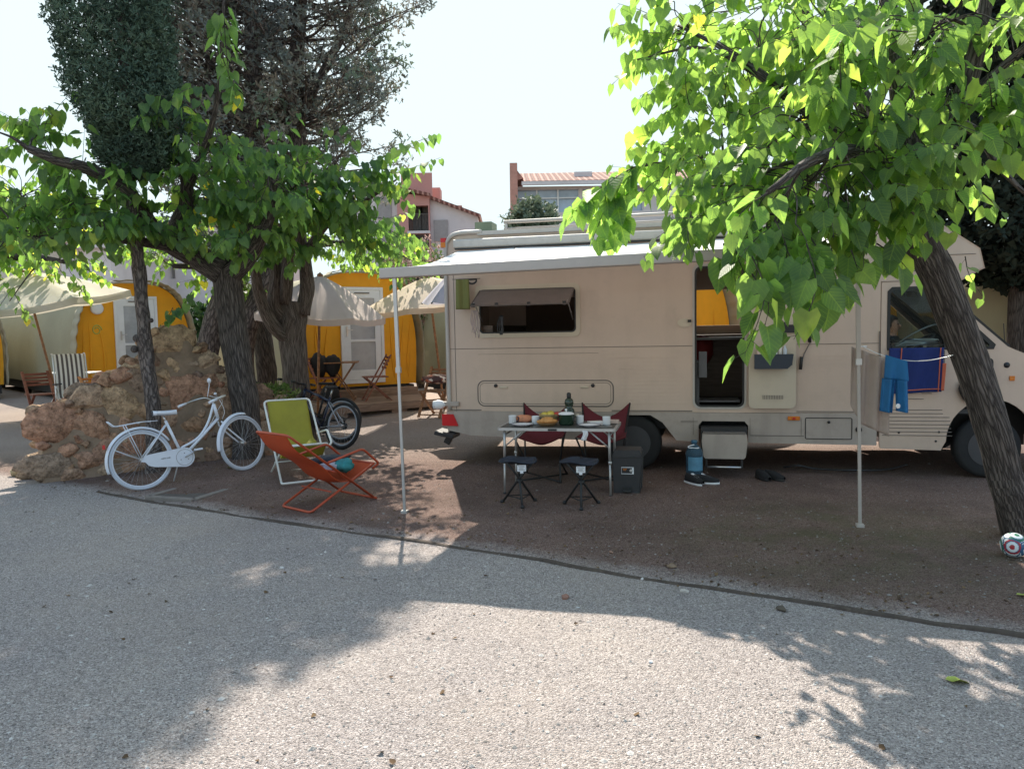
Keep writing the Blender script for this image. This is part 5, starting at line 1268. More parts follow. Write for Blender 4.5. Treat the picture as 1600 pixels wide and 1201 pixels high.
for y in (.30, W - .30):
    MB().box((2.32, y, .60), (.9, .03, .26)).build('wheel_well', m_rub, van); MB().box((6.08, y + (.12 if y < 1 else -.12), .68), (1.0, .03, .5)).build('wheel_well', m_rub, van)
hc = MB(); hc.tube(curve_pts([(4.0, .1, .06), (4.15, .0, .10), (4.35, .1, .05), (4.7, -.05, .07), (5.1, .2, .04), (5.4, .5, .05)], 6), .012, 6); hc.build('hanging_cable', m_black, van)
# cab: outer shell panels
CABO = [(4.985, .345), (5.0, .31), (5.60, .30)] + [(6.08 - .43 * cos(pi * i / 16), .40 + .46 * sin(pi * i / 16)) for i in range(17)] + [(6.56, .34), (6.95, .36), (7.02, .55), (7.0, .98), (6.93, 1.10), (6.30, 1.38), (6.22, 1.42), (5.46, 2.13), (4.985, 2.13)]
CW = rrect(5.055, 1.405, 5.42, 2.055, .05, 4)
# window opening follows the sloping pillar
CWIN = [(5.09, 1.40), (6.07, 1.40), (6.08, 1.44), (5.48, 2.03), (5.43, 2.06), (5.10, 2.06), (5.06, 2.02), (5.06, 1.43)]
for y0, y1 in ((-.005, .03), (W - .03, W + .005)):
    c = MB(); c.prism(CABO, y0, y1, holes=[CWIN]); o = c.build('cab_side', m_body, van, bevel=.004)
    if y0 < 1:
        s = MB()
        s.prism([(5.05, 1.39), (6.09, 1.39), (6.11, 1.44), (5.50, 2.045), (5.44, 2.075), (5.09, 2.075), (5.045, 2.03), (5.045, 1.42)], -.012, -.004, holes=[[(5.085, 1.415), (6.04, 1.415), (6.05, 1.44), (5.47, 2.015), (5.42, 2.045), (5.11, 2.045), (5.075, 2.01), (5.075, 1.44)]]); s.build('window_seal', m_rub, o)
    g_ = MB(); ym = (y0 + y1) / 2; g_.prism([(5.07, 1.41), (6.06, 1.41), (6.07, 1.44), (5.475, 2.02), (5.43, 2.05), (5.11, 2.05), (5.07, 2.01)], ym - .002, ym + .002); g_.build('side_window', m_glass, o)
    if y0 < 1:
        q = MB(); q.box((5.625, -.010, 1.66), (.03, .014, .52), Matrix.Rotation(0, 3, 'Y')); q.build('quarter_pillar', m_rub, o)
        ln = MB()
        ln.box((4.97, -.010, 1.1), (.008, .008, 1.0)); 
        for k in range(8): ln.box((5.36 if k < 6 else 5.30, -.008, .46 + .04 * k), (.70 - .012 * k, .005, .007))
        ln.bar((5.40, -.008, .92), (5.50, -.008, .92), .006, .014, up=(0, 1, 0)); ln.bar((5.16, -.008, .86), (5.42, -.008, .86), .006, .014, up=(0, 1, 0)); ln.box((5.09, -.009, 1.26), (.12, .01, .05)); ln.box((5.62, -.008, 1.2), (.005, .006, .36))
        ln.build('door_line', m_seam, o)
        for x, z in ((5.18, .49), (5.58, .50), (5.55, .40)): MB().lathe([(.012, 0), (.012, .004), (.0001, .005)], (x, -.006, z), 8, axis=Vector((0, -1, 0))).build('plug', m_black, o)
cb = MB()
cb.prism([(6.24, 1.40), (6.93, 1.08), (6.99, .98), (7.02, .55), (6.98, .52), (6.95, .97), (6.90, 1.05), (6.22, 1.36)], .03, W - .03); cb.build('bonnet', m_body, van, bevel=.01)
cb = MB(); cb.box((6.98, W / 2, .43), (.14, W, .2)); cb.build('front_bumper', m_skirt, van, bevel=.02)
cb = MB(); cb.prism(rrect(-.62, .62, .62, .80, .03), -.01, .02, fn=lambda x, y, z: (7.03 + y, W / 2 + x, z)); cb.build('grille', m_black, van)
for y in (.25, W - .25): MB().box((7.02, y, .71), (.05, .3, .18)).build('headlight', m_white, van, bevel=.01)
ws = MB(); ws.prism([(6.235, 1.41), (6.25, 1.42), (5.49, 2.13), (5.475, 2.12)], .06, W - .06); ws.build('windscreen', m_glass, van)
ws = MB()
for y in (.045, W - .045): ws.bar((6.24, y, 1.40), (5.47, y, 2.13), .07, .055, up=(0, 0, 1))
ws.build('windscreen_pillar', m_rub, van)
db = MB(); db.prism([(5.85, 1.05), (6.25, 1.05), (6.25, 1.37), (6.02, 1.41), (5.88, 1.30)], .05, W - .05); db.build('dashboard', m_dash, van, bevel=.015)
cs = MB()
for y in (.5, W - .5):
    cs.box((5.35, y, .98), (.5, .5, .16)); cs.box((5.12, y, 1.30), (.14, .48, .6), Matrix.Rotation(-.15, 3, 'Y'))
cs.build('cab_seat', mat('grey_seat', (.05, .055, .07), .8), van, bevel=.04)
cf = MB(); cf.box((5.6, W / 2, .72), (1.3, W - .1, .05)); cf.build('cab_floor', m_dash, van)
sw = MB(); C0 = Vector((5.78, W - .55, 1.42)); ax_ = Vector((-.55, 0, .83)).normalized(); e1 = Vector((0, 1, 0)); e2 = ax_.cross(e1)
sw.tube([C0 + (e1 * cos(a) + e2 * sin(a)) * .21 for a in [2 * pi * i / 32 for i in range(32)]], .015, 8, closed=True)
for a in (.4, 2.6, 4.7): sw.tube([C0, C0 + (e1 * cos(a) + e2 * sin(a)) * .2], .012, 6)
sw.tube([C0, C0 - ax_ * .35], .03, 8); sw.build('steering_wheel', m_black, van)
vz = MB(); vz.box((5.72, .35, 1.99), (.32, .45, .02), Matrix.Rotation(.7, 3, 'Y')); vz.box((5.56, W / 2, 2.03), (.05, .22, .06)); vz.build('sun_visor', m_roofw, van)
cu = MB(); cu.grid(lambda u, v: (5.60 - .45 * v + .03 * sin(u * 20) - .1 * sin(v * 3), .14 + .06 * u + .03 * sin(v * 5 + u * 3), 1.44 + .02 * u - .02 * v + .06 * u), 12, 10)
cu.tube(curve_pts([(5.14, .12, 1.43), (5.32, .10, 1.56), (5.55, .12, 1.66), (5.70, .14, 1.62)], 6), .012, 6); cu.build('silver_sunshade', m_chrome, van)
MB().tube([(5.11, W - .2, 2.05), (5.20, W - .22, 1.75), (5.16, W - .25, 1.46)], .018, 8).build('curtain', m_white, van)
# mirror arm and dangling black strap in front of the wheel arch, aerial
mr = MB(); mr.prism(rrect(5.93, 1.02, 6.06, 1.30, .04), -.10, -.05); mr.tube([(5.95, -.06, 1.28), (6.02, 0, 1.40)], .012, 6); mr.build('wing_mirror', m_black, van, bevel=.01)
sp = MB(); sp.tube(curve_pts([(5.88, -.03, 1.12), (5.80, -.05, 1.02), (5.81, -.05, .92), (5.84, -.05, .82), (5.85, -.05, .74)], 5), [.008] * 4 + [.03, .04, .045, .05, .05, .048, .045, .04, .035, .03, .02, .012, .008, .006, .005, .004, .003], 8); sp.build('hanging_strap', m_black, van)
MB().tube([(6.22, .02, 1.22), (6.18, .0, 1.66)], .004, 5).build('aerial', m_black, van); MB().sphere((6.22, .01, 1.22), .035, 12, 8).build('aerial_base', m_black, van)
MB().box((6.27, -.012, 1.08), (.05, .016, .05)).build('indicator', m_amber, van, bevel=.004)
# roof rack rails and boxes
rk = MB()
for y in (.25, 1.75):
    rk.tube([(.72, y, 3.02), (4.6, y, 3.02)], .022, 8); rk.tube([(.72, y, 2.94), (4.6, y, 2.94)], .012, 6)
    for x in (.75, 1.8, 2.9, 4.5): rk.tube([(x, y, 2.86), (x, y, 3.03)], .016, 8)
rk.build('roof_rack', m_roofw, van)
rv_ = MB(); rv_.prism(rrect(.36, 2.88, .58, 3.03, .01, 2), .2, .45); rv_.build('roof_box', mat('mossy_plastic', (.16, .20, .13), .6), van, bevel=.006)
# awning
AZ, AY0, AY1 = 2.655, -.13, -2.36
cs = MB(); cs.prism(rrect(-.06, -.055, .06, .055, .025), 0, 4.25, fn=lambda x, y, z: (.18 + y, -.075 + x, 2.735 + z)); a_c = cs.build('awning_case', m_roofw, van)
MB().box((2.3, -.142, 2.672), (4.2, .01, .018)).build('case_slot', m_rub, a_c)
rz = lambda x: 2.235 + .065 * (x - .2) / 4.1
aw = MB()
def awf(u, v):
    x = .24 + 4.1 * u; y = AY0 + (AY1 - AY0) * v; z = AZ + (rz(x) + .03 - AZ) * v
    z -= .05 * sin(pi * v) + .006 * sin(u * 44) * sin(pi * v) * (.3 if .03 < u < .97 else 1) + .012 * noise.noise(Vector((x * 1.5, y * 1.1, 0)))
    return (x, y, z)
aw.grid(awf, 90, 30); aw.build('awning_cloth', m_awn, van)
rl = MB(); rl.prism(rrect(-.045, -.05, .045, .045, .012), 0, 4.22, fn=lambda x, y, z: (.17 + y, AY1 - .02 + x, rz(.17 + y) + z)); a_r = rl.build('awning_rail', m_rail, van)
for x in (.9, 3.7):
    ar = MB(); ar.tube([(x, -.1, 2.66), (x + (.55 if x < 2 else -.55), -1.2, 2.38), (x, AY1 + .03, rz(x) - .0)], .018, 8); ar.build('awning_arm', m_chrome, van)
# poles: world foot points measured on the ground
Ri = Matrix.Rotation(-VR, 3, 'Z')
for wx, wy, tx in ((-1.03, 7.05, .30), (2.88, 6.25, 4.26)):
    foot = Ri @ (Vector((wx, wy, gz(wx, wy))) - Vector((VX, VY, 0))); top = Vector((tx, AY1 - .02, rz(tx) - .04)); mid = foot.lerp(top, .5)
    p = MB(); p.bar(foot, foot.lerp(top, .62), .026, .020, up=(0, 1, 0)); p.bar(foot.lerp(top, .6), top, .034, .028, up=(0, 1, 0)); p.box(foot + Vector((0, 0, .01)), (.06, .06, .03)); a_p = p.build('awning_pole', m_alu if wx < 0 else m_rail, van, bevel=.003)
    MB().box(foot.lerp(top, .61), (.045, .04, .05)).build('pole_clamp', m_alu, a_p)
def VW(x, y, z): return Matrix.Rotation(VR, 3, 'Z') @ Vector((x, y, z)) + Vector((VX, VY, 0))

# ------------------------------------------------------------ camping table and what stands on it
m_tabletop = mat('dark_tabletop', (.055, .055, .05), .45, var=.2)
m_enam = mat('white_enamel', (.78, .78, .80), .2, var=.02); m_rimb = mat('dark_blue_rim', (.02, .03, .07), .3)
m_green = mat('dark_green_enamel', (.025, .05, .032), .25)
m_maroon = mat('maroon_fabric', (.12, .012, .02), .8, var=.15, bump=.3, bscale=40, trans=.12)
TA = radians(-13); TC = Vector((.50, 7.98, gz(.5, 7.98))); TH_ = .70
def tl_(x, y, z=0): return TC + Matrix.Rotation(TA, 3, 'Z') @ Vector((x, y, TH_ + z))
t = empty('camping_table', TC, TA, 'folding camping table with dark top and aluminium rim laid for a meal', 'table')
q = MB(); q.prism(rrect(-.615, -.31, .615, .31, .04), -.03, -.002, fn=lambda x, y, z: (x, z, TH_ + y)); q.build('table_frame', m_alu, t, bevel=.006)
q = MB(); q.prism(rrect(-.585, -.28, .585, .28, .02), -.003, .0005, fn=lambda x, y, z: (x, z, TH_ + y)); q.build('tabletop', m_tabletop, t)
for sx in (-1, 1):
    for sy in (-1, 1):
        q = MB(); q.tube([(sx * .55, sy * .27, 0), (sx * .545, sy * .27, .36)], .011, 8); q.tube([(sx * .545, sy * .27, .34), (sx * .54, sy * .27, TH_ - .03)], .014, 8); lg = q.build('leg', m_alu, t)
        MB().tube([(sx * .547, sy * .27, .335), (sx * .547, sy * .27, .365)], .018, 10).build('clamp', m_alu, lg)
        MB().tube([(sx * .55, sy * .27, 0), (sx * .55, sy * .27, .02)], .018, 10).build('foot', m_black, lg)
    q = MB(); q.tube([(sx * .54, -.27, .5), (sx * .34, -.27, TH_ - .03)], .009, 6); q.tube([(sx * .54, .27, .5), (sx * .34, .27, TH_ - .03)], .009, 6); q.tube([(sx * .545, -.27, .62), (sx * .545, .27, .62)], .010, 6); q.build('brace', m_alu, t)
q = MB(); q.box((-.03, -.318, TH_ - .016), (.09, .012, .02)); q.build('latch', m_black, t)
def item(name, mb, m, p, label, cat, group=None, rz=0, **k):
    o = mb.build(name, m, loc=p, rot=(0, 0, rz), **k); return tag(o, label, cat, group)
def plate(x, y, lab):
    o = empty('plate', tl_(x, y), 0, lab, 'plate', 'white enamel plates on the camping table')
    MB().lathe([(.0001, .004), (.07, .004), (.085, .012), (.118, .022), (.118, .026), (.084, .017), (.069, .009), (.0001, .009)], seg=36).build('dish', m_enam, o)
    MB().tube([(.118 * cos(a), .118 * sin(a), .024) for a in [2 * pi * i / 40 for i in range(40)]], .0035, 6, closed=True).build('rim', m_rimb, o)
plate(-.37, -.17, 'white plate at the left end of the camping table'); plate(.33, -.17, 'white plate before the two right mugs on the camping table')
def mug(x, y, rz, lab):
    o = empty('mug', tl_(x, y), rz, lab, 'mug', 'white enamel mugs on the camping table')
    MB().lathe([(.0001, .002), (.036, .002), (.040, .01), (.041, .085), (.043, .09), (.039, .09), (.037, .012), (.0001, .01)], seg=24).build('cup', m_enam, o)
    MB().tube(curve_pts([(.040, 0, .075), (.066, 0, .068), (.068, 0, .035), (.040, 0, .02)], 5), .005, 6).build('handle', m_rimb, o)
mug(-.52, .02, .3, 'white mug at the far left end of the table beside the pastry bag'); mug(-.26, -.02, -.3, 'white mug between the left plate and the fruit'); mug(.20, .06, 2.6, 'white mug standing right of the green pot'); mug(.49, -.02, .9, 'white mug at the right end of the table')
q = MB(); soft_blob(q, (0, 0, .04), .075, (1.35, .8, .6), .25, 3); o = item('pastry_bag', q, mat('peach_paper', (.65, .26, .14), .6, var=.35, scale=20), tl_(-.42, .12), 'orange and pink bag of pastries behind the left plate', 'bag')
q = MB(); q.lathe([(.0001, .003), (.06, .003), (.095, .03), (.105, .09), (.108, .10), (.103, .10), (.09, .035), (.055, .01), (.0001, .01)], seg=28); fb = item('fruit_bowl', q, mat('woven_straw', (.42, .30, .14), .7, var=.3, scale=50, bump=.6, bscale=90), tl_(-.14, .12), 'straw coloured bowl holding fruit in the middle left of the table', 'bowl')
m_yel = mat('yellow_skin', (.62, .48, .08), .45, var=.2, scale=8); m_red = mat('red_skin', (.50, .04, .03), .35, var=.35, scale=9)
for i, (x, y, z, m, lab, c) in enumerate(((-.18, .10, .085, m_yel, 'yellow apple at the left in the straw bowl', 'apple'), (-.115, .09, .09, m_yel, 'yellow apple in the middle of the straw bowl', 'apple'), (-.055, .12, .085, m_red, 'red apple at the right in the straw bowl', 'apple'), (-.13, .17, .09, m_yel, 'yellow apple at the back of the straw bowl', 'apple'))):
    q = MB(); q.lathe([(.0001, -.025), (.02, -.034), (.037, -.02), (.041, .005), (.034, .028), (.014, .034), (.004, .024), (.0001, .022)], seg=18); q.tube([(0, 0, .022), (.004, 0, .045)], .0018, 5); item('apple', q, m, tl_(x, y, z), lab, c, 'apples in the straw bowl')
q = MB(); q.lathe([(.0001, .002), (.08, .002), (.10, .03), (.105, .032), (.10, .026), (.08, .01), (.0001, .01)], seg=24, sy=.75); bk = item('bread_basket', q, mat('wicker', (.30, .18, .08), .7, var=.3, scale=50, bump=.7, bscale=80), tl_(-.12, -.11), 'shallow wicker basket of rolls at the front edge of the table', 'basket')
m_bread = mat('golden_bread', (.55, .26, .08), .65, var=.35, scale=18, bump=.3)
for i, (x, y, z, a) in enumerate(((-.16, -.12, .045, .2), (-.11, -.13, .05, -.2), (-.07, -.10, .045, .5), (-.12, -.09, .065, .1))):
    q = MB(); soft_blob(q, (0, 0, 0), .04, (1.7, .75, .62), .12, i); item('bread_roll', q, m_bread, tl_(x, y, z), ['bread roll at the left of the wicker basket', 'bread roll at the front of the wicker basket', 'bread roll at the right of the wicker basket', 'bread roll lying on top of the others in the wicker basket'][i], 'bread roll', 'rolls in the wicker basket', rz=a)
o = empty('cooking_pot', tl_(.07, -.03), 0, 'dark green pot with white-edged lid in the centre of the camping table', 'pot')
MB().lathe([(.0001, .002), (.065, .002), (.078, .015), (.080, .11), (.083, .115)], seg=30).build('pot_body', m_green, o)
l_ = MB().lathe([(.084, .112), (.084, .12), (.06, .134), (.0001, .14)], seg=30).build('lid', m_enam, o); MB().lathe([(.006, .138), (.006, .15), (.013, .155), (.011, .168), (.0001, .17)], seg=12).build('knob', m_enam, l_)
for s in (-1, 1): MB().tube(curve_pts([(s * .078, -.022, .09), (s * .102, -.018, .088), (s * .102, .018, .088), (s * .078, .022, .09)], 4), .005, 6).build('handle', m_green, o)
o = empty('bottle', tl_(.075, .14), 0, 'dark green bottle with black stopper behind the green pot', 'bottle')
MB().lathe([(.0001, .002), (.05, .002), (.058, .02), (.06, .12), (.052, .15), (.035, .165), (.042, .19), (.05, .22), (.042, .25), (.02, .27)], seg=24).build('flask', mat('dark_bottle_glass', (.012, .03, .018), .12, spec=.7), o)
MB().lathe([(.02, .268), (.024, .275), (.024, .315), (.012, .325), (.0001, .325)], seg=14).build('stopper', m_black, o)
q = MB(); q.lathe([(.0001, .001), (.022, .001), (.022, .07), (.018, .08), (.018, .095), (.0001, .095)], seg=14); item('jar', q, mat('cream_jar', (.62, .55, .42), .4), tl_(.16, .16), 'small cream jar beside the dark bottle', 'jar')
q = MB(); q.box((0, 0, .012), (.16, .11, .02)); item('butter_dish', q, m_enam, tl_(.36, .13), 'white rectangular dish behind the right plate', 'dish', rz=.2, bevel=.006)
q = MB(); q.box((0, 0, .02), (.15, .10, .035)); item('carton', q, mat('pale_carton', (.55, .42, .36), .6), tl_(.53, .13), 'pale pinkish carton at the right rear corner of the table', 'carton', rz=-.2, bevel=.006)
for x, y, a, lab in ((-.23, -.18, .9, 'fork lying right of the left plate'), (.48, -.16, .2, 'fork lying beside the right plate'), (-.20, -.19, 1.0, 'knife lying beside the fork at the left plate')):
    q = MB(); q.bar((-.09, 0, .004), (.03, 0, .004), .009, .003); q.box((.055, 0, .005), (.05, .02, .003)); item('cutlery', q, m_chrome, tl_(x, y), lab, 'cutlery', 'cutlery on the camping table', rz=a)
q = MB(); q.grid(lambda u, v: ((u - .5) * .2, (v - .5) * .16, .004 + .006 * noise.noise(Vector((u * 4, v * 4, 1)))), 8, 8); item('napkin', q, m_enam, tl_(.36, .02), 'folded white napkin in front of the white dish', 'napkin', rz=.3, solid=.004)
q = MB(); q.grid(lambda u, v: (.05 * (u - .5) + .01 * sin(v * 5), .01 * sin(u * 9), -.02 - .10 * v), 8, 8); item('tissue', q, m_enam, tl_(.30, -.322), 'white tissue hanging from the front rim of the camping table', 'tissue', rz=TA, solid=.004)

# folding stools
def stool(x, y, lab, a0):
    o = empty('folding_stool', (x, y, gz(x, y)), a0, lab, 'stool', 'dark folding stools in front of the camping table')
    m_nb = mat('navy_seat_fabric', (.018, .024, .04), .75, var=.2, bump=.3)
    q = MB(); q.grid(lambda u, v: (.185 * v * cos(u * 6.2832) * (1 - .10 * cos(u * 6.2832 * 3)), .185 * v * sin(u * 6.2832) * (1 - .10 * cos(u * 6.2832 * 3)), .44 - .035 * (1 - v * v) + .012 * v * cos(u * 6.2832 * 3)), 36, 8, closed_u=True); s_ = q.build('seat', m_nb, o, solid=.012)
    for k in range(3):
        a = k * 2.0944 - pi / 2; MB().tube([(.19 * cos(a), .19 * sin(a), .0), (.0 + .02 * cos(a), .02 * sin(a), .23), (-.165 * cos(a), -.165 * sin(a), .445)], .0115, 8).build('leg', m_black, o)
        MB().lathe([(.02, 0), (.02, .02), (.012, .03)], (.19 * cos(a), .19 * sin(a), 0), 10).build('foot', m_black, o)
    q = MB(); q.lathe([(.032, .21), (.032, .25)], seg=12); q.build('joint', m_black, o)
    q = MB(); q.tube(curve_pts([(.19 * cos(a) * .66, .19 * sin(a) * .66, .075) for a in (-pi / 2, pi / 6, 5 * pi / 6, -pi / 2)], 1), .006, 6); q.build('stay', m_black, o)
    q = MB(); q.box((0, -.178, .385), (.085, .003, .06)); q.box((.0, -.178, .345), (.03, .003, .02)); lb = q.build('label', m_enam, o)
    q = MB()
    for r_ in range(4): q.box((-.004 + .006 * (r_ % 2), -.1805, .405 - .012 * r_), (.062 - .01 * (r_ % 3), .001, .004))
    q.build('print', m_seam, lb)
stool(.055, 7.36, 'dark folding stool with white label, left one before the table', .12); stool(.645, 7.22, 'dark folding stool with white label, right one before the table', -.1)

# maroon camp chairs behind the table
def camp_chair(c, rz, lab):
    o = empty('camp_chair', c, rz, lab, 'chair', 'maroon camp chairs between table and motorhome')      # faces -y
    w, h = .27, .83
    def fn(u, v):
        # u across, v from back top over the seat to the front edge
        x = (u - .5) * 2; pk = abs(x) ** 1.6
        if v < .5:
            t_ = v / .5; z = lerp(h - .17 + .17 * pk, .47 + .04 * pk, t_); y = lerp(.30, .16 - .06 * (1 - pk), t_)
        else:
            t_ = (v - .5) / .5; z = lerp(.47 + .04 * pk, .43 + .08 * pk, t_) - .05 * sin(pi * t_) * (1 - pk); y = lerp(.16 - .06 * (1 - pk), -.24 + .04 * (1 - pk), t_)
        return (x * w * (1 - .08 * sin(pi * v)), y, z)
    q = MB(); q.grid(fn, 20, 26); q.build('sling_seat', m_maroon, o, solid=.008)
    for sx in (-1, 1):
        MB().tube([(sx * .24, -.24, 0), (sx * .2, -.02, .22), (sx * .275, .31, h)], .011, 8).build('leg', m_black, o)
        MB().tube([(sx * .24, .26, 0), (sx * .2, 0, .2), (sx * .275, -.25, .50)], .011, 8).build('leg', m_black, o)
        MB().box((sx * .20, .292, h - .09), (.03, .004, .018), Matrix.Rotation(-.5 * sx, 3, 'Y')).build('tag', m_enam, o)
        MB().tube([(-sx * .24, -.24, .01), (sx * .24, .26, .01)], .009, 6).build('cross_bar', m_black, o)
for px, lab in ((848, 'maroon folding camp chair behind the left half of the table'), (943, 'maroon folding camp chair behind the right half of the table')):
    c = at(px, 700, 8.62 if px < 900 else 8.5); camp_chair(Vector((c.x, c.y, gz(c.x, c.y))), TA, lab)

# pedal bin
bp_ = Vector((1.19, 7.83, gz(1.19, 7.8))); o = empty('pedal_bin', bp_, TA, 'dark grey square pedal bin with sticker beside the camping table', 'bin')
m_bin = mat('anthracite_plastic', (.035, .035, .038), .5, var=.1, dirt=.1)
q = MB()
q.prism([(-.125, 0), (.125, 0), (.14, .38), (-.14, .38)], -.13, .13, fn=lambda x, y, z: (x, y * (1 + .12 * z / .4), z)); q.build('bin_body', m_bin, o, bevel=.012)
q = MB(); q.prism([(-.148, .375), (.148, .375), (.143, .41), (.125, .44), (-.125, .44), (-.143, .41)], -.155, .15); q.build('lid', m_bin, o, bevel=.01)
q = MB(); q.box((0, -.135, .035), (.09, .03, .05)); q.build('pedal_recess', m_rub, o); MB().box((0, -.165, .03), (.08, .06, .012)).build('pedal', m_bin, o, bevel=.004)
q = MB(); q.box((.005, -.1455, .235), (.125, .003, .072)); st_ = q.build('sticker', m_enam, o); MB().box((-.002, -.1475, .235), (.105, .002, .058)).build('sticker_print', m_rub, st_); q = MB(); q.sphere((.04, -.148, .235), .017, 12, 8, sy=.1); q.build('sticker_circle', m_alu, st_)
q = MB(); q.box((-.022, -.1489, .252), (.04, .0006, .006)); q.box((-.025, -.1489, .238), (.03, .0006, .005)); q.build('sticker_text', m_amber, st_)

# big water bottle, shoes
m_water, n_, l_, p_ = new_mat('blue_tinted_plastic'); p_.inputs['Base Color'].default_value = (.10, .19, .27, 1); p_.inputs['Roughness'].default_value = .12; p_.inputs['Transmission Weight'].default_value = .6; p_.inputs['IOR'].default_value = 1.2
wb = Vector((1.99, 8.30, gz(1.99, 8.3))); o = empty('water_bottle', wb, TA, 'large ribbed water bottle with blue label and handle beside the motorhome step', 'bottle')
prof = [(.0001, .0), (.085, .0), (.092, .012)] + [(.094 - .006 * (k % 2), .03 + .02 * k) for k in range(13)] + [(.094, .31), (.07, .36), (.035, .395), (.028, .40), (.028, .42)]
MB().lathe(prof, seg=26).build('bottle_body', m_water, o); MB().lathe([(.033, .415), (.033, .445), (.0001, .447)], seg=16).build('cap', mat('blue_cap', (.04, .13, .22), .4), o)
q = MB(); q.grid(lambda u, v: (.0965 * sin(-.75 + 1.9 * u), -.0965 * cos(-.75 + 1.9 * u), .12 + .15 * v), 12, 2); q.build('paper_label', mat('blue_label', (.09, .24, .36), .5, var=.25, scale=14), o)
MB().tube(curve_pts([(.0, -.03, .40), (-.055, -.04, .385), (-.06, -.05, .37), (.02, -.06, .365), (.05, -.05, .37)], 4), .006, 6).build('handle', m_enam, o)
def shoe(x, y, rz, lab, white=True, s=1.0):
    o = empty('sneaker' if white else 'shoe', (x, y, gz(x, y)), rz, lab, 'shoe', 'shoes on the ground by the step')
    def ring(t):   # t along length 0 heel..1 toe
        w_ = .036 + .012 * sin(pi * min(1, t * 1.1)) + .006 * t - .025 * max(0, t - .85) / .15; h_ = .085 if t < .45 else lerp(.085, .038, (t - .45) / .55); return w_, h_
    q = MB(); q.grid(lambda u, v: (lambda w_, h_: ((v - .5) * .27 * s, w_ * s * cos(u * pi), (.018 + h_ * sin(u * pi) ** .7) * s))(*ring(v)), 14, 14); q.build('upper', m_blackcloth, o)
    q = MB(); q.grid(lambda u, v: (lambda w_: ((v - .5) * .28 * s + .0, (w_ * 1.1) * s * cos(u * pi * 2), (.0 if sin(u * 2 * pi) < 0 else .024) * s))(ring(v)[0]), 16, 14); q.build('sole', m_enam if white else m_black, o)
    if white:
        q = MB(); q.box((.0, 0, .092 * s), (.11 * s, .03 * s, .008), Matrix.Rotation(.3, 3, 'Y')); q.build('laces', m_enam, o)
shoe(1.94, 8.06, radians(-65), 'black sneaker with white sole, left of the pair under the water bottle'); shoe(2.07, 8.09, radians(-20), 'black sneaker with white sole, right of the pair under the water bottle')
shoe(2.74, 8.25, radians(-80), 'plain dark shoe beside its mate in the shade right of the step', False, .95); shoe(2.86, 8.24, radians(-60), 'plain dark shoe, right of its mate in the shade of the motorhome', False, .95)

# ------------------------------------------------------------ sling lounge chairs
def tubes(paths, r, name, m, parent, smooth=4):
    q = MB()
    for P in paths: q.tube(curve_pts(P, smooth) if smooth else P, r, 8)
    return q.build(name, m, parent)
def fillet(P, rad=.04, n=4):
    P = [Vector(p) for p in P]; out = [P[0]]
    for i in range(1, len(P) - 1):
        a = (P[i - 1] - P[i]); b_ = (P[i + 1] - P[i]); r_ = min(rad, a.length * .45, b_.length * .45); p0 = P[i] + a.normalized() * r_; p1 = P[i] + b_.normalized() * r_
        for k in range(n + 1):
            t_ = k / n; out.append((1 - t_) ** 2 * p0 + 2 * t_ * (1 - t_) * P[i] + t_ * t_ * p1)
    out.append(P[-1]); return out
def lounger(loc, rz, m_tube, m_cloth, lab, back=(-.58, .78), low=(.02, .24), front=(.44, .37), w=.27):
    o = empty('sling_chair', loc, rz, lab, 'chair')     # faces +x
    bx, bz = back; fx, fz = front
    for nm, P in (('back_frame', [(.40, -w, .03), (bx, -w, bz), (bx, w, bz), (.40, w, .03)]),):
        q = MB(); q.tube(fillet(P, .06), .0125, 8); q.tube(fillet([(.40, -w, .03), (.44, -w, .012), (.44, w, .012), (.40, w, .03)], .03), .0125, 8); q.build(nm, m_tube, o)
    q = MB(); w2 = w - .03; q.tube(fillet([(fx, -w2, fz), (-.34, -w2, .012), (-.34, w2, .012), (fx, w2, fz)], .05), .0125, 8); q.tube([(fx, -w2, fz), (fx, w2, fz)], .0125, 8); q.build('leg_frame', m_tube, o)
    q = MB()
    for s in (-1, 1): q.tube(fillet([(-.16, s * (w + .025), .47), (.26, s * (w + .025), .55), (fx + .03, s * (w + .02), fz), (fx - .02, s * w2, fz - .05)], .05), .0125, 8)
    q.build('armrest', m_tube, o)
    q = MB(); q.tube([(-.05, -w, .36), (-.05, w, .36)], .009, 6); q.tube([(-.1, -w2, .17), (-.1, w2, .17)], .008, 6)
    q.build('cross_bar', m_tube, o)
    prof = curve_pts([(bx, 0, bz), (bx + .12, 0, bz - .17), (-.2, 0, .44), (low[0] - .05, 0, low[1] + .04), (low[0] + .08, 0, low[1]), (.26, 0, .27), (fx, 0, fz)], 5)
    q = MB(); n = len(prof) - 1
    q.grid(lambda u, v: (lambda p: (p.x + .0, (u - .5) * 2 * (w - .035), p.z - .028 * sin(pi * u) * sin(pi * v) + .004 * noise.noise(Vector((u * 5, v * 8, bx * 9)))))(prof[round(v * n)]), 14, n); q.build('sling', m_cloth, o, solid=.006)
    return o
m_orf = mat('red_painted_tube', (.42, .065, .025), .4, var=.15); m_orc = mat('orange_red_cloth', (.55, .085, .025), .8, var=.10, scale=4, bump=.3, bscale=50, trans=.25)
m_whf = mat('white_painted_tube', (.68, .67, .62), .35, var=.05, dirt=.15); m_ylc = mat('olive_yellow_cloth', (.38, .335, .035), .7, var=.14, scale=4, bump=.25, bscale=40, trans=.3)
lounger((-1.90, 7.55, gz(-1.9, 7.55)), radians(50), m_orf, m_orc, 'orange-red sling chair with red tube frame and clothes left on its seat')
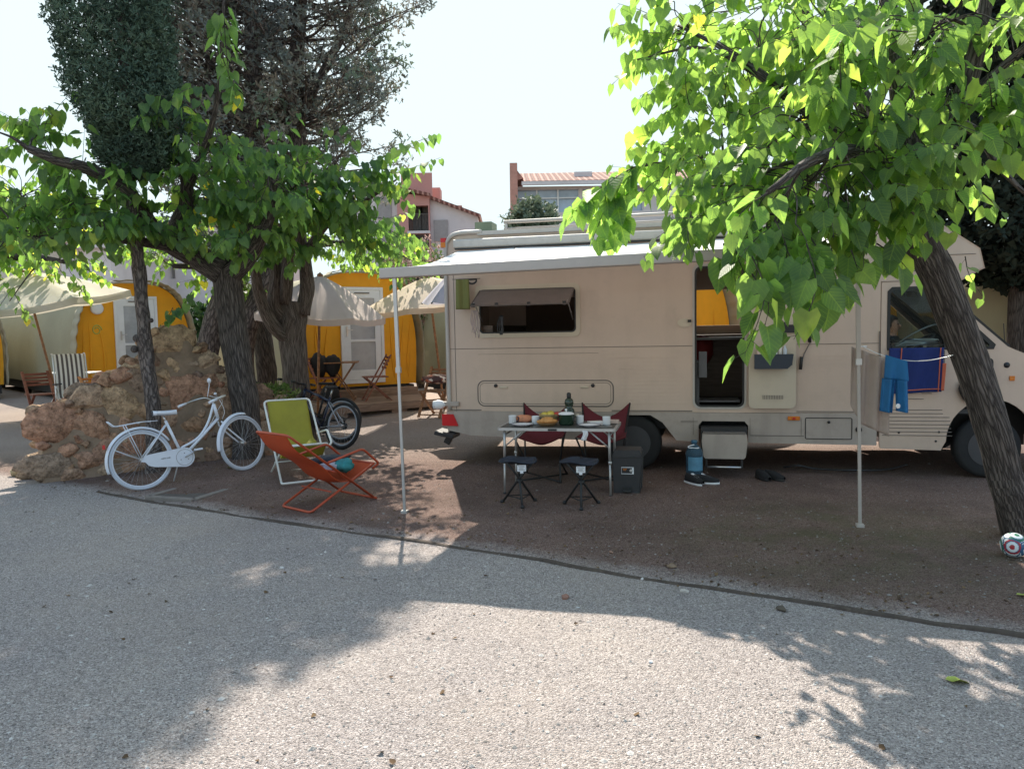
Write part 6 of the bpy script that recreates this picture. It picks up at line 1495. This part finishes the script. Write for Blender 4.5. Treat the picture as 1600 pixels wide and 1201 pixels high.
lounger((-2.52, 8.80, gz(-2.52, 8.8)), radians(-62), m_whf, m_ylc, 'olive-yellow sling chair with white tube frame behind the orange one', back=(-.46, .86), front=(.44, .42), low=(.05, .34))
q = MB(); soft_blob(q, (0, 0, 0), .13, (1.5, 1.0, .42), .35, 4); item('folded_shirt', q, mat('dark_shirt', (.03, .035, .045), .85, bump=.5), (-1.87, 7.74, .40), 'dark crumpled garment lying on the orange chair', 'clothing', rz=.3)
q = MB(); soft_blob(q, (0, 0, 0), .09, (1.1, 1.0, .75), .35, 7); item('swimwear', q, mat('teal_cloth', (.02, .19, .20), .7, var=.5, scale=12, bump=.5), (-1.71, 7.62, .36), 'crumpled teal swimwear on the front of the orange chair', 'clothing')
q = MB(); soft_blob(q, (0, 0, 0), .10, (1.2, .9, .4), .4, 9); item('towel', q, m_lilac, (-1.86, 7.58, .36), 'pale lilac cloth under the dark garment on the orange chair', 'towel', rz=.5)

# ------------------------------------------------------------ bicycles
def ring_pts(c, r, n=48, ax_='y'): return [(c[0] + r * cos(2 * pi * i / n), c[1], c[2] + r * sin(2 * pi * i / n)) for i in range(n)]
def bike_wheel(root, name, c, r, m_t, m_r, rt, spokes=28, steer=0.0, wide=.02):
    R = Matrix.Rotation(steer, 3, 'Z'); c = Vector(c)
    f = lambda p: c + R @ (Vector(p) - c)
    w = MB(); w.tube([f(p) for p in ring_pts(c, r - rt)], rt, 8, closed=True); wo = w.build(name, m_t, root)
    w = MB(); w.tube([f(p) for p in ring_pts(c, r - rt * 2.3)], rt * .62, 6, closed=True); w.build('rim', m_r, wo)
    w = MB()
    for k in range(spokes):
        a = 2 * pi * k / spokes; s = (-1) ** k * .03; a2 = a + (.5 if (k // 2) % 2 else -.5)
        w.tube([f((c[0] + .022 * cos(a2), c[1] + s, c[2] + .022 * sin(a2))), f((c[0] + (r - rt * 2.4) * cos(a), c[1], c[2] + (r - rt * 2.4) * sin(a)))], .0011, 3, cap=False)
    w.build('spoke', m_chrome, wo)
    w = MB(); w.tube([f((c[0], c[1] - .05, c[2])), f((c[0], c[1] + .05, c[2]))], .02, 10); w.build('hub', m_chrome, wo); return wo
m_bw = mat('white_bike_paint', (.66, .68, .74), .3, var=.04, dirt=.08, coat=.3); m_bluegrey = mat('pale_tyre', (.50, .53, .60), .6, var=.08)
rearp = Vector((-4.06, 8.30, 0)); frontp = Vector((-3.20, 9.03, 0)); zr, zf = gz(rearp.x, rearp.y), gz(frontp.x, frontp.y)
hd_ = atan2(frontp.y - rearp.y, frontp.x - rearp.x); WBs = (frontp - rearp).length / .95
bk_ = empty('bicycle', (rearp.x, rearp.y, zr), label='white step-through city bicycle with chain guard and rear rack leaning by the stone wall', cat='bicycle', rot=(radians(-6), -atan2(zf - zr, WBs), hd_))
bk_.rotation_mode = 'XYZ'; bk_.scale = (.95, .95, .95)
r = .35; RH = (0, 0, r); FH = (WBs, 0, r)
bike_wheel(bk_, 'rear_wheel', RH, r, m_bluegrey, m_bw, .018, 30)
ST = radians(20)
bike_wheel(bk_, 'front_wheel', FH, r, m_bluegrey, m_bw, .018, 30, steer=ST)
BBk = (.46, 0, .30); SEAT = (.32, 0, .76); HT = (.90, 0, .88); HB = (.93, 0, .70)
q = MB()
q.tube([BBk, SEAT], .017, 10); q.tube(curve_pts([HT, (.80, 0, .66), (.66, 0, .50), (.45, 0, .41)], 6), .015, 10); q.tube([HB, BBk], .019, 10); q.tube([HT, HB], .021, 10)
for s in (-1, 1): q.tube([(BBk[0], s * .02, BBk[2]), (0, s * .055, r)], .009, 8); q.tube([(SEAT[0] - .005, s * .015, SEAT[2] - .05), (0, s * .055, r)], .009, 8)
q.build('frame', m_bw, bk_)
Rs = Matrix.Rotation(ST, 3, 'Z'); FHv = Vector(FH)
fk = MB()
for s in (-1, 1):
    e = FHv + Rs @ Vector((0, s * .055, 0)); fk.tube(curve_pts([Vector((.945, 0, .66)) + Rs @ Vector((0, s * .03, 0)), Vector((1.0, 0, .55)) * .5 + Vector((.97, 0, .6)) * .5 + Rs @ Vector((0, s * .05, 0)), e], 5), .010, 8)
fk.tube([HT, (.885, 0, .93)], .013, 8); fk.build('fork', m_bw, bk_)
def fender(c, rr, a0, a1, steer=0.0, wd=.028):
    R = Matrix.Rotation(steer, 3, 'Z'); c = Vector(c); q = MB()
    q.grid(lambda u, v: (lambda a, t_: c + R @ Vector(((rr + .012 * cos(t_ * pi)) * cos(a), wd * t_, (rr + .012 * cos(t_ * pi)) * sin(a))))(lerp(a0, a1, v), (u - .5) * 2), 6, 30); return q.build('mudguard', m_bw, bk_, solid=.002)
fender(RH, r + .022, radians(28), radians(196)); fender(FH, r + .022, radians(75), radians(188), ST)
q = MB(); q.prism([(-.02 + .0, .33)] + [(.46 + .115 * cos(a), .30 + .115 * sin(a)) for a in [radians(-88 + 178 * i / 14) for i in range(15)]] + [(.10, .40), (.03, .39)] + [(.0, .35)], -.062, -.030); q.prism([(.10, .40), (.0, .35), (.06, .27), (.12, .245), (.46, .185), (.46, .415)], -.0615, -.0305); cg = q.build('chain_guard', m_bw, bk_, bevel=.006)
text('NEW LINE', (.25, -.0645, .325), .022, m_seam, cg)
q = MB(); q.tube([(.46 + .095 * cos(a), -.063, .30 + .095 * sin(a)) for a in [2 * pi * i / 28 for i in range(28)]], .002, 5, closed=True)
for a in (1.5, 3.6, 5.7): q.sphere((.46 + .05 * cos(a), -.063, .30 + .05 * sin(a)), .006, 8, 6)
q.build('guard_groove', m_seam, cg)
q = MB(); q.tube([(.46, -.08, .30), (.61, -.09, .37)], .009, 8); q.tube([(.46, .06, .30), (.31, .07, .23)], .009, 8); cr_ = q.build('crank', m_chrome, bk_)
for p in ((.61, -.12, .37), (.31, .12, .23)): MB().box(p, (.09, .06, .022)).build('pedal', m_bw, cr_, bevel=.004)
q = MB(); b_ = len(q.v)
q.grid(lambda u, v: (lambda wd, zt: (.19 + .27 * v, wd * cos(u * pi * 2), .845 + (zt if sin(2 * pi * u) > 0 else -.028) * abs(sin(2 * pi * u)) ** .7 + .02 * (1 - v) ** 2))(.012 + .085 * (1 - v) ** .8 * min(1, v * 9 + .3), .03), 16, 14); s_ = q.build('saddle', m_bw, bk_); MB().tube([(.305, 0, .82), (.325, 0, .74)], .012, 8).build('seat_post', m_chrome, s_)
q = MB()
for s in (-1, 1):
    P = [Vector((.885, 0, .93)), Vector((.91, s * .07, .945)), Vector((.93, s * .18, .97)), Vector((.86, s * .27, .96)), Vector((.70, s * .285, .925))]; q.tube(curve_pts([Vector((.885, 0, .93)) + Rs @ (p - Vector((.885, 0, .93))) for p in P], 5), .010, 8)
hb = q.build('handlebar', m_chrome, bk_)
for s in (-1, 1):
    e = Vector((.885, 0, .93)) + Rs @ (Vector((.73, s * .285, .93)) - Vector((.885, 0, .93))); e2 = Vector((.885, 0, .93)) + Rs @ (Vector((.62, s * .285, .905)) - Vector((.885, 0, .93))); MB().tube([e, e2], .016, 10).build('grip', m_bw, hb)
q = MB(); q.tube([(.90, .18, .98), (.96, .24, 1.12), (.97, .26, 1.16)], .005, 6); q.sphere((.975, .265, 1.18), .035, 12, 8, sx=.7); q.build('mirror', m_bw, hb)
q = MB(); q.sphere((.90, -.12, 1.0), .022, 10, 8); q.build('bell', m_chrome, hb)
q = MB()
for s in (-1, 1): q.tube(fillet([(.22, s * .05, .775), (.05, s * .06, .785), (-.24, s * .06, .77), (-.30, s * .03, .84)], .03), .006, 6); q.tube([(-.13, s * .06, .775), (0, s * .06, .37)], .005, 6); q.tube([(-.29, s * .06, .38 + .14), (0, s * .055, .35)], .003, 5)
for x in (-.22, -.1, .02, .14): q.tube([(x, -.06, .775), (x, .06, .775)], .004, 6)
q.build('rear_rack', m_bw, bk_)
q = MB(); q.box((-.37, 0, .56), (.02, .05, .05)); q.build('rear_light', m_redl, bk_)
q = MB(); q.tube(curve_pts([(.90, .1, .99), (.99, .05, .93), (1.02, 0, .78), (.98, 0, .68)], 5), .003, 5); q.tube(curve_pts([(.88, -.2, .97), (.98, -.1, .90), (.94, 0, .80), (.80, 0, .60)], 5), .003, 5); q.build('brake_cable', m_white, bk_)
q = MB(); q.tube([(.42, .04, .27), (.36, .16, .02)], .008, 6); q.build('kickstand', m_bw, bk_)

m_navy = mat('dark_navy_paint', (.015, .022, .055), .3, coat=.3)
m_greyp = mat('silver_bike_paint', (.35, .36, .40), .3)
def mtb(loc, rz, lean, steer, lab, m_fr, m_fr2, loc2=0):
    o = empty('mountain_bike', loc, label=lab, cat='bicycle', rot=(lean, 0, rz))
    r = .345; RH = (0, 0, r); FH = (1.06, 0, r)
    for nm, c, st_ in (('rear_wheel', RH, 0), ('front_wheel', FH, steer)):
        w_ = bike_wheel(o, nm, c, r, m_tyre, m_greyp, .026, 24, st_)
    q = MB(); BB = (.43, 0, .30); ST_ = (.30, 0, .76); HT = (.84, 0, .86); HB = (.86, 0, .74)
    q.tube([HB, BB], .022, 10); q.tube([BB, ST_], .017, 10); q.tube([HT, (.33, 0, .70)], .018, 10); q.tube([HT, HB], .023, 10); fr = q.build('frame', m_fr, o)
    q = MB()
    for s in (-1, 1): q.tube([(.43, s * .02, .30), (0, s * .06, r)], .010, 8); q.tube([(.31, s * .02, .68), (0, s * .06, r)], .009, 8)
    q.build('rear_stay', m_fr2, o)
    Rs = Matrix.Rotation(steer, 3, 'Z'); q = MB(); F = Vector(FH)
    for s in (-1, 1): q.tube([Vector((.885, 0, .66)) + Rs @ Vector((0, s * .06, 0)), F + Rs @ Vector((0, s * .06, 0))], .015, 8)
    q.tube([Vector((.885, 0, .66)) + Rs @ Vector((0, -.06, 0)), Vector((.885, 0, .66)) + Rs @ Vector((0, .06, 0))], .02, 8); q.build('fork', m_fr2, o)
    q = MB(); C = Vector((.83, 0, .93)); q.tube([Vector((.84, 0, .86)), C, C + Rs @ Vector((.06, 0, .01))], .015, 8)
    q.tube([C + Rs @ Vector((.05, -.31, .02)), C + Rs @ Vector((.07, 0, .01)), C + Rs @ Vector((.05, .31, .02))], .012, 8); h_ = q.build('handlebar', m_black, o)
    for s in (-1, 1): MB().tube([C + Rs @ Vector((.05, s * .20, .02)), C + Rs @ Vector((.05, s * .32, .02))], .019, 8).build('grip', m_rub, h_)
    q = MB(); q.grid(lambda u, v: (.14 + .27 * v, (.012 + .065 * (1 - v) ** .8 * min(1, v * 9 + .3)) * cos(u * 2 * pi), .90 + (.022 if sin(2 * pi * u) > 0 else -.02) * abs(sin(2 * pi * u)) ** .7), 14, 12); sd = q.build('saddle', m_black, o); MB().tube([(.27, 0, .88), (.305, 0, .75)], .013, 8).build('seat_post', m_chrome, sd)
    q = MB(); q.lathe([(.0001, 0), (.09, 0), (.09, .008), (.0001, .008)], (.43, -.05, .30), 24, axis=Vector((0, -1, 0))); q.tube([(.43, -.07, .30), (.55, -.08, .18)], .010, 6); q.tube([(.43, .07, .30), (.31, .08, .42)], .010, 6); q.box((.55, -.12, .18), (.09, .06, .02)); q.box((.31, .12, .42), (.09, .06, .02)); q.tube([(.43, -.04, .385), (0, -.04, .38)], .004, 4); q.tube([(.43, -.04, .215), (0, -.04, .30)], .004, 4); q.lathe([(.05, 0), (.05, .02), (.0001, .02)], (0, -.03, r), 18, axis=Vector((0, -1, 0))); q.build('drivetrain', m_black, o)
    q = MB(); q.tube(curve_pts([C + Rs @ Vector((.06, -.15, .02)), Vector((.97, -.06, .88)), Vector((.88, 0, .72))], 5), .003, 5); q.tube(curve_pts([C + Rs @ Vector((.06, .15, .02)), Vector((.96, .06, .90)), Vector((.7, .02, .72)), Vector((.3, .02, .66))], 5), .003, 5); q.build('cable', m_black, o)
    return o
rp = at(532, 700, 11.0); mtb((rp.x, 11.0, gz(rp.x, 11.0)), radians(148), radians(10), .25, 'dark blue mountain bike leaning against the pale forked tree, rear wheel towards us', m_navy, m_greyp)
rp = at(530, 690, 11.55); mtb((rp.x + .02, 11.55, gz(rp.x, 11.5)), radians(163), radians(8), -.2, 'black mountain bike standing behind the dark blue one at the pale tree', m_black, m_black)

# ------------------------------------------------------------ washing between pole and tree
LA, LB_ = Vector((2.885, 6.25, 1.50)), at(1492, 553, 5.74)
def line_p(t_, sag=.09): p = LA.lerp(LB_, t_); p.z -= sag * 4 * t_ * (1 - t_) * .9; return p
q = MB(); q.tube([line_p(i / 24) for i in range(25)], .0035, 6); q.tube([LA + Vector((-.03, 0, 0)), LA + Vector((.03, 0, 0))], .006, 6)
item('clothes_line', q, m_enam, (0, 0, 0), 'white clothes line tied from the right awning pole to the leaning tree', 'clothes line')
def hang(name, t0, t1, drop, m, lab, cat, seed, wav=.02, shape=None, off=0.0):
    a, b_ = line_p(t0), line_p(t1); tn = (b_ - a).normalized(); nn = Vector((tn.y, -tn.x, 0)).normalized()
    q = MB()
    def fn(u, v):
        p = line_p(lerp(t0, t1, u)); d = drop if not shape else shape(u)
        w_ = wav * sin(u * 15 + seed) * min(1, v * 2.5) + .02 * noise.noise(Vector((u * 3, v * 2, seed)))
        return p + nn * (w_ + .008 + off) + Vector((0, 0, -d * v + .006)) + tn * (.02 * noise.noise(Vector((v * 2, seed, 0))))
    q.grid(fn, 30, 24); return item(name, q, m, (0, 0, 0), lab, cat, solid=.006)
m_bt = mat('beige_towel', (.47, .37, .32), .9, var=.06, bump=.4, bscale=60, trans=.2)
q = MB()
def bt(u, v):
    # towel slung over the pole: top edge runs down from the pole along the line
    p = Vector((2.80, 6.23, 0)).lerp(Vector((3.06, 6.13, 0)), u); z = 1.50 - .11 * u; zb = 1.50 - .60 + .22 * (abs(u - .3) < 0) - .13 * u - (.0 if u > .25 else -.12 * (1 - u / .25))
    return Vector((p.x, p.y + .035 + .018 * sin(u * 16 + v), lerp(z, zb, v)))
q.grid(bt, 30, 20); item('beige_towel', q, m_bt, (0, 0, 0), 'beige towel hanging at the right awning pole', 'towel', solid=.006)
m_lb = mat('bright_blue_cloth', (.02, .17, .42), .75, var=.08, bump=.3, bscale=40, trans=.18)
q = MB()
t0, t1 = .26, .50
def sh_(u, v):
    p = line_p(lerp(t0, t1, u)); gap = max(0, 1 - abs(u - .55) / .10) * max(0, v - .45) / .55
    x = u + (.10 * (1 if u > .55 else -1)) * gap - (.55 - u) * .10 * v
    p = line_p(lerp(t0, t1, u)) ; tn = (LB_ - LA).normalized()
    w_ = (t1 - t0) * (LB_ - LA).length; p = p + tn * ((x - u) * w_ * .5)
    return p + Vector((0, 0, -(.40 - .06 * (u > .55) + .0) * v + .006)) + Vector((-.2, -.98, 0)) * (.012 + .02 * sin(u * 14) * v + .03 * sin(pi * u) * v)
def shp(u, v, leg):
    # waist v 0..; legs hang apart below the crotch
    w_ = (t1 - t0) * (LB_ - LA).length; tn = (LB_ - LA).normalized(); p = line_p(lerp(t0, t1, .5))
    if leg == 0: x = (u - .5) * (1 + .12 * v); z = -.17 * v; s_ = line_p(lerp(t0, t1, u)).z - p.z
    else:
        x = (-.56 + .50 * u - .10 * v) if leg < 0 else (.04 + .52 * u + .06 * v); z = -.17 - (.27 if leg < 0 else .25) * v; s_ = 0
        x += .10 * (1 - v) * (.06 if leg < 0 else -.04)
    f_ = .012 + .022 * sin((u + leg) * 9) * (v if leg == 0 else 1) + .035 * sin(pi * u) * (.4 if leg == 0 else 1)
    return p + tn * (x * w_) + Vector((0, 0, z + s_ * (1 - v if leg == 0 else 0) + .006)) + Vector((-.2, -.98, 0)) * f_
q.grid(lambda u, v: shp(u, v, 0), 30, 10); q.grid(lambda u, v: shp(u, v, -1), 16, 16); q.grid(lambda u, v: shp(u, v, 1), 16, 16)
q.grid(lambda u, v: shp(u, v, -1) + Vector((.0, .03, 0)), 8, 8); q.grid(lambda u, v: shp(u, v, 1) + Vector((.0, .03, 0)), 8, 8); sh1 = item('blue_shorts', q, m_lb, (0, 0, 0), 'bright blue shorts hanging from the clothes line', 'shorts', solid=.006)
q = MB(); q.sphere(line_p(.44) + Vector((-.05, -.06, -.36)), .02, 8, 6, sy=.2); 
q.build('emblem', m_enam, sh1)
m_nt = mat('royal_blue_towel', (.012, .028, .15), .85, var=.12, bump=.4, bscale=60, trans=.1); m_ot = mat('coral_trim', (.55, .13, .07), .8)
q = MB()
def nt(u, v):
    x = lerp(5.06, 5.60, u) - .03 * v; z = 1.415 - (.50 - .03 * u) * v
    return VW(x, -.055 - .02 * sin(u * 13 + v * 2) * min(1, v * 3) - .02 * v, z)
q.grid(nt, 34, 24); nto = item('navy_towel', q, m_nt, (0, 0, 0), 'royal blue towel with coral edging hung over the cab window sill', 'towel', solid=.008)
q = MB()
for u0 in (.22, .93): q.tube([Vector(nt(u0, v / 12)) + Vector((0, -.012, 0)) for v in range(13)], .006, 5)
q.tube([Vector(nt(u / 20, .93)) + Vector((0, -.012, 0)) for u in range(6, 20)], .006, 5); q.build('edging', m_ot, nto)
q = MB(); q.grid(lambda u, v: Vector(nt(.97 + .04 * u, .35 + .62 * v)) + Vector((0, -.02 - .02 * u, 0)), 6, 12); item('coral_cloth', q, m_ot, (0, 0, 0), 'narrow coral cloth showing at the right edge of the royal blue towel', 'cloth', solid=.006)
# green towel under the awning, pegs bundle, black hanger
q = MB(); q.grid(lambda u, v: VW(.20 + .0 + .16 * u + .01 * v * (u - .5) * 8 * .2, -.12 - .014 * sin(u * 9), 2.31 + .03 * 0 - .0 - .36 * v), 16, 12); item('green_towel', q, mat('moss_green_towel', (.20, .21, .07), .9, var=.08, bump=.4, bscale=60, trans=.15), (0, 0, 0), 'moss green towel hanging under the awning at the motorhome tail', 'towel', solid=.012)
q = MB(); q.tube([VW(.15, -.11, 2.315), VW(.5, -.11, 2.315)], .004, 6); item('cord', q, m_black, (0, 0, 0), 'thin dark cord under the awning carrying the green towel', 'cord')
q = MB(); q.tube([VW(.40 + .055 * cos(a), -.12, 2.30 + .045 * sin(a)) for a in [pi + pi * i / 14 for i in range(15)]], .012, 6); q.tube([VW(.34, -.12, 2.305), VW(.46, -.12, 2.305)], .010, 6); item('hanger', q, m_black, (0, 0, 0), 'black half-round hanger beside the green towel', 'hanger')
random.seed(3); q = MB()
for k in range(14):
    x = .47 + random.uniform(-.05, .05); q.tube(curve_pts([VW(x, -.32, 1.93), VW(x + random.uniform(-.03, .03), -.30, 1.80), VW(x + random.uniform(-.04, .04), -.30, 1.62 + random.uniform(-.04, .1))], 4), .004, 4)
item('string_bundle', q, mat('pinkish_string', (.45, .36, .34), .8), (0, 0, 0), 'bundle of pale strings dangling from the left corner of the window pane', 'string')
for x in (.80,):
    q = MB()
    for k in range(4): q.tube(curve_pts([VW(x + .01 * k, -.36, 1.86), VW(x - .035 + .02 * k, -.36, 1.76), VW(x - .03 + .02 * k, -.36, 1.68), VW(x + .02 - .01 * k, -.36, 1.64), VW(x + .02, -.36, 1.72), VW(x + .01 * k, -.36, 1.86)], 4), .006, 5)
    item('strap', q, m_black, (0, 0, 0), 'black looped strap hanging from a catch of the open window pane', 'strap')
# ------------------------------------------------------------ ball
bl = at(1584, 856, 5.38); R_ = .088
o = MB(); b_ = len(o.v); nS, nR = 96, 64
axes = [Vector(a).normalized() for a in ((-.62, -.75, .05), (.55, -.8, -.15), (0, -.35, .95), (-.9, .5, -.2), (.8, .6, .1), (0, .3, -.95), (.0, 1, .3))]
def bcol(d):
    ang = sorted((d.angle(a), i) for i, a in enumerate(axes)); a0, i = ang[0]; a1 = ang[1][0]
    if a0 < .20: return (3, 1, 2)[i % 3] if i != 0 else 3
    if a0 < .44: return 0
    if a0 < .50: return 1
    if a1 - a0 < .10: return 1
    if a0 > .66: return 0
    return (3, 1, 2, 2, 3, 1, 2)[i]
for j in range(nR + 1):
    for i in range(nS): p = pi * j / nR; a = 2 * pi * i / nS; o.v.append((R_ * sin(p) * cos(a), R_ * sin(p) * sin(a), R_ * cos(p)))
for j in range(nR):
    for i in range(nS):
        i2 = (i + 1) % nS; p = pi * (j + .5) / nR; a = 2 * pi * (i + .5) / nS; d = Vector((sin(p) * cos(a), sin(p) * sin(a), cos(p))); o.face((j * nS + i, (j + 1) * nS + i, (j + 1) * nS + i2, j * nS + i2), None, bcol(d), True)
bo = o.build('ball', [mat('ball_white', (.62, .66, .68), .4), mat('ball_blue', (.03, .10, .19), .4), mat('ball_green', (.02, .14, .07), .4), mat('ball_red', (.35, .02, .03), .4)], loc=(bl.x, 5.38, gz(bl.x, 5.38) + R_ - .003))
tag(bo, 'small white football with red, green and blue swirls at the foot of the leaning tree', 'ball')

# ------------------------------------------------------------ person behind the cab
pp = Vector((5.98, 11.95, gz(5.98, 11.95)))
per = empty('person', pp, radians(40), 'person in dark clothes with dark hair seen standing beyond the motorhome cab', 'person')
me = bpy.data.meshes.new('body'); J = {}; V_ = []; E_ = []; Rr = []
def jt(n, p, r_, par=None):
    J[n] = len(V_); V_.append(p); Rr.append(r_)
    if par: E_.append((J[par], J[n]))
jt('pelvis', (0, 0, .92), (.15, .11)); jt('waist', (0, 0, 1.06), (.125, .095), 'pelvis'); jt('chest', (0, .0, 1.26), (.15, .105), 'waist'); jt('sh', (0, .01, 1.40), (.10, .075), 'chest'); jt('neck', (0, .0, 1.47), (.052, .052), 'sh'); jt('head0', (0, -.012, 1.55), (.072, .082), 'neck'); jt('head1', (0, -.01, 1.64), (.074, .088), 'head0'); jt('head2', (0, 0, 1.70), (.05, .06), 'head1')
for s, t_ in ((-1, 'l'), (1, 'r')):
    jt(t_ + 'hip', (s * .095, 0, .86), (.10, .10), 'pelvis'); jt(t_ + 'knee', (s * .10, -.02, .48), (.058, .06), t_ + 'hip'); jt(t_ + 'calf', (s * .10, .01, .34), (.055, .058), t_ + 'knee'); jt(t_ + 'ank', (s * .10, .02, .09), (.035, .038), t_ + 'calf'); jt(t_ + 'toe', (s * .12, -.13, .035), (.035, .028), t_ + 'ank')
    jt(t_ + 'shd', (s * .17, .01, 1.375), (.055, .055), 'sh'); jt(t_ + 'elb', (s * .23, .03, 1.10), (.038, .038), t_ + 'shd'); jt(t_ + 'wri', (s * .20, -.10, .90), (.024, .03), t_ + 'elb'); jt(t_ + 'palm', (s * .19, -.14, .83), (.018, .034), t_ + 'wri')
    for k in range(4): jt(t_ + 'f%d' % k, (s * .19, -.175 + .022 * k, .745 + .006 * abs(k - 1)), (.008, .008), t_ + 'palm')
    jt(t_ + 'th', (s * .17, -.185, .80), (.009, .009), t_ + 'palm')
me.from_pydata(V_, E_, []); body = bpy.data.objects.new('body', me); COL.objects.link(body); body.parent = per
sk_ = body.modifiers.new('skin', 'SKIN'); sk_.use_smooth_shade = True
for i, r_ in enumerate(Rr): me.skin_vertices[0].data[i].radius = r_
me.skin_vertices[0].data[0].use_root = True
body.modifiers.new('sub', 'SUBSURF').levels = 2; body.modifiers['sub'].render_levels = 2
m_pers, n_, l_, p_ = new_mat('skin_and_dark_clothes'); tc_ = n_.new('ShaderNodeTexCoord'); sp_ = n_.new('ShaderNodeSeparateXYZ'); l_.new(tc_.outputs['Object'], sp_.inputs[0])
r_ = ramp(n_, [(0, (.04, .035, .03)), (.045, (.03, .035, .06)), (.50, (.018, .018, .022)), (.80, (.40, .22, .15))]); r_.color_ramp.interpolation = 'CONSTANT'; mp2 = n_.new('ShaderNodeMath'); mp2.operation = 'DIVIDE'; mp2.inputs[1].default_value = 1.8; l_.new(sp_.outputs[2], mp2.inputs[0]); l_.new(mp2.outputs[0], r_.inputs[0]); l_.new(r_.outputs[0], p_.inputs['Base Color']); me.materials.append(m_pers)
q = MB(); b_ = len(q.v)
for v in ICO_V:
    d = v.normalized(); k = 1 + .10 * noise.noise(v * 4); rr = Vector((.092 * d.x * k, .105 * d.y * k + .01, .115 * d.z * k))
    if d.y < -.35 and d.z < .42: rr = Vector((.070 * d.x, .070 * d.y + .01, .09 * d.z))
    q.v.append(tuple(rr + Vector((0, .01, 1.655))))
for f in ICO_F: q.face([b_ + i for i in f], None, 0, True)
q.build('hair', mat('dark_hair', (.02, .012, .008), .6, var=.4, bump=.6, bscale=80), per)
q = MB(); q.tube([(0, -.095, 1.625), (0, -.118, 1.59), (0, -.098, 1.58)], [.008, .015, .012], 8); q.build('nose', mat('skin', (.40, .22, .15), .6), per)
q = MB()
for s in (-1, 1): q.sphere((s * .03, -.092, 1.625), .011, 8, 6)
q.build('eyes', mat('eye_dark', (.03, .02, .02), .2), per); q = MB(); q.box((0, -.098, 1.555), (.045, .01, .010)); q.build('mouth', mat('lips', (.30, .10, .08), .5), per)

# ------------------------------------------------------------ leaf litter, twigs, a few larger stones
random.seed(99)
lt = MB()
def litter(x, y, s, rnd):
    a = random.uniform(0, 6.28); d = Vector((cos(a), sin(a), random.uniform(-.1, .25))); leaf(lt, Vector((x, y, gz(x, y) + .006)), d, Vector((random.uniform(-.5, .5), random.uniform(-.5, .5), 1)), s, rnd, .3, .3)
for i in range(900):
    if i < 200: s_ = random.random(); p = WA.lerp(WB, s_) + WN * random.uniform(.3, 1.3); x, y = p.x, p.y
    elif i < 780: x = random.uniform(-4.5, 5); y = kerb_y(x) + random.uniform(0, 3.2) * random.random()
    else: y = random.uniform(2.6, 9); x = random.uniform(-.66, .66) * y
    litter(x, y, random.uniform(.012, .032), random.uniform(.05, .7))
lt.build('leaf_litter', rnd_mat('dead_leaf', [(.05, .03, .018), (.10, .06, .03), (.16, .10, .05), (.2, .15, .06)], .9, bump=0), kind='stuff')
m_yl = mat('fallen_green_yellow', (.30, .36, .06), .6, var=.3, scale=20)
for px, py, s_, lab in ((1487, 1055, .10, 'yellow-green fallen leaf on the gravel near the bottom right'), (1594, 932, .08, 'yellow-green fallen leaf at the right edge beside the kerb'), (332, 716, .09, 'yellow fallen leaf behind the white bicycle')):
    d = ray(px, py); tt = -EYE / d.z; x, y = d.x * tt, d.y * tt
    if px == 332: x, y = -3.45, 9.1
    q = MB(); leaf(q, Vector((0, 0, .012)), Vector((1, .2, .05)), Vector((0, .2, 1)), s_, .5, .2, .25); item('fallen_leaf', q, m_yl, (x, y, gz(x, y)), lab, 'leaf', 'bright fallen leaves')
for k, (px, py, s_, lab) in enumerate(((1070, 917, .032, 'pale rounded stone sitting on the kerb'), (882, 926, .035, 'flat reddish stone on the gravel before the kerb'), (955, 862, .022, 'small reddish stone on the earth right of a black scrap'), (1050, 884, .038, 'flat brown stone on the earth behind the kerb'), (1017, 1025, .014, 'tiny bright white stone on the sunlit gravel'), (1222, 945, .04, 'dark crumbled clod lying on the kerb'), (30, 742, .13, 'squared pale stone block at the low left end of the stone wall'))):
    d = ray(px, py); tt = -EYE / d.z; x, y = d.x * tt, d.y * tt; q = MB(); c_ = [(.5, .45, .4), (.28, .15, .11), (.26, .15, .11), (.22, .15, .10), (.7, .7, .7), (.10, .08, .06), (.42, .33, .20)][k]
    stone(q, Vector((0, 0, s_ * .35)), (s_, s_ * .8, s_ * (.55 if k != 6 else .9)), Matrix.Rotation(k, 3, 'Z'), .5); item('stone', q, mat('stone_%s' % 'abcdefg'[k], c_, .9, var=.25, scale=25, bump=.7), (x, y, gz(x, y)), lab, 'stone')
